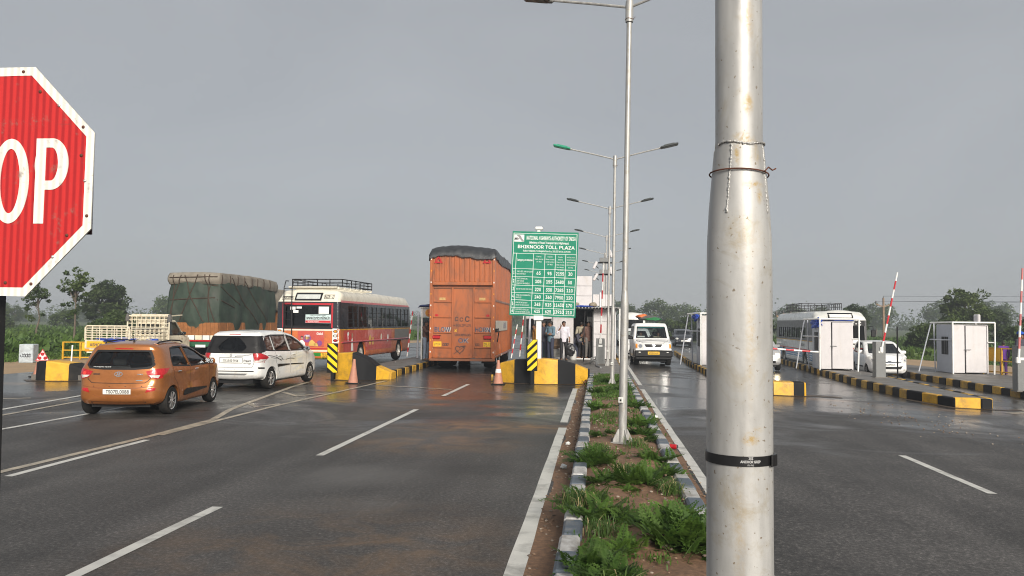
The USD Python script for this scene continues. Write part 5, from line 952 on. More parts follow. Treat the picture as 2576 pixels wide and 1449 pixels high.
# ---- white hatchback facing the camera on the right
def face_car(t, ov, W, grille, lamp, plate_txt, plate_z, emb_z, gmat='black'):
    pass
def hatchback_white():
    K['whitecar'] = paint('white_hatchback_paint', (0.78, 0.78, 0.77), 0, dirt=0.15)
    t = thing('hatchback_car', 'white hatchback facing the camera in the right lane beside the barrier box', 'car', (12.48, 37.96, -.34), rz=180-6)
    o = [(-.52, .27), (-.57, .40), (-.56, .75), (-.50, 1.05), (-.36, 1.38), (-.25, 1.49), (.1, 1.53), (.8, 1.54), (1.25, 1.49), (1.6, 1.36), (2.05, 1.10), (2.3, 1.0), (2.7, .90), (2.95, .76), (3.05, .58), (3.05, .36), (2.95, .22), (2.3, .20), (.4, .20), (-.3, .22)]
    fg = [(-.63, 1.04), (-.52, 1.42), (.52, 1.42), (.63, 1.04)]; rg_ = [(-.52, 1.08), (-.45, 1.40), (.45, 1.40), (.52, 1.08)]
    w1 = [(.0, 1.06), (.10, 1.36), (.25, 1.43), (.72, 1.44), (.82, 1.01)]; w2 = [(.89, 1.01), (.80, 1.44), (1.18, 1.42), (1.45, 1.32), (1.92, 1.06), (1.94, 1.01)]
    ov = car_body(t, o, 1.60, .16, [(0, .28, .325), (2.38, .28, .325)], rg_, fg, [w1, w2], 'whitecar', belt=.98, q=.06, tf=.17)
    for y in (0, 2.38):
        for sd in (1, -1): wheel(t, (sd*.70, y, .285), .285, .165, sd, 'alloy', 7)
    P('lower_grille', t, drape(ov, [(-.52, .54), (-.44, .40), (.44, .40), (.52, .54), (.3, .50), (-.3, .50)], 1, 1, .005), K['black'], smooth=True); P('upper_grille', t, drape(ov, [(-.50, .70), (-.44, .655), (.44, .655), (.50, .70)], 1, 1, .006), K['chrome'], smooth=True); P('grille_slot', t, drape(ov, [(-.46, .69), (-.42, .672), (.42, .672), (.46, .69)], 1, 1, .010), K['black'], smooth=True)
    em = P('emblem', t, drape(ov, affinity.scale(Point(0, .70).buffer(.045), 1.6, 1), 1, 1, .014, .02), K['chrome'], smooth=True); P('emblem_letter', em, drape(ov, LineString([(-.03, .675), (-.015, .725)]).buffer(.007).union(LineString([(.015, .675), (.03, .725)]).buffer(.007)).union(LineString([(-.02, .70), (.02, .70)]).buffer(.006)), 1, 1, .017, .015), K['ink'], smooth=True)
    for s in (1, -1):
        p = P('headlight', t, drape(ov, [(s*.50, .70), (s*.60, .66), (s*.72, .70), (s*.73, .84), (s*.66, .87)], 1, 1, .008, .03), K['clear'], smooth=True); P('headlight_lens', p, drape(ov, Point(s*.64, .76).buffer(.045), 1, 1, .011, .02), K['chrome'], smooth=True); P('fog_lamp', t, drape(ov, Point(s*.58, .38).buffer(.045), 1, 1, .006, .02), K['clear'], smooth=True)
    for sd in (1, -1): P('headlight_side', t, drape(ov, [(2.55, .86), (2.9, .72), (2.92, .80), (2.60, .92)], 0, sd, .006, .03), K['clear'], smooth=True)
    np_ = P('number_plate', t, drape(ov, shapely.box(-.25, .545, .25, .635), 1, 1, .012), K['plate'], smooth=False); P('plate_lettering', np_, drape_text(ov, 'TS12EP3525', .055, .42, 1, 1, (0, .59), .014), K['ink'], smooth=False)
    P('bonnet_gap', t, seam(ov, [(-.62, .97), (-.50, .735), (.50, .735), (.62, .97)], 1, 1, .010), K['boxgrey'], smooth=True); both(t, 'side_moulding', ov, [(.45, .42), (.45, .48), (1.95, .48), (1.95, .42)], 'black', .010)
    for l in ([(.86, 1.0), (.88, .35)], [(1.96, 1.0), (1.98, .6), (1.9, .35)]):
        for sd in (1, -1): P('door_gap', t, seam(ov, l, 0, sd, .010), K['black'], smooth=True)
    mirrors(t, .77, 1.72, 1.07, 'whitecar'); seats(t, [(.3, .42), (1.15, .42)], 1.5); P('dashboard', t, MB().box((0, 1.85, .88), (1.25, .35, .2), bev=.06), K['seat'], smooth=40)
    P('paper_sticker', t, drape(ov, shapely.box(.25, 1.18, .36, 1.32), 1, 1, -.02), K['signwhite'], smooth=False)
    return t
hatchback_white()
# ---- white utility vehicle coming towards the camera
def utility_white():
    K['utility'] = paint('white_utility_paint', (0.74, 0.74, 0.73), 0, dirt=0.2)
    t = thing('utility_vehicle', 'white utility vehicle facing the camera with luggage on its roof', 'car', (2.42, 39.3, -.04), rz=180+1.5)
    o = [(-.92, .40), (-.97, .55), (-.95, 1.1), (-.85, 1.80), (-.75, 1.90), (1.35, 1.92), (1.52, 1.84), (1.72, 1.58), (1.98, 1.20), (2.15, 1.14), (2.75, 1.04), (2.84, .96), (2.88, .78), (2.90, .45), (2.84, .34), (2.0, .32), (-.6, .34)]
    fg = [(-.70, 1.25), (-.63, 1.76), (.63, 1.76), (.70, 1.25)]; rg_ = [(-.60, 1.2), (-.56, 1.7), (.56, 1.7), (.60, 1.2)]
    wl = [[(-.70, 1.2), (-.66, 1.72), (.0, 1.75), (.0, 1.2)], [(.08, 1.2), (.08, 1.75), (.72, 1.75), (.72, 1.2)], [(.80, 1.2), (.80, 1.75), (1.38, 1.74), (1.72, 1.22)]]
    ov = car_body(t, o, 1.70, .10, [(0, .36, .40), (2.2, .36, .40)], rg_, fg, wl, 'utility', belt=1.15, tumble=.16, q=.035, tf=.05, tr=.05, roof_r=.09)
    for y in (0, 2.2):
        for sd in (1, -1): wheel(t, (sd*.72, y, .365), .365, .22, sd, 'alloy', 5)
    P('bumper', t, MB().box((0, 2.94, .55), (1.70, .20, .30), bev=.05).box((0, 2.90, .36), (1.62, .16, .14), bev=.04), K['black'], smooth=35)
    P('bumper_chrome', t, MB().box((0, 3.02, .735), (1.62, .04, .03), bev=.01), K['white'], smooth=False)
    g_ = P('grille', t, drape(ov, [(-.40, .98), (-.34, .855), (.34, .855), (.40, .98)], 1, 1, .008), K['black'], smooth=True); P('emblem', g_, drape(ov, affinity.scale(Point(0, .92).buffer(.045), 1.7, 1), 1, 1, .014, .02), K['chrome'], smooth=True)
    for s in (1, -1):
        p = P('headlight', t, drape(ov, shapely.box(min(s*.46, s*.79), .80, max(s*.46, s*.79), 1.0).buffer(.02), 1, 1, .008), K['clear'], smooth=True); P('headlight_lens', p, drape(ov, Point(s*.58, .895).buffer(.085), 1, 1, .014, .03), K['chrome'], smooth=True); P('indicator', p, drape(ov, shapely.box(min(s*.71, s*.79), .81, max(s*.71, s*.79), .99), 1, 1, .013), K['amber'], smooth=True)
        P('fog_lamp', t, MB().box((s*.62, 3.045, .62), (.09, .01, .04)), K['clear'], smooth=False)
    np_ = P('number_plate', t, MB().box((0, 3.05, .585), (.52, .012, .13)), K['plateyellow'], smooth=False); v, f = text('AP 25 W 4141', .07, .42, .004); P('plate_lettering', np_, (face_front(v, (0, 3.057, .585)), f), K['ink'], smooth=False)
    P('bonnet_crease', t, drape(ov, LineString([(-.72, 1.13), (-.46, 1.035), (.46, 1.035), (.72, 1.13)]).buffer(.012), 1, 1, .006), K['boxgrey'], smooth=True)
    mirrors(t, .86, 1.75, 1.25, 'black', .24)
    for x in (-.42, .12): P('wiper', t, MB().bar((x, 1.98, 1.25), (x-.12, 1.90, 1.50), .02, .015), K['black'], smooth=False)
    seats(t, [(-.2, .75), (.75, .72)], 1.5); P('dashboard', t, MB().box((0, 1.55, 1.12), (1.4, .3, .2), bev=.05), K['seat'], smooth=40); P('rear_view_mirror', t, MB().box((0, 1.50, 1.66), (.2, .03, .07), bev=.01), K['black'], smooth=False)
    rk = P('roof_rack', t, MB().tube([(-.68, 1.2, 2.06), (.68, 1.2, 2.06), (.68, -.8, 2.06), (-.68, -.8, 2.06), (-.68, 1.2, 2.06)], .014, 6), K['black'])
    for x in (-.68, -.34, 0, .34, .68):
        P('rack_leg', rk, MB().bar((x, 1.2, 1.90), (x, 1.2, 2.06), .022), K['black'], smooth=False); P('rack_slat', rk, MB().bar((x, -.8, 1.98), (x, 1.2, 1.98), .025, .012), K['black'], smooth=False)
    P('sun_strip', t, drape(ov, shapely.box(-.60, 1.70, .60, 1.755), 1, 1, -.02), pm('teal_sun_strip', (0.02, 0.22, 0.22), .4), smooth=False); P('paper_card', t, MB().box((.45, 1.66, 1.27), (.34, .01, .12)), K['signwhite'], smooth=False)
    return t
utility_white()
def lump(c, size, seed, sub=3, amp=0.35, sc=3.0, flat=True):
    m = trimesh.creation.icosphere(sub, 1.0); v = np.array(m.vertices); n = meshkit.fbm(v*sc/2+seed*7.3, 4, seed)[:, None]; v = v*(1+amp*(n-.5)*2)
    if flat: v[:, 2] = np.where(v[:, 2] < -.55, -.55, v[:, 2])
    return v*np.asarray(size)+np.asarray(c), np.array(m.faces)
for nm, lb, c, s, sd, mt in [('luggage_bundle', 'dark cloth bundle lashed on the roof of the white utility vehicle', (2.40, 39.1, 2.12), (.48, .65, .16), 2, 'seat'), ('luggage_bundle', 'green bundle on the roof of the white utility vehicle under the dark bundle', (2.62, 38.7, 2.06), (.42, .55, .11), 5, 'bundlegreen'), ('luggage_bundle', 'orange bundle on the roof of the white utility vehicle at top left', (2.15, 39.0, 2.19), (.30, .4, .13), 9, 'bundleorange')]:
    if mt not in K: K[mt] = pm(mt, (0.02, 0.16, 0.05) if 'green' in mt else (0.55, 0.13, 0.03), .6, var=.2, bump=.3)
    P(nm, '/World', lump(c, s, sd), K[mt], smooth=True, label=lb, cat='luggage')
# ---------------------------------------------------------------- buses
def bus(t, L, W, H, zb, zw0, zw1, zroof, mats, wins, rear_win, front_win, axles, R=.47, q=.10):
    """shell split at the window band into lower body, band and roof; openings cut for every pane"""
    poly = smooth_poly([(0, zb), (0, zroof), (.10, zroof+.20), (.35, H-.03), (L*.5, H), (L-.5, H-.03), (L-.12, zroof+.20), (L, zroof), (L+.04, zw0), (L+.02, zb)], q)
    S = lambda y, z: W/2-np.clip(z-zw0, 0, 9)*.03-np.clip(.7-z, 0, 1)*.03+0*y
    r = lambda y, z: np.where(z > zroof, .10+.17*np.clip((z-zroof)/.22, 0, 1), .10); cr = lambda y, z: np.where(y < .3, .05, np.where(y > L-.4, .16, .05))*np.clip((z-zb)/.1, 0, 1)
    out = solid(poly, S, r, cr, 8, .11); ov = (np.array(out.vertices), np.array(out.faces)); M = to_man(out)
    inn = solid(shapely.box(.08, zb+.35, L-.15, zroof-.02).union(shapely.box(.45, zb+.4, L-.6, H-.14)).buffer(-.05).buffer(.05), lambda y, z: W/2-.07-np.clip(z-zw0, 0, 9)*.03, lambda y, z: 0*y+.05, None, 3, .2); M = M-to_man(inn)
    for g_ in wins: M = M-cutter(Polygon(g_), 'yz', -3, 3)
    if rear_win is not None: M = M-cutter(rear_win, 'xz', -1, .25)
    if front_win is not None: M = M-cutter(front_win, 'xz', L-.35, L+1)
    for ay in axles: M = M-to_man(trimesh.creation.cylinder(R+.09, W+2, sections=36, transform=np.array([[0, 0, 1, 0], [1, 0, 0, ay], [0, 1, 0, R], [0, 0, 0, 1]], float)))
    up, lo = M.split_by_plane((0, 0, 1), zw0-.06); ro, bd = up.split_by_plane((0, 0, 1), zroof)
    P('lower_body', t, from_man(lo), mats[0], smooth=32); P('window_band', t, from_man(bd), mats[1], smooth=32); P('roof', t, from_man(ro), mats[2], smooth=32)
    for g_ in wins:
        for sd in (1, -1): P('window_pane', t, drape(ov, Polygon(g_).buffer(.005), 0, sd, -.03, .3), mats[3], smooth=True)
    if rear_win is not None: P('rear_window', t, drape(ov, Polygon(rear_win).buffer(.005), 1, -1, -.03, .3), mats[3], smooth=True)
    if front_win is not None: P('windscreen', t, drape(ov, Polygon(front_win).buffer(.005), 1, 1, -.03, .2), mats[3], smooth=True)
    for ay in axles:
        for sd in (1, -1): wheel(t, (sd*(W/2-.16), ay, R), R, .28, sd, 'steel', 0)
    P('chassis', t, MB().box((0, L/2, .62), (W*.55, L-.6, .4)), K['black'], smooth=False)
    P('floor', t, MB().box((0, L/2, zb+.42), (W-.2, L-.4, .05)), K['black'], smooth=False)
    for k in range(int((L-2)/.85)):
        for x in (-W*.26, W*.26): P('seat', t, MB().box((x, 1.0+k*.85, zw0+.12), (W*.36, .12, .62), bev=.05).box((x, 1.2+k*.85, zw0-.28), (W*.36, .42, .12)), K['seat'], smooth=40)
    return ov
def rack(t, y0, y1, hw, z0, z1, mat, nx=4, ny=8, legs=True):
    rk = P('roof_rack', t, MB().tube([(-hw, y0, z1), (hw, y0, z1), (hw, y1, z1), (-hw, y1, z1), (-hw, y0, z1)], .022, 6), mat)
    P('rack_rail', rk, MB().tube([(-hw, y0, z0), (hw, y0, z0), (hw, y1, z0), (-hw, y1, z0), (-hw, y0, z0)], .022, 6), mat); P('rack_rail', rk, MB().tube([(-hw, y0, (z0+z1)/2), (hw, y0, (z0+z1)/2), (hw, y1, (z0+z1)/2), (-hw, y1, (z0+z1)/2), (-hw, y0, (z0+z1)/2)], .014, 6), mat)
    for x in np.linspace(-hw, hw, nx+1):
        for y in (y0, y1): P('rack_post', rk, MB().bar((x, y, z0-.05), (x, y, z1), .03), mat, smooth=False)
    for y in np.linspace(y0, y1, ny+1)[1:-1]:
        for x in (-hw, hw): P('rack_post', rk, MB().bar((x, y, z0-.05), (x, y, z1), .03), mat, smooth=False)
    return rk
def squiggle(s, n, h, w):
    """a row of rounded script strokes standing in for writing too small to read letter by letter"""
    g_ = []; r = np.random.default_rng(s)
    for k in range(n):
        x = (k-(n-1)/2)*w/n; a = r.uniform(0, 3); g_.append(LineString([(x+h*.38*math.cos(a+q)*.9, h*.36*math.sin(a+q)) for q in np.linspace(0, 4.6, 9)]+[(x+h*.1, h*.48)]).buffer(h*.075))
    return shapely.union_all(g_)
def red_bus():
    K['busorange'] = paint('bus_orange_paint', (0.56, 0.15, 0.045), 0, dirt=.35, dc=(.25, .10, .06)); K['busdark'] = paint('bus_dark_band', (0.018, 0.02, 0.026), 0, dirt=.2, dc=(.1, .09, .08)); K['buscream'] = paint('bus_cream_roof', (0.70, 0.66, 0.55), 0, dirt=.35, dc=(.35, .30, .22)); K['busred'] = paint('bus_red_trim', (0.42, 0.02, 0.03)); K['busgreen'] = paint('bus_green_strip', (0.03, 0.22, 0.04)); K['adpink'] = paint('advert_red_panel', (0.50, 0.085, 0.065), 0, dirt=.15, dc=(.5, .25, .2))
    t = thing('city_bus', 'orange and black bus with cream roof and roof rack seen from behind', 'bus', (-11.25, 30.0, 0), rz=-2.0)
    L, W = 10.2, 2.6; wins = [[(1.0+k*1.28, 1.62), (1.0+k*1.28, 2.46), (2.18+k*1.28, 2.46), (2.18+k*1.28, 1.62)] for k in range(7)]
    ov = bus(t, L, W, 3.08, .36, 1.6, 2.6, 2.60, [K['busorange'], K['busdark'], K['buscream'], K['tint']], wins, [(-.92, 1.64), (-.92, 2.44), (.92, 2.44), (.92, 1.64)], [(-1.1, 1.4), (-1.05, 2.5), (1.05, 2.5), (1.1, 1.4)], (2.6, 8.2))
    B = lambda n, pl, m, o=.006, st=.12, par=None: P(n, par or t, drape(ov, pl, 1, -1, o, st), K[m] if isinstance(m, str) else m, smooth=True)
    bx = shapely.box
    for x in (-1.0, 1.0): B('red_pillar', bx(x-.035, 1.58, x+.035, 2.55), 'busred', .012)
    B('red_header', bx(-.95, 2.47, .95, 2.55), 'busred', .010); B('window_frame', bx(-.95, 1.60, .95, 2.46).difference(bx(-.90, 1.66, .90, 2.42)), 'black', .008)
    d = B('destination_frame', bx(-.53, 2.66, .53, 2.94).buffer(.02), 'black', .012); B('destination_glass', bx(-.48, 2.71, .48, 2.89), pm('destination_board_pale', (.50, .52, .50), .25, var=.15), .020, par=d)
    P('depot_code', t, drape_text(ov, 'NZB-1', .11, .34, 1, -1, (.83, 2.80), .008), K['ink'], smooth=False); B('code_frame', bx(.63, 2.71, 1.03, 2.88).difference(bx(.645, 2.725, 1.015, 2.865)), 'ink', .006)
    B('code_frame', bx(-1.1, 2.68, -.6, 2.82).difference(bx(-1.085, 2.695, -.615, 2.805)), 'ink', .006); B('regional_script', affinity.translate(squiggle(3, 6, .09, .42), -.85, 2.75), 'ink', .008, .03)
    w = B('web_sticker', bx(-.07, 1.77, .95, 2.10), pm('sticker_pale_blue', (.50, .62, .62), .5), .012); P('sticker_lettering', w, drape_text(ov, 'www.tsrtconline.in', .12, .94, 1, -1, (.44, 1.97), .016), K['ink'], smooth=False); B('sticker_red_band', bx(-.06, 1.78, .94, 1.87), 'red', .015, par=w); P('sticker_lettering', w, drape_text(ov, 'BOOK YOUR TICKETS ONLINE', .035, .6, 1, -1, (.44, 2.065), .016, False), K['ink'], smooth=False)
    P('sticker_script', w, drape(ov, affinity.translate(squiggle(8, 8, .055, .45), .25, 1.825), 1, -1, .018, .03), K['signwhite'], smooth=True)
    B('paper_notice', bx(.45, 2.13, .86, 2.44), 'signwhite', -.02); B('paper_slip', bx(-.72, 2.28, -.50, 2.40), 'signwhite', -.02); B('paper_slip', bx(-.60, 2.16, -.38, 2.27), 'signwhite', -.02); B('paper_slip', bx(-.46, 2.33, -.24, 2.41), 'signwhite', -.02)
    B('white_band', bx(-1.28, 1.47, 1.28, 1.53), 'buscream', .006); ad = B('advert_panel', bx(-.37, .85, .70, 1.46), 'adpink', .010)
    A = lambda n, pl, m: P(n, ad, drape(ov, pl, 1, -1, .014, .06), m, smooth=True)
    vio = pm('advert_violet', (.22, .06, .22), .5); yl = pm('advert_yellow', (.60, .38, .10), .5); skn = pm('advert_print_skin', (.35, .22, .15), .5)
    A('violet_disc', Point(.02, 1.17).buffer(.155), vio); A('violet_disc', Point(.52, .99).buffer(.105), vio); A('yellow_tile', bx(-.09, 1.13, .12, 1.25), yl); A('packet', Polygon([(.08, .88), (.10, 1.06), (.22, 1.12), (.34, 1.02), (.36, .88)]), yl); A('packet', bx(.30, .87, .46, .99), yl)
    A('shirt_figure', Polygon([(-.33, .86), (-.33, 1.0), (-.25, 1.1), (-.16, 1.1), (-.07, 1.0), (-.06, .86)]), K['signwhite']); A('figure_head', affinity.scale(Point(-.20, 1.18).buffer(.055), .85, 1.1), skn); A('figure_hair', Polygon([(-.255, 1.19), (-.25, 1.25), (-.2, 1.27), (-.15, 1.25), (-.145, 1.19), (-.2, 1.225)]), K['ink'])
    P('advert_lettering', ad, drape_text(ov, 'FREE', .07, .20, 1, -1, (.02, 1.27), .018), K['signwhite'], smooth=False); P('advert_lettering', ad, drape_text(ov, 'Gold', .10, .24, 1, -1, (.52, 1.36), .016), K['signwhite'], smooth=False)
    B('white_band', bx(-1.28, .66, 1.28, .72), 'buscream', .006); B('red_band', bx(-1.27, .76, .95, .80), 'busred', .008); g_ = B('green_strip', bx(-1.26, .38, 1.26, .62), 'busgreen', .008); P('strip_script', g_, drape(ov, affinity.translate(squiggle(5, 9, .08, .75), -.1, .53), 1, -1, .012, .03), K['signwhite'], smooth=True)
    n = B('number_plate', bx(.58, .37, .98, .62), 'plateyellow', .014); P('plate_lettering', n, drape_text(ov, 'TS 16 Z', .075, .33, 1, -1, (.78, .555), .018), K['ink'], smooth=False); P('plate_lettering', n, drape_text(ov, '0103', .085, .27, 1, -1, (.78, .44), .018), K['ink'], smooth=False)
    for s in (-1, 1):
        c = B('lamp_cluster', bx(min(s*1.02, s*1.27), 1.0, max(s*1.02, s*1.27), 1.56), 'white', .010)
        for z, m in ((1.45, 'amber'), (1.28, 'clear'), (1.10, 'redlens')):
            e = affinity.scale(Point(s*1.14, z).buffer(.055), 1.6, 1.05); P('lamp_surround', c, drape(ov, e, 1, -1, .014, .03), K['black'], smooth=True); P('lamp_lens', c, drape(ov, affinity.scale(e, .62, .8), 1, -1, .022, .03), K[m], smooth=True)
    ld = P('ladder', t, MB().tube([(-.95, -.06, 1.15), (-.95, -.12, 2.6), (-.95, -.10, 3.15), (-.95, .05, 3.42), (-.95, .30, 3.42)], .02, 6).tube([(-.62, -.06, 1.15), (-.62, -.12, 2.6), (-.62, -.10, 3.15), (-.62, .05, 3.42), (-.62, .30, 3.42)], .02, 6), K['black'])
    for z in np.linspace(1.3, 3.1, 7): P('rung', ld, MB().tube([(-.95, -.10, z), (-.62, -.10, z)], .015, 6), K['black'])
    rk = rack(t, .9, 4.6, 1.05, 3.26, 3.52, K['black'], 4, 7)
    for y in np.linspace(.6, 4.6, 7): P('rack_bearer', rk, MB().box((0, y, 3.16), (2.1, .06, .10), bev=.01), K['buscream'], smooth=False)
    P('rack_front_board', rk, MB().box((0, .55, 3.19), (2.0, .30, .05), bev=.01), K['buscream'], smooth=False)
    # right flank
    Sd = lambda n, pl, m, o=.006, st=.25, par=None: P(n, par or t, drape(ov, pl, 0, 1, o, st), K[m] if isinstance(m, str) else m, smooth=True)
    Sd('pink_gutter', bx(.2, 2.58, L-.3, 2.66), pm('bus_pink_trim', (.55, .18, .20), .5)); Sd('yellow_line', bx(.1, 1.50, L-.2, 1.535), 'yellow'); sa = Sd('side_advert', bx(.45, .62, 6.9, 1.49).difference(Point(2.6, .47).buffer(.60)), 'adpink', .008)
    for y, z, sz, m in ((.95, 1.25, .16, 'signwhite'), (3.7, 1.05, .20, yl), (4.1, 1.0, .16, yl), (5.3, 1.15, .14, 'buscream'), (6.3, 1.1, .16, 'signwhite')): P('advert_shape', sa, drape(ov, affinity.scale(Point(y, z).buffer(sz), .8, 1.1).intersection(bx(.5, .66, 6.8, 1.45)), 0, 1, .012, .1), K[m] if isinstance(m, str) else m, smooth=True)
    P('advert_figure', sa, drape(ov, Polygon([(1.3, .66), (1.32, 1.05), (1.42, 1.2), (1.52, 1.05), (1.58, .66)]), 0, 1, .012, .1), K['signwhite'], smooth=True); P('advert_figure_head', sa, drape(ov, Point(1.43, 1.28).buffer(.09), 0, 1, .014, .05), skn, smooth=True)
    P('advert_lettering', sa, drape_text(ov, 'Gold', .22, .62, 0, 1, (.95, 1.22), .014), K['red'], smooth=False); Sd('grey_panel', bx(7.4, .95, 9.9, 1.49), pm('bus_grey_panel', (.20, .20, .19), .5), .006)
    P('rub_rail', t, MB().tube([(W/2+.02, .25, 1.02), (W/2+.02, 9.8, 1.02)], .03, 6), K['busred'])
    for k in range(7):
        y = 1.0+k*1.28
        for z in (1.78, 1.92, 2.2): P('window_bar', t, MB().tube([(W/2-.02, y, z), (W/2-.02, y+1.18, z)], .010, 5), K['black'])
        P('window_mullion', t, MB().box((W/2-.035, y+.59, 2.04), (.02, .05, .84)), K['black'], smooth=False)
    return t
red_bus()
def blue_bus():
    K['bluebus'] = paint('bus_blue_paint', (0.05, 0.17, 0.33), 0, dirt=.35, dc=(.2, .17, .13)); K['buswhite'] = paint('bus_white_paint', (0.66, 0.66, 0.62), 0, dirt=.3)
    t = thing('coach_bus', 'white and blue bus with roof rack facing the camera behind a booth', 'bus', (11.9, 49.3, -.40), rz=180-2.5); L, W = 10.0, 2.45
    wins = [[(.9+k*1.24, 1.60), (.9+k*1.24, 2.14), (2.0+k*1.24, 2.14), (2.0+k*1.24, 1.60)] for k in range(6)]
    ov = bus(t, L, W, 2.95, .36, 1.55, 2.5, 2.52, [K['buswhite'], pm('bus_grey_band', (.10, .10, .10), .4, dirt=.3, dc=(.2, .19, .17)), K['buswhite'], K['tint']], wins, [(-.8, 1.6), (-.8, 2.3), (.8, 2.3), (.8, 1.6)], [(-1.1, 1.36), (-1.05, 2.46), (1.05, 2.46), (1.1, 1.36)], (2.4, 8.0))
    bx = shapely.box; F = lambda n, pl, m, o=.008, st=.12, par=None: P(n, par or t, drape(ov, pl, 1, 1, o, st), K[m] if isinstance(m, str) else m, smooth=True)
    d = F('destination_frame', bx(-.55, 2.60, .55, 2.84).buffer(.02), 'black', .012); F('destination_glass', bx(-.50, 2.64, .50, 2.80), 'plate', .02, par=d)
    P('windscreen_lettering', t, drape_text(ov, 'R-T-C', .17, .75, 1, 1, (-.55, 2.36), .012), K['signwhite'], smooth=False); F('black_header', bx(-1.1, 2.24, 1.1, 2.5), 'black', .004); F('blue_front', bx(-1.15, .42, 1.15, 1.1), 'bluebus'); F('route_board', bx(-.85, 1.42, -.2, 1.66), 'plate', -.0)
    for k in range(5): F('front_stripe', bx(-1.12, .55+k*.1, 1.12, .575+k*.1), 'signwhite', .014)
    F('red_stripe', bx(-1.16, 1.16, 1.16, 1.21), 'red'); F('divider', bx(-.03, 1.36, .03, 2.46), 'black', .01)
    for s in (-1, 1): F('headlight', Point(s*.85, .8).buffer(.11), 'clear', .02, .04); F('indicator', bx(min(s*.95, s*1.12), .42, max(s*.95, s*1.12), .58), 'amber', .016)
    for sd in (1, -1):
        Sd = lambda n, pl, m, o=.006, par=None: P(n, par or t, drape(ov, pl, 0, sd, o, .3), K[m] if isinstance(m, str) else m, smooth=True)
        arch = Point(2.4, .47).buffer(.6).union(Point(8.0, .47).buffer(.6)); Sd('blue_skirt', bx(.1, .40, L-.2, .98).difference(arch), 'bluebus')
        for k in range(4): Sd('skirt_stripe', bx(.2, .50+k*.11, L-.3, .53+k*.11).difference(arch), 'signwhite', .010)
        Sd('red_stripe', bx(.1, 1.02, L-.2, 1.06), 'red', .008); Sd('orange_line', bx(.1, 1.46, L-.2, 1.49), 'yellow', .008)
        Sd('depot_script', affinity.translate(squiggle(11, 5, .16, .8), 7.6, 1.26), 'ink', .01)
        for k in range(6): P('window_mullion', t, MB().box((sd*(W/2-.035), 1.45+k*1.24, 1.87), (.02, .06, .56)), K['black'], smooth=False)
    P('mirror_arm', t, MB().tube([(-1.2, L-.1, 2.2), (-1.45, L+.1, 2.25), (-1.45, L+.1, 2.0)], .02, 6).box((-1.45, L+.12, 1.9), (.2, .08, .35), bev=.03), K['black'], smooth=False)
    rack(t, 2.0, 6.2, 1.0, 3.05, 3.40, K['black'], 6, 10)
    return t
blue_bus()
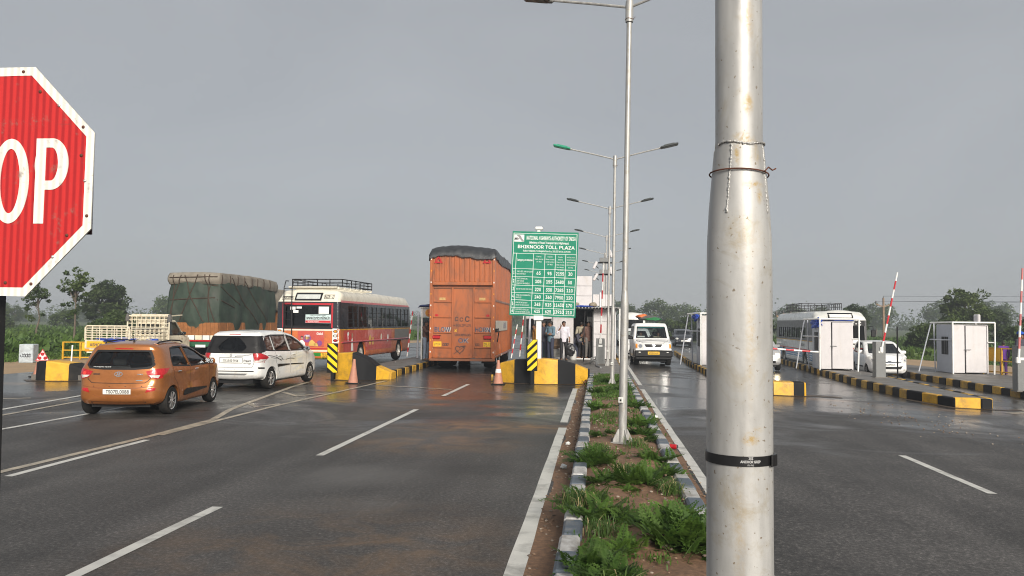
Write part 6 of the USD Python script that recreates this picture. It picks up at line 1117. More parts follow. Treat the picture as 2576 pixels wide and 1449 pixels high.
# ---------------------------------------------------------------- orange goods truck
def orange_truck():
    K['tro'] = paint('truck_orange_paint', (0.37, 0.095, 0.02), 0, dirt=.7, dc=(.13, .055, .028), r=.5, stretch=(1.6, 1.6, .45)); K['trod'] = paint('truck_rust_brown', (0.22, 0.075, 0.03), 0, dirt=.6, dc=(.09, .045, .03), r=.6); K['tarp'] = pm('black_tarpaulin', (.028, .03, .034), .45, var=.3, bump=.8, bsc=14); K['letterblue'] = pm('letter_dark_blue', (.03, .04, .10), .5, dirt=.3); K['letterwhite'] = pm('letter_dirty_white', (.55, .52, .45), .5, dirt=.5, dc=(.3, .15, .08))
    t = thing('goods_truck', 'tall orange truck with a black tarpaulin top seen squarely from behind', 'truck', (-5.24, 30.5, 0), rz=2.0); W, L = 2.56, 9.2; z0, z1 = .36, 4.52
    P('cargo_box', t, MB().box((0, L/2+.05, (z0+z1)/2+.12), (W-.10, L-.1, z1-z0-.25)), K['tro'], smooth=False)
    for s in (-1, 1): P('corner_post', t, MB().box((s*(W/2-.05), .05, (z0+z1)/2), (.11, .14, z1-z0), bev=.012), K['tro'], smooth=False)
    P('header_beam', t, MB().box((0, .0, 3.36), (W-.22, .12, .14), bev=.015), K['tro'], smooth=False); P('top_beam', t, MB().box((0, .03, 4.48), (W-.22, .12, .09), bev=.015), K['tro'], smooth=False)
    P('upper_panel', t, MB().box((0, .045, 3.93), (W-.22, .03, 1.02)), K['tro'], smooth=False)
    for k in range(12): P('upper_rib', t, MB().box((-1.06+k*.193, .015, 3.93), (.06, .05, 1.0), bev=.012), K['tro'], smooth=False)
    tg = P('tailgate', t, MB().box((0, .03, 1.84), (W-.24, .03, 2.74)), K['tro'], smooth=False)
    for x in (-1.16, -.375, .45, 1.16): P('tailgate_stile', tg, MB().box((x, -.005, 1.84), (.07, .055, 2.74), bev=.010), K['tro'], smooth=False)
    for x0, x1 in ((-1.12, -.41), (.49, 1.12)):
        for z in (2.64, 2.05, 1.45, .88): P('tailgate_rail', tg, MB().box(((x0+x1)/2, -.0, z), (x1-x0, .06, .055), bev=.01), K['tro'], smooth=False)
    for x0, x1 in ((-1.12, -.41), (-.335, .41), (.49, 1.12)): P('tailgate_rail', tg, MB().box(((x0+x1)/2, 0, .50), (x1-x0, .05, .07), bev=.01), K['tro'], smooth=False); P('tailgate_rail', tg, MB().box(((x0+x1)/2, 0, 3.18), (x1-x0, .04, .05), bev=.01), K['trod'], smooth=False)
    P('bottom_beam', t, MB().box((0, .0, .40), (W-.06, .14, .10), bev=.012), K['trod'], smooth=False)
    def tx(s, x, z, h, w, m, y=-.016, par=tg, nm='lettering', b=True): v, f = text(s, h, w, .004, b); P(nm, par, (face_back(v, (x, y, z)), f), K[m], smooth=False)
    yb = .013
    for s, x, w in (('BLOW', -.765, .62), ('HORN', .80, .58)): tx(s, x+.012, 1.565, .185, w+.03, 'letterwhite', yb); tx(s, x, 1.57, .175, w, 'letterblue', yb-.005)
    tx('C', -.22, 1.98, .15, .13, 'ink', yb); tx('C', -.03, 1.96, .15, .13, 'ink', yb); tx('C', .20, 1.98, .20, .18, 'ink', yb); tx('RAIPUR', .06, 1.73, .12, .56, 'ink', yb, b=False); tx('=', -.30, 1.74, .07, .07, 'ink', yb)
    tx('OK', .06, 1.14, .17, .40, 'letterwhite', yb); tx('OK', .05, 1.145, .165, .38, 'letterblue', yb-.004); tx('x', -.25, 1.54, .12, .11, 'plateyellow', yb)
    P('hindi_script', tg, MB().prism(affinity.translate(squiggle(21, 7, .11, .62), 0.03, 1.36), 'xz', yb-.004, yb-.001), K['ink'], smooth=False); P('hindi_script', tg, MB().prism(affinity.translate(squiggle(22, 3, .13, .24), -.63, .98), 'xz', yb-.004, yb-.001), K['ink'], smooth=False); P('hindi_script', tg, MB().prism(affinity.translate(squiggle(23, 2, .12, .14), .60, .99), 'xz', yb-.004, yb-.001), K['ink'], smooth=False)
    th = np.linspace(0, 2*math.pi, 40); ht = LineString(np.column_stack([-.08+.0105*16*np.sin(th)**3, .80+.0105*(13*np.cos(th)-5*np.cos(2*th)-2*np.cos(3*th)-np.cos(4*th))])).buffer(.014).union(LineString([(-.32, .62), (.13, .94)]).buffer(.010)).union(LineString([(.04, .93), (.14, .95), (.11, .85)]).buffer(.010)); P('painted_heart', tg, MB().prism(ht, 'xz', yb-.004, yb-.001), K['ink'], smooth=False)
    for x, s2 in ((-.96, ('STOP',)), (1.0, ('NL 01', 'D 4107'))):
        p = P('number_plate' if x > 0 else 'stop_plate', tg, MB().box((x, yb-.004, .99), (.32, .012, .22), bev=.004), K['plateyellow'], smooth=False)
        for k, s in enumerate(s2): tx(s, x, .99+(.05-.10*k if len(s2) > 1 else 0), .08, .25, 'ink', yb-.012, par=tg, nm='plate_lettering', b=False)
    for x in (-1.0, 1.0): P('tail_lamp', tg, MB().box((x, -.03, 1.27), (.30, .06, .12), bev=.02), K['redlens'], smooth=False); P('lamp_bracket', tg, MB().box((x, .0, 1.34), (.34, .04, .02)), K['black'], smooth=False)
    for s in (-1, 1):
        tri = Polygon([(s*.95-.17, 4.15), (s*.95+.17, 4.15), (s*.95, 4.46)]); P('reflective_triangle', t, MB().prism(tri.difference(tri.buffer(-.055)), 'xz', -.022, -.014), K['redlens'], smooth=False)
        for k in range(9): P('edge_reflector', t, MB().box((s*(W/2-.05), -.024, .7+k*.45), (.03, .008, .06)), K['amber' if k % 2 else 'signwhite'], smooth=False)
        P('striped_patch', tg, MB().box((s*.78, yb-.003, 2.76), (.24, .004, .10)), pm(f'patch_{s+1}', (.45, .28, .10), .5, var=.5, sc=30), smooth=False); P('red_dot', tg, MB().box((s*1.0, yb-.003, 2.12), (.12, .006, .08)), K['redlens'], smooth=False)
    for sd in (1, -1):
        for k in range(46): P('side_rib', t, MB().box((sd*(W/2-.03), .22+k*.194, 2.5), (.05, .07, 3.9), bev=.012), K['tro'], smooth=False)
        for z in (.50, 2.72, 4.46): P('side_rail', t, MB().box((sd*(W/2-.015), L/2, z), (.05, L-.1, .09), bev=.01), K['tro'], smooth=False)
        b = P('white_band', t, MB().box((sd*(W/2+.012), 3.1, 1.72), (.01, 5.6, .42)), K['letterwhite'], smooth=False)
        v, f = text('EXPRESS GOODS', .26, 2.9, .004) if False else (None, None)
        P('band_script', b, MB().prism(affinity.translate(squiggle(31, 4, .30, 1.5), 4.4, 1.72), 'yz', sd*(W/2+.018)-.002, sd*(W/2+.018)+.002), K['letterblue'], smooth=False)
    tp = P('tarpaulin', t, tarp_cover(W, L), K['tarp'], smooth=True)
    for k in range(7): y = .5+k*1.4; P('tarp_rope', tp, MB().tube([(-W/2-.02, y, 4.3), (-W/2+.02, y+.2, 4.66), (0, y+.5, 4.86), (W/2-.02, y+.8, 4.66), (W/2+.02, y+1, 4.3)], .010, 5), K['rust'])
    P('chassis', t, MB().box((0, L/2+.3, .62), (.9, L, .3)), K['black'], smooth=False); P('mudguard_bar', t, MB().box((0, .9, .55), (2.2, .12, .1)), K['black'], smooth=False)
    for y in (2.0, 3.25, 7.9):
        for sd in (-1, 1): wheel(t, (sd*.93, y, .50), .50, .50, sd, 'steel', 0)
    P('mud_flap', t, MB().box((-.9, 1.35, .45), (.55, .02, .5)).box((.9, 1.35, .45), (.55, .02, .5)), K['black'], smooth=False)
    P('cab', t, MB().box((0, L+1.1, 1.75), (2.3, 1.9, 2.3), bev=.12), K['tro'], smooth=40); P('hanging_hook', t, MB().tube([(W/2+.02, .1, 1.55), (W/2+.14, .02, 1.62), (W/2+.16, -.02, 1.5), (W/2+.10, 0, 1.1)], .022, 6).box((W/2+.05, .05, 1.55), (.12, .1, .14), bev=.02), K['black'], smooth=False)
    return t
def tarp_cover(W, L):
    xs = np.linspace(-1, 1, 34); ys = np.linspace(-.06, L+.1, 70); X, Y = np.meshgrid(xs, ys); hang = np.clip(np.abs(X)-.90, 0, .1)/.1; n = meshkit.fbm(np.stack([X*3, Y*1.3, X*0], -1), 4, 5)
    e = np.clip((.25-np.minimum(Y+.06, L+.1-Y))/.25, 0, 1); Xs = np.clip(X/.92, -1, 1)*(W/2+.03)+(n-.5)*.05
    Zz = 4.68+.17*(1-(X)**2)+(n-.5)*.22-hang*.38-e*.12+.0*Y
    first = np.arange(len(ys)) < 3; Zz[0] = 4.36+.10*(n[0]-.5)*4; Zz[1] = np.minimum(Zz[1], 4.6+.3*(n[1]-.5)); Y[0] = -.09+.06*(n[0]-.5); Y[1] = -.08
    i = np.arange(X.size).reshape(X.shape); return np.stack([Xs, Y, Zz], -1).reshape(-1, 3), np.stack([i[:-1, :-1], i[:-1, 1:], i[1:, 1:], i[1:, :-1]], -1).reshape(-1, 4)
orange_truck()
# ---------------------------------------------------------------- tarpaulin-covered lorry
def tarp_lorry():
    K['canvasgreen'] = pm('faded_green_canvas', (.026, .044, .031), .75, var=.4, sc=1.6, bump=.9, bsc=7, dirt=.6, dc=(.055, .055, .045), dsc=.9); K['canvasgrey'] = pm('faded_grey_canvas', (.21, .185, .15), .8, var=.2, sc=2.5, bump=.5, bsc=8, dirt=.35, dc=(.12, .10, .08)); K['rope'] = pm('brown_rope', (.045, .028, .018), .9)
    K['plank'] = pm('orange_brown_plank', (.27, .105, .03), .6, var=.2, dirt=.4, dc=(.12, .05, .02), dsc=3)
    t = thing('loaded_lorry', 'high loaded lorry wrapped in roped green canvas behind the white people carrier', 'truck', (-19.2, 36.0, 0), rz=-1.0); W, L = 2.75, 6.6
    def shell(w0, w1, y0, y1, za, zb_, seed, amp, round_=.25):
        nx, ny, nz = 22, 40, 24; V, F = [], []
        def pt(u, v, face):
            return None
        b = trimesh.creation.box((2, 2, 2)); m = trimesh.Trimesh(b.vertices, b.faces)
        for _ in range(5): m = m.subdivide()
        v = np.array(m.vertices); s = np.sign(v)*np.abs(v); k = np.maximum(np.linalg.norm(v*np.array([1, 1, 1]), axis=1), 1e-6); rr = np.clip((k-1.15)/.58, 0, 1)[:, None]; v = v*(1-rr*round_*.35)
        sz = np.array([(w0)/2, (y1-y0)/2, (zb_-za)/2]); v = v*sz+np.array([0, (y0+y1)/2, (za+zb_)/2]); n = meshkit.fbm(v*np.array([1.6, 1.6, .55])+seed, 4, seed)-.5; d = v-np.array([0, (y0+y1)/2, (za+zb_)/2]); d /= np.linalg.norm(d, axis=1, keepdims=True); v = v+d*(n[:, None]*amp*2)
        return v, np.array(m.faces)
    lo = shell(W, W, -.02, L, 1.22, 3.85, 3, .16); v = lo[0]; v[:, 2] = np.where(v[:, 2] < 1.6, v[:, 2]-.12*np.sin(v[:, 0]*2.1+v[:, 1]*1.3)-.1, v[:, 2]); side = P('green_canvas', t, (v, lo[1]), K['canvasgreen'], smooth=True)
    hi = shell(W-.02, W, -.03, L+.2, 3.5, 4.10, 8, .10, .2); v2 = hi[0]; v2[:, 2] += .05*np.cos(v2[:, 0]*1.1)*np.cos((v2[:, 1]-2.6)*.35)-.018*np.clip(v2[:, 1]-3.4, 0, 9)**1.6*(v2[:, 2] > 3.0); P('top_canvas', t, (v2, hi[1]), K['canvasgrey'], smooth=True)
    fr = shell(W-.2, W, L-.2, L+3.2, 2.3, 3.6, 13, .10, .5); P('front_canvas', t, fr, K['canvasgrey'], smooth=True)
    allm = (np.vstack([v, v2]), np.vstack([lo[1], hi[1]+len(v)]))
    def rope(pts, ax, sd):
        q = np.vstack([np.linspace(a, b, 9) for a, b in zip(pts[:-1], pts[1:])]); h = cast(allm, q, ax, sd)+sd*.012; o = [i for i in range(3) if i != ax]; V = np.zeros((len(q), 3)); V[:, o] = q; V[:, ax] = h; P('rope', side, MB().tube(V, .026, 5), K['rope'])
    W2 = W/2*.93
    for pts in ([(-1.0, 3.98), (-1.02, 2.7), (-1.25, 1.6)], [(-.6, 3.98), (-1.0, 2.9), (-1.15, 1.6)], [(-.42, 3.98), (-.1, 3.0), (.62, 1.75)], [(.25, 4.0), (-.12, 3.0), (-.8, 1.6)], [(.62, 4.0), (.8, 3.1), (.86, 1.7)], [(.85, 4.0), (.78, 3.0), (1.12, 1.7)], [(-1.2, 2.78), (1.1, 2.9)], [(-1.2, 3.85), (1.2, 3.9)]): rope(pts, 1, -1)
    for pts in ([(.15, 3.5), (.9, 3.1), (2.0, 2.6)], [(1.2, 3.9), (2.2, 2.9), (4.2, 1.6)], [(2.6, 3.8), (3.6, 3.0), (5.4, 1.7)], [(.1, 2.8), (1.5, 2.45)]): rope(pts, 0, 1)
    for k in range(8): rope([(.3+k*.75, 4.0), (.3+k*.75, 3.55)], 0, 1)
    bd = P('cargo_bed', t, MB().box((0, L/2, .95), (W-.25, L, .18)), K['black'], smooth=False)
    for k in range(14):
        x = -1.24+k*.191; P('rear_board', t, MB().box((x, -.03, 1.40), (.183, .05, .62), bev=.012), K['plank'], smooth=False)
    for k in range(7): P('painted_panel', t, MB().box((-1.14+k*.38, -.05, 1.0), (.34, .03, .22), bev=.006), K[('cream', 'plateyellow', 'cream', 'signwhite', 'cream', 'plate', 'cream')[k]], smooth=False)
    P('red_rail', t, MB().box((0, -.05, .85), (W-.1, .05, .06)), K['red'], smooth=False); P('green_bumper', t, MB().box((0, -.04, .68), (W-.2, .06, .22), bev=.01), pm('lorry_green', (.02, .10, .05), .5, dirt=.4), smooth=False)
    for k in range(8): P('side_board', t, MB().box((W/2-.06, .45+k*.82, 1.40), (.05, .76, .62), bev=.012), K['plank'], smooth=False); P('side_painted_panel', t, MB().box((W/2-.05, .45+k*.82, .98), (.04, .70, .2), bev=.008), K['cream' if k % 2 else 'letterwhite'], smooth=False)
    P('number_plate', t, MB().box((.5, -.08, .60), (.5, .01, .12)), K['signwhite'], smooth=False)
    for y in (1.4, 2.6, 7.6):
        for sd in (-1, 1): wheel(t, (sd*1.0, y, .48), .48, .45, sd, 'steel', 0)
    P('chassis', t, MB().box((0, L/2+1, .62), (.9, L+2, .3)), K['black'], smooth=False); P('cab', t, MB().box((0, L+1.7, 1.55), (2.3, 1.7, 2.0), bev=.12), K['plank'], smooth=40)
tarp_lorry()
# ---------------------------------------------------------------- pickup with cage sides
def pickup():
    t = thing('pickup_truck', 'cream pickup truck with open cage sides and yellow tailgate behind the orange hatchback', 'truck', (-19.95, 30.6, 0), rz=-1.5); W = 1.95; zt = 1.56
    C = K['cream']; zb = .62
    P('load_bed', t, MB().box((0, 1.45, zb), (W-.08, 2.9, .07)), C, smooth=False)
    tg = P('tailgate', t, MB().box((0, 0, .80), (W, .05, .34), bev=.012), C, smooth=False); P('yellow_panel', tg, MB().box((-.25, -.03, .80), (1.25, .02, .27), bev=.006), K['plateyellow'], smooth=False)
    v, f = text('ASHOK', .12, .55, .004); P('tailgate_lettering', tg, (face_back(v, (-.45, -.042, .79)), f), K['letterblue'], smooth=False); P('tailgate_script', tg, MB().prism(affinity.translate(squiggle(44, 4, .08, .35), .12, .8), 'xz', -.046, -.042), K['red'], smooth=False)
    def cage(p0, p1, z0, z1, nv, nh, nm):
        p0, p1 = np.array(p0, float), np.array(p1, float); fr = P(nm, t, MB().tube([(*p0, z0), (*p0, z1-.08), (*(p0+(p1-p0)*.04), z1), (*(p0+(p1-p0)*.96), z1), (*p1, z1-.08), (*p1, z0)], .032, 8), C)
        for k in range(1, nv):
            q = p0+(p1-p0)*k/nv; P('cage_upright', fr, MB().bar((*q, z0), (*q, z1), .06, .03, bev=.008), C, smooth=False)
        for k in range(1, nh+1):
            z = z0+(z1-z0)*k/(nh+1); P('cage_rail', fr, MB().bar((*p0, z), (*p1, z), .05, .03, bev=.008), C, smooth=False)
    cage((-W/2, 0), (W/2, 0), .98, zt, 6, 5, 'rear_cage'); cage((W/2, .05), (W/2, 2.75), .66, 1.45, 8, 4, 'side_cage'); cage((-W/2, .05), (-W/2, 2.75), .66, 1.45, 8, 4, 'side_cage'); cage((-W/2-.02, 2.85), (W/2+.02, 2.85), .66, 2.0, 9, 7, 'headboard_cage'); cage((-W/2, 3.05), (W/2, 3.05), 1.75, 2.05, 10, 2, 'cab_guard')
    for x in (-W/2, W/2): P('guard_post', t, MB().bar((x, 2.85, 2.0), (x, 3.9, 2.05), .05), C, smooth=False)
    o = [(3.0, .45), (3.0, 1.75), (3.12, 1.84), (3.9, 1.82), (4.45, 1.15), (4.85, 1.05), (5.0, .9), (5.02, .45)]
    ov = car_body(t, o, 1.66, .09, [(4.45, .33, .37), (4.45, .33, .36)], [(-.55, 1.2), (-.52, 1.62), (.52, 1.62), (.55, 1.2)], [(-.66, 1.15), (-.56, 1.72), (.56, 1.72), (.66, 1.15)], [[(3.15, 1.15), (3.15, 1.70), (3.82, 1.70), (4.28, 1.15)]], 'cream', belt=1.1, tumble=.16, q=.04, tf=.04, tr=.02)
    mirrors(t, .80, 4.25, 1.22, 'black', .2)
    for sd in (1, -1):
        wheel(t, (sd*.70, .75, .33), .33, .21, sd, 'steel', 0); wheel(t, (sd*.70, 4.45, .33), .33, .2, sd, 'steel', 0); P('tail_light', t, MB().box((sd*.85, -.03, .56), (.16, .05, .10), bev=.01), K['amber'], smooth=False)
    P('chassis', t, MB().box((0, 2.0, .45), (.8, 4, .14)), K['black'], smooth=False); P('bumper_bar', t, MB().box((0, -.02, .48), (1.7, .06, .06)), C, smooth=False); P('cloth_wrap', t, lump((-W/2-.02, 2.85, 1.88), (.10, .10, .22), 3), K['seat'], smooth=True); P('cloth_wrap', t, lump((W/2, 2.9, 1.86), (.10, .10, .24), 4), K['seat'], smooth=True)
    return t
pickup()
P('plastic_sheet', '/World', lump((-19.6, 30.8, .97), (.75, .42, .11), 6, 3, .9, 5.0), K['blue'], smooth=True, label='crumpled blue plastic sheet in the back of the cream pickup', cat='tarpaulin')
P('plastic_sheet', '/World', lump((-19.0, 32.2, .90), (.35, .4, .11), 7, 3, .9, 5.0), K['blue'], smooth=True, label='second blue sheet bundled in front of the pickup headboard', cat='tarpaulin')
# ---- distant and partly hidden vehicles
def simple_car(name, label, mat, loc, rz, lights_on=False, H=1.5, suv=False):
    t = thing(name, label, 'car', loc, rz=rz); k = H/1.5
    o = [(-.6, .30), (-.68, .45), (-.66, .85*k), (-.50, 1.05*k), (-.30, 1.38*k), (-.1, 1.47*k), (.8, H), (1.3, 1.46*k), (1.7, 1.32*k), (2.1, 1.06*k), (2.4, .98*k), (2.9, .88*k), (3.2, .72*k), (3.25, .40), (3.15, .26), (2.4, .22), (-.3, .24)]
    fg = [(-.62, 1.04*k), (-.52, 1.36*k), (.52, 1.36*k), (.62, 1.04*k)]; ov = car_body(t, o, 1.68, .15, [(0, .30, .34), (2.5, .30, .34)], [(-.52, 1.1*k), (-.45, 1.34*k), (.45, 1.34*k), (.52, 1.1*k)], fg, [[(.0, 1.05*k), (.1, 1.32*k), (.8, 1.40*k), (.86, 1.02*k)], [(.93, 1.02*k), (.87, 1.40*k), (1.25, 1.38*k), (1.95, 1.04*k)]], mat, belt=.98*k, q=.06)
    for y in (0, 2.5):
        for sd in (1, -1): wheel(t, (sd*.73, y, .30), .30, .18, sd, 'alloy', 6)
    for s in (1, -1):
        hp = P('headlight', t, drape(ov, affinity.scale(Point(s*.60, .70*k).buffer(.09), 1.5, .8), 1, 1, .008, .03), K['clear'], smooth=True)
        if lights_on: P('lit_lamp', hp, drape(ov, Point(s*.60, .70*k).buffer(.10), 1, 1, .016, .02), K['lit'], smooth=True)
    P('grille', t, drape(ov, [(-.38, .70*k), (-.34, .60*k), (.34, .60*k), (.38, .70*k)], 1, 1, .008), K['black'], smooth=True); P('lower_grille', t, drape(ov, shapely.box(-.5, .36, .5, .46), 1, 1, .008), K['black'], smooth=True); P('number_plate', t, drape(ov, shapely.box(-.25, .48, .25, .57), 1, 1, .012), K['plate'], smooth=False)
    mirrors(t, .80, 1.8, 1.08*k, mat); seats(t, [(.3, .45), (1.2, .45)], 1.5)
    return t
K['silver'] = paint('silver_grey_car_paint', (.42, .42, .42), .2); K['lit'] = pm('lit_headlamp', (1.0, 0.80, 0.5), .3, var=.02, emit=14.0); K['darkcar'] = paint('dark_grey_car_paint', (.035, .038, .045), .3)
simple_car('saloon_car', 'white car with a lit headlight half hidden behind the near lamp post', 'silver', (7.34, 39.6, -.19), 180, lights_on=True)
simple_car('dark_car', 'dark grey car coming up the road beyond the oncoming utility vehicle', 'darkcar', (7.75, 75.5, -.2), 178, H=1.55)
simple_car('white_car', 'white car queued just behind the utility vehicle, mostly hidden by lamp posts', 'whitecar', (2.15, 47.5, -.03), 181, H=1.6)
def minibus():
    t = thing('minibus', 'white minibus far behind the utility vehicle beside the lamp posts', 'bus', (2.75, 72.5, -.05), rz=180)
    bus(t, 7, 2.2, 2.75, .4, 1.45, 2.25, 2.3, [K['buswhite'], K['buswhite'], K['buswhite'], K['tint']], [[(.8+k*1.2, 1.5), (.8+k*1.2, 2.15), (1.85+k*1.2, 2.15), (1.85+k*1.2, 1.5)] for k in range(4)], None, [(-.9, 1.4), (-.88, 2.2), (.88, 2.2), (.9, 1.4)], (1.6, 5.4), .4)
minibus()
# ---------------------------------------------------------------- toll office and booths
def panel_wall(t, x0, x1, z0, z1, y, mat, rows, cols=1, name='wall_panel', th=.05, flip=1):
    for r in range(rows):
        for c in range(cols):
            a, b = x0+(x1-x0)*c/cols, x0+(x1-x0)*(c+1)/cols; lo, hi = z0+(z1-z0)*r/rows, z0+(z1-z0)*(r+1)/rows; P(name, t, MB().box(((a+b)/2, y, (lo+hi)/2), (b-a-.012, th, hi-lo-.012), bev=.006), mat, smooth=False)
def toll_office():
    t = thing('toll_office', 'white panelled toll office with an open dark doorway and a low tin roof', 'building', (0, 0, 0)); W_ = K['offwhite']; zb = .17
    P('wall', t, MB().box((-1.66, 37.5, 1.36), (1.04, .12, 2.36)), W_, smooth=False); panel_wall(t, -.20, .84, zb+.02, 2.52, 37.42, W_, 4)
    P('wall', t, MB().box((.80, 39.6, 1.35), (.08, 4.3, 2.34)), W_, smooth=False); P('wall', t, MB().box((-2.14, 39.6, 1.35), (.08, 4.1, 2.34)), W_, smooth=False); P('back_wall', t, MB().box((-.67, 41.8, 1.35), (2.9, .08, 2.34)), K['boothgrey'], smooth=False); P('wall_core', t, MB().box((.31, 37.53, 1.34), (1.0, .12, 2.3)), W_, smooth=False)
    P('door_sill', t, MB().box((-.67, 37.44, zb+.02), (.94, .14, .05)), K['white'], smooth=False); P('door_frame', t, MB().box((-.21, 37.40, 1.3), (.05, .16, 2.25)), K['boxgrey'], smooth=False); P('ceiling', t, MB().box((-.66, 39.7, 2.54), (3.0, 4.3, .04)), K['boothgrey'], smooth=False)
    P('notice', t, MB().box((-.36, 38.2, 1.95), (.30, .02, .42)), K['signwhite'], smooth=False); P('desk', t, MB().box((-.95, 39.0, .82), (.9, .6, .05)).box((-.95, 39.2, .5), (.85, .05, .6)), K['wood'], smooth=False)
    rf = P('roof', t, MB().box((-.62, 39.3, 2.585), (3.3, 5.0, .04)), K['boxgrey'], smooth=False)
    for k in range(22):
        x = -2.2+k*.148; P('roof_rib', rf, MB().tube([(x, 36.62, 2.56), (x, 41.7, 2.66)], .042, 6), tin, smooth=True)
    panel_wall(t, -2.45, -.28, 2.68, 4.12, 38.3, W_, 3, 1, 'upper_panel'); P('upper_cabin', t, MB().box((-1.36, 39.8, 3.4), (2.14, 2.9, 1.40)), W_, smooth=False); panel_wall(t, -.24, .66, 2.68, 3.25, 38.5, W_, 1, 3, 'parapet_panel')
    P('drain_pipe', t, MB().tube([(.93, 34.4, .18), (.93, 34.4, 2.5)], .035, 8), K['white']); P('corner_trim', t, MB().box((.12, 38.45, 2.98), (.06, .06, .70)), K['white'], smooth=False)
tin = pm('tin_roof_sheet', (.42, .41, .40), .5, .3, var=.15, dirt=.4)
toll_office()
for x, lb in ((-1.05, 'round stone weighing down the tin roof beside the toll sign'), (-.22, 'round stone weighing down the tin roof above the door frame')): P('roof_stone', '/World', lump((x, 36.9, 2.70), (.19, .17, .12), int(x*10)+40, 3, .25), K['wood'] if False else pm(f'stone_{abs(int(x*10))}', (.27, .23, .17), .8, var=.2, bump=.4), smooth=True, label=lb, cat='stone')
P('plastic_sheet', '/World', lump((-.72, 36.95, 2.63), (.55, .25, .055), 17, 3, .6, 4), K['blue'], smooth=True, label='strip of blue sheet on the edge of the tin roof between two stones', cat='tarpaulin')
def fee_booth(label, loc, num=None, sheet_=True):
    t = thing('toll_booth', label, 'booth', loc); W, D_, H = 1.25, 1.7, 2.25; fr = K['boxgrey'] if num is None else K['white']
    G_ = pm('booth_dark_green_panel', (.02, .05, .04), .5, dirt=.3) if 'boothgreen' not in K else K['boothgreen']; K['boothgreen'] = G_
    for x in (-W/2, W/2):
        for y in (0, D_): P('post', t, MB().box((x, y, H/2), (.07, .07, H), bev=.01), fr, smooth=False)
    P('lower_panel', t, MB().box((0, .02, .48), (W-.08, .04, .90)), G_, smooth=False); P('lower_panel', t, MB().box((-W/2, D_/2, .48), (.04, D_-.08, .90)), G_, smooth=False); P('lower_panel', t, MB().box((W/2, D_/2, .48), (.04, D_-.08, .90)), G_, smooth=False)
    P('sill', t, MB().box((0, .0, .97), (W, .12, .05)), fr, smooth=False); P('notice_panel', t, MB().box((-.25, -.01, .80), (.5, .02, .26)), K['boothgrey'], smooth=False)
    P('window_pane', t, MB().box((0, .02, 1.42), (W-.10, .006, .84)), K['glass'], smooth=False); P('window_pane', t, MB().box((-W/2, D_/2, 1.42), (.006, D_-.1, .84)), K['glass'], smooth=False); P('mullion', t, MB().box((-.2, .0, 1.42), (.05, .05, .86)), fr, smooth=False)
    P('fascia', t, MB().box((0, .01, 2.06), (W, .08, .38), bev=.01), K['offwhite'], smooth=False); P('roof', t, MB().box((0, D_/2, 2.28), (W+.2, D_+.2, .06), bev=.015), fr, smooth=False); P('back_panel', t, MB().box((0, D_, 1.1), (W-.08, .04, 2.1)), K['boothgrey'], smooth=False); P('counter', t, MB().box((0, .5, .95), (W-.1, .5, .05)), K['wood'], smooth=False)
    if num:
        P('lane_number_disc', t, MB().lathe([(.17, 0), (.17, .012), (.001, .014)], 28).move(np.array([[1, 0, 0, -.30], [0, 0, -1, -.035], [0, 1, 0, 2.06]])), pm('lane_disc_orange', (.65, .27, .02), .5), smooth=False); v, f = text(num, .2, .12, .004); P('lane_number', t, (face_back(v, (-.30, -.052, 2.06)), f), K['red'], smooth=False)
    return t
fee_booth('booth marked 3 between the red bus and the orange truck', (-7.12, 34.6, .19), '3')
P('plastic_sheet', '/World', lump((-7.2, 34.75, 2.53), (.75, .35, .10), 12, 3, .5, 4), pm('navy_sheet', (.01, .02, .12), .5), smooth=True, label='dark blue sheet over the roof of the booth marked 3', cat='tarpaulin')
fee_booth('grey framed booth with green base behind the boy in mustard', (-2.72, 36.9, .17))
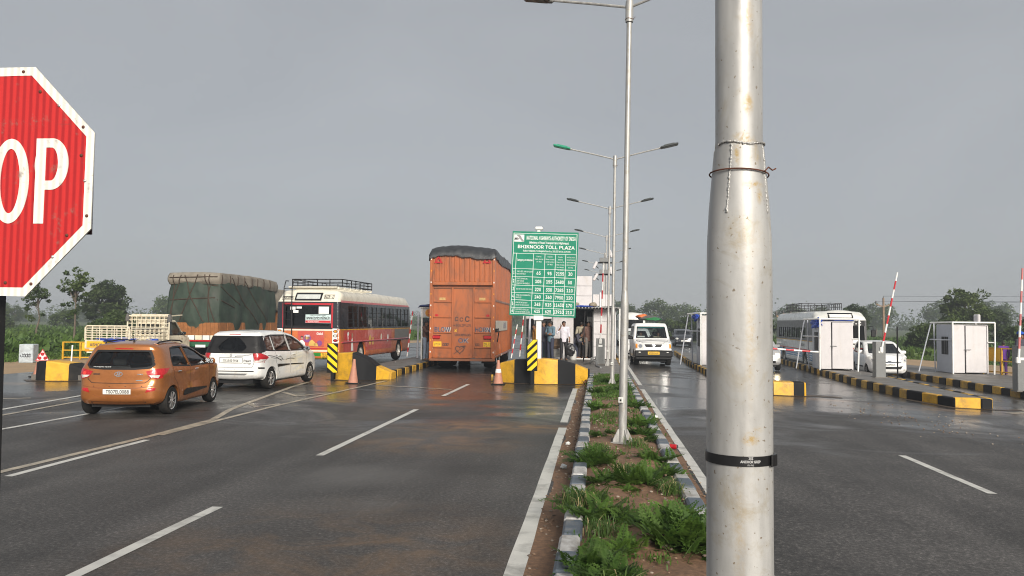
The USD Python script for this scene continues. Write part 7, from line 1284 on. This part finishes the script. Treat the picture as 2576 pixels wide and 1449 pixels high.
def cabin(label, loc, rz, W, D_, H, ajar=0, sheet_=False, flood=False, slant=.25):
    t = thing('toll_cabin', label, 'booth', loc, rz=rz); Wt = K['offwhite']
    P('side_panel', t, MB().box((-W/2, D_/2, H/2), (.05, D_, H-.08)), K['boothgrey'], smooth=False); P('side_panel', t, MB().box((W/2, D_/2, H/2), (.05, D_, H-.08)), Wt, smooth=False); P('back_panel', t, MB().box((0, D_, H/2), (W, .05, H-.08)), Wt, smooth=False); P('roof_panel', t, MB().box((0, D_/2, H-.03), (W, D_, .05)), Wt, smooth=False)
    w = P('side_window', t, MB().box((-W/2-.03, D_*.45, 1.22), (.02, D_*.42, .78)), K['black'], smooth=False)
    for k in range(3): P('window_bar', w, MB().box((-W/2-.045, D_*(.28+.17*k), 1.22), (.015, .03, .78)), K['boxgrey'], smooth=False)
    P('front_panel', t, MB().box((-W/2+W*.17, -.01, H/2), (W*.34-.02, .05, H-.1), bev=.008), Wt, smooth=False)
    d = MB().box((W*.325, 0, H/2), (W*.65-.03, .05, H-.14), bev=.008); a = math.radians(-ajar); M = np.array([[math.cos(a), -math.sin(a), 0, -W/2+W*.35+W*.65*(1-math.cos(a)) if False else -W/2+W*.35], [math.sin(a), math.cos(a), 0, -.035], [0, 0, 1, 0]]); dp = P('door', t, d.move(M), Wt, smooth=False)
    P('door_bolt', dp, MB().tube([(-W/2+W*.31, -.07, H*.49), (-W/2+W*.50, -.09, H*.49)], .012, 6).tube([(-W/2+W*.36, -.08, H*.49), (-W/2+W*.36, -.08, H*.44)], .014, 6), K['boxgrey'])
    r = .035; x0, x1 = -W/2-.10, W/2+.22; f_ = K['white']
    P('frame_post', t, MB().tube([(-W/2-.05, -.14, 0), (-W/2-.05, -.14, H+.08)], r, 8), f_); P('frame_post', t, MB().tube([(x1-.05, -.18, -.02), (x1, -.18, H*.6), (x1, -.18, H+.08)], r, 8), f_); P('frame_post', t, MB().tube([(-W/2-.55-slant, D_*.7, 0), (-W/2-.45, D_*.7, H+.05)], r*.8, 8), K['boothgrey']); P('frame_post', t, MB().tube([(-W/2-.25, D_*.75, 0), (-W/2-.30, D_*.75, H+.05)], r*.8, 8), K['boothgrey'])
    P('frame_rail', t, MB().tube([(-W/2-.48, D_*.7, H+.06), (-W/2-.05, -.14, H+.08), (x1, -.18, H+.08)], r, 8), f_); P('frame_rail', t, MB().tube([(-W/2-.5, D_*.7, H*.68), (-W/2-.05, -.14, H*.68)], r*.8, 8), K['boothgrey']); P('frame_rail', t, MB().tube([(W/2, -.02, H*.64), (x1, -.18, H*.64)], r*.8, 8), f_)
    if flood: P('flood_lamp', t, MB().box((W*.30, .3, H+.26), (.14, .3, .36), bev=.04, rz=20).tube([(W*.26, .3, H), (W*.28, .3, H+.15)], .03, 6), K['offwhite'], smooth=False)
    return t
cabin('nearer white cabin with blue sheet on its corner beside the bus', (10.1, 35.2, -.04), -3, 1.30, 1.5, 2.10)
P('plastic_sheet', '/World', lump((9.43, 35.75, 1.96), (.16, .55, .20), 23, 3, .9, 5, False), K['blue'], smooth=True, label='blue sheet tied over the left corner of the nearer white cabin', cat='tarpaulin')
P('plastic_sheet', '/World', lump((10.12, 35.9, 2.11), (.75, .6, .07), 24, 3, .5, 4), K['blue'], smooth=True, label='blue sheet laid on the roof of the nearer white cabin', cat='tarpaulin')
cabin('farther white cabin at the right with a flood lamp on top', (16.15, 36.7, -.2), 0, 1.45, 1.6, 2.17, ajar=-6, flood=True, slant=.45)
cabin('white cabin mostly hidden behind the near lamp post, beside the van lane', (5.12, 35.2, .06), 0, 1.3, 1.5, 2.2)
P('plastic_sheet', '/World', lump((4.3, 36.0, 2.20), (.12, .35, .17), 25, 3, .9, 5, False), K['blue'], smooth=True, label='blue sheet knotted on the pipe frame beside the van lane', cat='tarpaulin')
# ---------------------------------------------------------------- barriers
def barrier(label, loc, rz, H, p0, p1, n, r=.036, cone=True, faded=False, box=True, sz=(.36, .34)):
    t = thing('boom_barrier', label, 'barrier', loc, rz=rz)
    if box:
        P('cabinet', t, MB().box((0, 0, H/2), (sz[0], sz[1], H), bev=.012), K['boxgrey'], smooth=False); P('cabinet_base', t, MB().box((0, 0, .02), (sz[0]+.08, sz[1]+.08, .04)), K['concrete'], smooth=False); P('label_plate', t, MB().box((0, -sz[1]/2-.004, H*.72), (.16, .006, .08)), K['signwhite'], smooth=False); P('boom_mount', t, MB().box((p0[0], p0[1]+.03, p0[2]), (.12, .10, .2), bev=.02), K['white'], smooth=False)
    p0, p1 = np.array(p0, float), np.array(p1, float)
    for k in range(n): P('boom_band', t, MB().tube([p0+(p1-p0)*k/n, p0+(p1-p0)*(k+.998)/n], [r*(1-.25*k/n), r*(1-.25*(k+1)/n)], 10), fadedred if (k % 2 and faded) else K['red' if k % 2 else 'white'])
    return t
fadedred = pm('faded_boom_red', (.55, .17, .17), .5, dirt=.2, dc=(.6, .4, .38))
barrier('upright red and white barrier arm on the grey cabinet beside the toll office', (.11, 33.05, .17), 0, 1.07, (0, -.20, .95), (.10, -.20, 4.1), 9)
barrier('upright barrier arm leaning right over the white hatchback', (10.42, 31.0, -.06), 3, 1.34, (.02, -.2, 1.05), (.62, -.2, 3.92), 9)
barrier('pale upright barrier arm on the cabinet at the right picture edge', (13.40, 27.0, -.17), 0, 1.45, (-.16, -.2, 1.0), (.0, -.2, 3.92), 8, faded=True)
barrier('lowered barrier arm reaching out from behind the near lamp post', (5.2, 33.1, .05), 0, 1.05, (.05, -.2, .98), (3.55, -.2, .75), 11, r=.042)
barrier('raised barrier arm leaning beside the front of the red bus', (-8.78, 36.4, .19), 0, .9, (0, -.2, .05), (.24, -.2, 2.15), 10, box=False, r=.032)
barrier('upright barrier arm at the right flank of the orange truck', (-3.5, 37.2, .17), 0, .9, (-.12, -.2, .1), (.12, -.2, 2.7), 9, box=False, r=.034)
barrier('short barrier arm leaning low beside the flank of the orange truck', (-3.9, 36.6, .17), 0, .9, (-.05, -.2, .05), (.22, -.2, 1.6), 7, box=False, r=.030)
def pole_thing(name, label, cat, pts, r, mat): P(name, '/World', MB().tube(pts, r, 8), K[mat], label=label, cat=cat)
pole_thing('steel_post', 'thin dark post in front of the office doorway', 'post', [(-.62, 35.2, .17), (-.60, 35.2, 1.6), (-.57, 35.2, 2.38)], .025, 'black'); pole_thing('steel_post', 'thin black post right of the barrier cabinet by the white hatchback', 'post', [(11.15, 31.2, -.1), (11.15, 31.2, 1.85)], .028, 'black'); pole_thing('steel_post', 'grey upright post left of the boy in mustard', 'post', [(-3.12, 36.2, .17), (-3.08, 36.2, 2.4)], .05, 'boothgrey'); pole_thing('steel_post', 'grey frame post between the red bus and the booth marked 3', 'post', [(-8.25, 36.0, .19), (-8.22, 36.0, 2.3)], .045, 'boothgrey')
pole_thing('hose', 'grey corrugated hose lying beside the barrier cabinet', 'hose', [(-.55, 32.9, .20), (-.35, 32.6, .27), (-.15, 32.4, .36), (-.03, 32.3, .30), (-.06, 31.9, .21), (.0, 31.2, .20), (.12, 30.4, .19)], .04, 'boxgrey'); pole_thing('hose', 'second hose looped up against the barrier cabinet', 'hose', [(-.30, 32.75, .2), (-.25, 32.6, .45), (-.10, 32.6, .50), (.02, 32.7, .2)], .035, 'boxgrey')
def mast():
    t = thing('floodlight_mast', 'mast with pale flood lamp heads behind the barrier arm', 'floodlight', (.27, 40.5, .17)); P('pole', t, MB().tube([(0, 0, 0), (0, 0, 5.0)], .05, 8), K['lampsteel'])
    for z in (4.15, 4.75): P('crossbar', t, MB().box((0, 0, z), (.9, .06, .07)), K['black'], smooth=False); P('ballast_box', t, MB().box((.05, -.05, z+.14), (.5, .2, .22), bev=.02), K['boxgrey'], smooth=False)
    for x, z, a in ((-.42, 4.62, 25), (.36, 5.2, -20), (-.40, 4.02, 30), (.38, 4.35, -10)):
        m = MB().box((0, 0, 0), (.14, .34, .40), bev=.03); c, s = math.cos(math.radians(a)), math.sin(math.radians(a)); P('lamp_head', t, m.move(np.array([[c, 0, s, x], [0, 1, 0, -.05], [-s, 0, c, z]])), K['offwhite'], smooth=False); P('lamp_bracket', t, MB().bar((x, 0, z), (x*.6, 0, z-.15), .04), K['black'], smooth=False)
mast()
# ---------------------------------------------------------------- railings and small things
def railing(label, a, b, z, H, n, panel=None):
    t = thing('railing', label, 'railing', (0, 0, 0)); a, b = np.array([*a, z], float), np.array([*b, z], float); d = b-a
    for k in range(n+1): P('post', t, MB().bar(a+d*k/n, a+d*k/n+[0, 0, H], .07, bev=.008), K['rail'], smooth=False)
    for h in (H-.02, H*.52, H*.12): P('rail', t, MB().bar(a+[0, 0, h], b+[0, 0, h], .05, bev=.008), K['rail'], smooth=False)
    if panel is not None: p = a+d*(panel+.5)/n; P('infill_panel', t, MB().bar(a+d*(panel+.08)/n+[0, 0, H*.75], a+d*(panel+.92)/n+[0, 0, H*.75], .02, H*.42), K['plateyellow'], smooth=False)
railing('yellow steel railing with solid panel left of the pickup tailgate', (-24.0, 33.6), (-21.7, 33.9), 0, .80, 3, 1)
railing('yellow railing behind the farther white cabin at the right edge', (17.0, 37.4), (18.0, 34.6), -.22, 1.18, 3, 0)
railing('yellow railing return at the extreme right beside the barrier cabinet', (17.2, 35.0), (17.0, 33.4), -.22, 1.1, 1)
tq = thing('marker_stone', 'pale blue painted concrete block on the left verge', 'marker stone', (-23.6, 30.9, 0), rz=12); P('block', tq, MB().box((0, 0, .38), (.56, .5, .78), bev=.03), pm('pale_blue_wash', (.42, .47, .50), .7, var=.2, dirt=.6, dc=(.2, .2, .19), dsc=4, bump=.4), smooth=False); P('painted_script', tq, MB().prism(affinity.translate(squiggle(51, 4, .16, .4), 0, .30), 'xz', -.256, -.251), K['ink'], smooth=False)
tt = thing('warning_triangle', 'small white triangle with three red discs standing on the left concrete block', 'sign', (-16.62, 22.35, .585), rz=20); tri = Polygon([(-.19, 0), (.19, 0), (0, .36)]); P('plate', tt, MB().prism(tri, 'xz', 0, .006), K['signwhite'], smooth=False); P('red_border', tt, MB().prism(tri.difference(tri.buffer(-.018)), 'xz', -.004, -.0005), K['red'], smooth=False)
for x, z in ((0, .20), (-.075, .08), (.075, .08)): P('red_disc', tt, MB().prism(Point(x, z).buffer(.052), 'xz', -.004, -.0005), K['redlens'], smooth=False)
P('stay', tt, MB().bar((0, .02, -.55), (0, .02, .3), .025), K['rust'], smooth=False)
for x, y, h, l, m, lb in ((-16.1, 22.9, 1.05, .05, 'white', 'leaning white stick behind the yellow block at the left'), (-23.3, 35.5, .75, 0, 'wood', 'thin wooden stake on the left verge beside the railing'), (-16.4, 31.0, .6, 0, 'wood', 'short wooden stake behind the orange hatchback')): pole_thing('stake', lb, 'stake', [(x, y, 0), (x+l, y, h)], .022, m)
def utility_pole(label, loc, H, arms):
    t = thing('utility_pole', label, 'utility pole', loc); P('pole', t, MB().lathe([(.17, 0), (.13, H), (.001, H)], 10), K['wood'], smooth=40)
    for z, w in arms:
        P('crossarm', t, MB().bar((-w, 0, z+.2), (0, 0, z-.2), .14).bar((0, 0, z-.2), (w, 0, z+.2), .14), K['wood'], smooth=False)
        for x in (-w, w): P('insulator', t, MB().lathe([(.001, 0), (.06, .02), (.05, .12), (.07, .15), (.03, .22), (.001, .24)], 8, (0, 0, 0)).move(np.array([[1.8, 0, 0, x], [0, 1.8, 0, 0], [0, 0, 1.8, z+.2]])), K['seat'], smooth=True)
    P('top_insulator', t, MB().lathe([(.001, 0), (.06, .02), (.05, .12), (.07, .15), (.03, .22), (.001, .24)], 8, (0, 0, H)), K['seat'], smooth=True)
utility_pole('short pole with a crossbar in the field just right of the near lamp post', (16.2, 72, -.5), 3.35, [(2.95, .6)]); utility_pole('wooden pole with a forked crossarm behind the white and blue bus', (37.6, 110, -.5), 6.0, [(5.0, .95)])
for k, (dz, dx) in enumerate(((.25, -.9), (.25, .9), (.95, 0))): P('power_line', '/World', MB().tube([(37.6+dx, 110, 4.6+dz+.2), (60, 100+dx*2, 4.55+dz), (84, 90+dx*3, 4.9+dz), (110, 80+dx*4, 6.0+dz)], .016, 4), K['black'], label='thin power line running right from the forked wooden pole', cat='wire', group='power lines from the forked pole')
def drinkcan():
    t = thing('drink_can', 'crushed red can on the road edge right of the median', 'can', (1.13, 12.25, .045), rot=(90, 0, 62)); P('body', t, MB().lathe([(.001, -.07), (.034, -.07), (.038, -.06), (.036, 0), (.038, .05), (.032, .07), (.001, .07)], 16), K['redlens'], smooth=40); P('lid', t, MB().lathe([(.001, .0715), (.031, .0715), (.031, .075), (.001, .075)], 16), K['chrome'], smooth=40)
drinkcan()
for x, y, s, lb in ((-.45, 12.4, .035, 'white crumpled paper ball in the silt strip by the left kerb'), (-.43, 10.4, .04, 'white paper scrap in the silt strip, nearer than the paper ball'), (1.16, 16.2, .04, 'pale litter scrap at the right road edge')): P('litter', '/World', lump((x, y, s*.7), (s, s, s*.8), int(y*7), 2, .6, 5), K['signwhite'], smooth=False, label=lb, cat='litter')
P('branch_litter', '/World', MB().man(m3.Manifold.hull_points(np.array([(0, 0, 0), (.2, .05, 0), (.1, .1, .12)]))).move(np.array([[1, 0, 0, -.25], [0, 1, 0, 24.1], [0, 0, 1, .0]])), K['soil'], smooth=False, label='clod of dirt against the end of the yellow block', cat='dirt') if False else None
P('leaf_litter', '/World', leaf_quads(np.column_stack([rw.normal(-.27, .10, 160), rw.normal(24.1, .28, 160), np.abs(rw.normal(0, .09, 160))+.02]), .05, rw), pm('dead_leaves', (.16, .075, .03), .8, var=.4, rnd=.3), smooth=False, label='heap of dead leaves against the right end of the yellow block', cat='leaves', kind='stuff')
def lathe_thing(name, label, cat, prof, loc, mat): t = thing(name, label, cat, loc); P('vessel', t, MB().lathe(prof, 24), mat, smooth=35); return t
q = lathe_thing('barrel', 'brown barrel behind the man in the white shirt', 'barrel', [(.001, 0), (.20, 0), (.25, .12), (.26, .26), (.22, .42), (.19, .46), (.001, .46)], (-1.93, 36.75, .68), pm('brown_barrel', (.15, .09, .05), .6, dirt=.3)); P('hoop', q, MB().lathe([(.256, .12), (.262, .14), (.262, .17), (.258, .18)], 24), K['wood'], smooth=True)
P('sack', '/World', lump((-1.90, 36.75, .43), (.26, .25, .27), 61, 3, .25), pm('grey_sack', (.26, .25, .23), .8, bump=.4), smooth=True, label='grey sack under the brown barrel', cat='sack')
q = lathe_thing('water_can', 'whitish water can beside the doorway at the feet of the man with the bag', 'can', [(.001, 0), (.14, 0), (.155, .03), (.155, .36), (.12, .44), (.05, .48), (.05, .54), (.001, .54)], (-1.13, 36.9, .17), pm('milky_plastic', (.50, .50, .48), .4)); P('cap', q, MB().lathe([(.055, .53), (.055, .58), (.001, .58)], 14), K['boxgrey'], smooth=40)
# ---------------------------------------------------------------- people
SPH = np.array(trimesh.creation.icosphere(1, 1.0).vertices)
def ball(c, r): return SPH*np.asarray(r, float)+np.asarray(c, float)
def bone(a, ra, b, rb): return m3.Manifold.hull_points(np.vstack([ball(a, ra), ball(b, rb)]))
def fuse(ms): return m3.Manifold.batch_boolean(ms, m3.OpType.Add)
def soften(m, L=.035, it=6):
    m = m.refine_to_length(L); v, f = from_man(m); t = trimesh.Trimesh(v, f, process=True); trimesh.smoothing.filter_taubin(t, iterations=it); return np.array(t.vertices), np.array(t.faces)
def hand(w, d, n, curl=.5, grip=False):
    """palm and five fingers from wrist w along d; n is the palm normal"""
    w, d, n = (np.asarray(x, float) for x in (w, d, n)); d = d/np.linalg.norm(d); s = np.cross(d, n); s /= np.linalg.norm(s); n = np.cross(s, d); ms = [m3.Manifold.hull_points(np.vstack([ball(w, .022), ball(w+d*.03+s*.028, .012), ball(w+d*.03-s*.028, .012), ball(w+d*.09+s*.036, .011), ball(w+d*.09-s*.034, .011)]))]
    for i, (o, ln) in enumerate(((.030, .066), (.010, .078), (-.011, .072), (-.031, .056))):
        a = w+d*.092+s*o; c = curl*(1+.1*i); d1 = d*math.cos(c)+n*math.sin(c); d2 = d*math.cos(2.1*c)+n*math.sin(2.1*c); b = a+d1*ln*.52; e = b+d2*ln*.48; ms += [bone(a, .0095, b, .0088), bone(b, .0088, e, .0072)]
    a = w+d*.035+s*.032; b = a+d*.03+s*.028+n*.012; e = b+d*.032+s*.004+n*.016; ms += [bone(a, .012, b, .0105), bone(b, .0105, e, .0085)]
    return fuse(ms)
STAND = dict(pelvis=(0, 0, .95), chest=(0, -.01, 1.30), neck=(0, 0, 1.475), head=(0, -.02, 1.60), shL=(.185, 0, 1.42), shR=(-.185, 0, 1.42), elL=(.235, .02, 1.14), elR=(-.235, .02, 1.14), wrL=(.235, -.05, .89), wrR=(-.235, -.05, .89), hipL=(.09, 0, .92), hipR=(-.09, 0, .92), knL=(.10, -.02, .50), knR=(-.10, -.02, .50), anL=(.105, .02, .085), anR=(-.105, .02, .085), toeL=(.125, -.16, .035), toeR=(-.125, -.16, .035))
def person(label, loc, rz, shirt, trousers, pose=None, scale=1.0, hands=None, sleeve='long', look=0, cap=None, shirt_tail=.80):
    """faces -y before turning by rz; look turns the head"""
    t = thing('person', label, 'person', loc, rz=rz, scale=scale); J = {**STAND, **(pose or {})}; J = {k: np.array(v, float) for k, v in J.items()}
    B = [bone(J['pelvis'], (.135, .10, .10), J['chest'], (.155, .105, .13)), bone(J['chest'], (.15, .10, .12), J['neck']-[0, 0, .05], (.06, .055, .05)), bone(J['neck']-[0, 0, .06], .055, J['head']-[0, 0, .06], .05)]
    for S_ in 'LR':
        B += [bone(J['chest']+[0, 0, .08], .10, J['sh'+S_], .062), bone(J['sh'+S_], .056, J['el'+S_], .042), bone(J['el'+S_], .042, J['wr'+S_], .027), bone(J['pelvis'], .10, J['hip'+S_], .095), bone(J['hip'+S_], .088, J['kn'+S_], .058), bone(J['kn'+S_], .056, J['an'+S_], .038), bone(J['an'+S_]-[0, 0, .02], .04, J['toe'+S_], .032), bone(J['an'+S_]+(J['an'+S_]-J['toe'+S_])*.25-[0, 0, .04], .036, J['toe'+S_], .03)]
    h = J['head']; c, s = math.cos(look), math.sin(look); R = np.array([[c, -s, 0], [s, c, 0], [0, 0, 1]]); at = lambda x, y, z: h+R@np.array([x, y, z])
    B += [m3.Manifold.hull_points(np.vstack([ball(at(0, .02, .035), (.074, .088, .082)), ball(at(0, -.035, -.02), (.058, .052, .06)), ball(at(0, -.055, -.085), (.026, .025, .026)), ball(at(0, .02, -.05), (.055, .06, .04))]))]
    bv, bf = soften(fuse(B)); bm = to_man(trimesh.Trimesh(bv, bf, process=False))
    X = [bone(at(0, -.098, .005), .008, at(0, -.112, -.028), .014), bone(at(.072, .01, .0), (.008, .018, .028), at(.076, .012, -.012), (.008, .014, .02)), bone(at(-.072, .01, .0), (.008, .018, .028), at(-.076, .012, -.012), (.008, .014, .02)), bone(at(-.02, -.088, -.058), .007, at(.02, -.088, -.058), .007)]
    hd = hands or {}
    for S_ in 'LR':
        d, n, cu = hd.get(S_, ((0, -.25, -1), (0.2 if S_ == 'R' else -.2, -1, .2), .55)); X.append(hand(J['wr'+S_], d, n, cu))
    bm = bm+fuse(X) if True else bm; P('body', t, from_man(bm), K['skin'], smooth=50)
    P('eyes', t, MB().add(ball(at(.030, -.083, .012), (.011, .008, .007)), trimesh.creation.icosphere(1).faces).add(ball(at(-.030, -.083, .012), (.011, .008, .007)), trimesh.creation.icosphere(1).faces), K['ink'], smooth=True)
    P('eyebrows', t, MB().bar(at(.015, -.09, .032), at(.048, -.078, .033), .010, .008).bar(at(-.015, -.09, .032), at(-.048, -.078, .033), .010, .008), K['hair'], smooth=False)
    hm = m3.Manifold.hull_points(np.vstack([ball(at(0, .022, .045), (.086, .100, .088)), ball(at(0, .06, -.03), (.066, .05, .03)), ball(at(0, -.06, .085), (.06, .025, .02))])); cut = m3.Manifold.hull_points(np.array([at(x, y, z) for x in (-.2, .2) for y, z in ((-.3, .055), (-.045, .055), (-.02, -.03), (.0, -.3), (-.3, -.3))])); hv = soften(hm-cut, .03, 3); P('hair', t, hv, K['hair'], smooth=True)
    if cap: P('cap', t, soften(m3.Manifold.hull_points(np.vstack([ball(at(0, .015, .075), (.098, .11, .075)), ball(at(0, .0, .05), (.10, .12, .03))]))+m3.Manifold.hull_points(np.vstack([ball(at(0, -.08, .055), (.07, .02, .012)), ball(at(0, -.17, .045), (.05, .02, .01))])), .03, 2), cap, smooth=True)
    C = [bone(J['pelvis']-[0, 0, .95-shirt_tail-.03], (.158, .122, .05), J['chest'], (.172, .122, .13)), bone(J['chest'], (.166, .116, .12), J['neck']-[0, 0, .06], (.085, .075, .045))]
    for S_ in 'LR':
        C += [bone(J['chest']+[0, 0, .08], .11, J['sh'+S_], .072), bone(J['sh'+S_], .070, J['sh'+S_]*.25+J['el'+S_]*.75 if sleeve == 'short' else J['el'+S_], .058)]
        if sleeve == 'long': C.append(bone(J['el'+S_], .055, J['el'+S_]*.12+J['wr'+S_]*.88, .038))
        if sleeve == 'rolled': C.append(bone(J['el'+S_], .056, J['el'+S_]*.7+J['wr'+S_]*.3, .052))
    P('shirt', t, soften(fuse(C), .035, 4), shirt, smooth=True)
    T_ = []
    for S_ in 'LR': T_ += [bone(J['pelvis']+[0, 0, .02], (.145, .11, .08), J['hip'+S_]-[0, 0, .03], .105), bone(J['hip'+S_], .104, J['kn'+S_], .074), bone(J['kn'+S_], .073, J['an'+S_]+[0, 0, .0], .060)]
    P('trousers', t, soften(fuse(T_), .04, 4), trousers, smooth=True)
    for S_ in 'LR': P('sandal', t, MB().man(m3.Manifold.hull_points(np.vstack([ball(J['an'+S_]+[0, .05, -.065], (.04, .04, .02)), ball(J['toe'+S_]+[0, -.02, -.012], (.046, .05, .016))]))), K['seat'], smooth=40)
    return t
Q = lambda n, c, **k: pm('cloth_'+n, c, .8, var=.15, sc=9, bump=.3, bsc=30, **k)
c_white, c_blue, c_must, c_dark, c_cream, c_brown, c_navy, c_blk, c_jean, c_grey = Q('white_shirt', (.62, .60, .66)), Q('slate_blue_shirt', (.10, .17, .22)), Q('mustard_shirt', (.24, .12, .025)), Q('dark_shirt', (.05, .05, .07)), Q('cream_shirt', (.40, .36, .27)), Q('brown_shirt', (.13, .07, .055)), Q('navy_trousers', (.025, .03, .055)), Q('black_trousers', (.018, .017, .02)), Q('pale_jeans', (.27, .33, .42)), Q('grey_trousers', (.13, .12, .11))
person('person in a white shirt on the phone holding a black bag beside the doorway', (-1.52, 35.9, .17), 12, c_white, c_blk, dict(elR=(-.30, .02, 1.20), wrR=(-.155, -.10, 1.45), wrL=(.25, -.04, .90)), 1.03, {'R': ((.35, .1, .95), (.9, .1, -.3), .5), 'L': ((.05, -.05, -1), (-.6, -.2, 0), 1.1)}, 'rolled', look=.35)
P('phone', '/World', MB().box((-1.66, 35.80, 1.76), (.018, .07, .13), bev=.006), K['black'], smooth=False, label='mobile phone at the ear of the person in white', cat='phone')
P('carrier_bag', '/World', lump((-1.22, 35.78, .66), (.22, .14, .27), 71, 3, .45, 4, False), pm('black_plastic_bag', (.02, .02, .022), .35, bump=.5), smooth=True, label='black plastic carrier bag in the hand of the person in white', cat='bag')
person('person in a slate blue shirt with folded arms looking left', (-2.11, 35.85, .17), -40, c_blue, c_navy, dict(elL=(.24, -.06, 1.13), elR=(-.24, -.06, 1.13), wrL=(-.03, -.20, 1.18), wrR=(.05, -.19, 1.14)), 1.03, {'L': ((-1, .15, .05), (0, 1, 0), .3), 'R': ((1, .15, .05), (0, 1, 0), .3)}, look=-.8)
person('young person in a mustard shirt facing left behind the striped marker board', (-2.80, 35.55, .17), -75, c_must, c_dark, None, .95)
person('person in a dark shirt half hidden behind the white sign post', (-2.45, 36.35, .17), -20, c_dark, c_navy, dict(elR=(-.26, -.10, 1.16), wrR=(-.10, -.28, 1.10)), 1.02)
person('person in a cream shirt standing with back turned inside the office doorway', (-.78, 38.1, .17), 165, c_cream, c_blk, None, 1.03)
person('person in a brown shirt beside the door frame inside the doorway', (-.45, 37.9, .17), 30, c_brown, c_grey, dict(wrL=(.16, -.16, .96)), 1.03)
person('person leaning out low at the left side of the dark doorway', (-1.02, 37.95, .17), 70, c_dark, c_navy, dict(pelvis=(0, .20, .80), chest=(0, -.08, 1.02), neck=(0, -.20, 1.10), head=(0, -.30, 1.14), shL=(.18, -.12, 1.08), shR=(-.18, -.12, 1.08), elL=(.22, -.20, .84), elR=(-.22, -.20, .84), wrL=(.15, -.36, .78), wrR=(-.15, -.36, .78), hipL=(.09, .2, .78), hipR=(-.09, .2, .78), knL=(.1, .02, .46), knR=(-.1, .02, .46)), 1.0, shirt_tail=.84)
person('person in maroon shirt and pale jeans reaching towards the orange truck', (-7.42, 34.0, .19), 70, c_brown, c_jean, dict(elR=(-.30, -.20, 1.24), wrR=(-.36, -.46, 1.28), elL=(.24, -.12, 1.16), wrL=(.2, -.36, 1.22)), 1.0, {'R': ((-.2, -1, .1), (0, 0, -1), .3)}, look=.1)
person('person in purple clothes seen from behind at the far right railing', (18.9, 39.6, -.4), 170, Q('purple_cloth', (.10, .025, .22)), Q('purple_skirt', (.08, .02, .16)), None, .93)
person('person in black clothes standing right of the one in purple', (19.35, 39.0, -.4), 150, c_blk, c_blk, None, .95)
person('person with a blue cap and red scarf behind the cabinet at the right edge', (13.84, 27.9, -.0), 40, c_dark, c_blk, dict(head=(0, -.02, 1.60)), 1.0, cap=Q('blue_cap', (.01, .07, .38)))
SIT = dict(pelvis=(0, .05, .95), hipL=(.09, 0, .93), hipR=(-.09, 0, .93), knL=(.12, -.42, .95), knR=(-.12, -.42, .95), anL=(.12, -.46, .55), anR=(-.12, -.46, .55), toeL=(.13, -.62, .50), toeR=(-.13, -.62, .50), wrL=(.17, -.36, 1.14), wrR=(-.17, -.36, 1.14), elL=(.25, -.10, 1.14), elR=(-.25, -.10, 1.14))
person('driver in a pale shirt behind the windscreen of the white utility vehicle', (2.83, 38.15, -.17), 0, c_cream, c_navy, SIT, .97); person('passenger in dark clothes behind the windscreen of the white utility vehicle', (2.02, 38.2, -.17), 0, c_dark, c_navy, SIT, .97)
# ---------------------------------------------------------------- air
def haze():
    m = usdkit.material(stage, '/World/Looks/rain_haze', {'v': ('principled_volume', {'color': (0.80, 0.85, 0.92), 'density': 0.0012, 'anisotropy': 0.2})}, [], volume='v.volume')
    P('haze', '/World', MB().box((0, 560, 4.6), (2800, 1800, 12.8)), m, smooth=False, label='thin rainy haze over the whole plaza', cat='haze', kind='stuff')
haze()
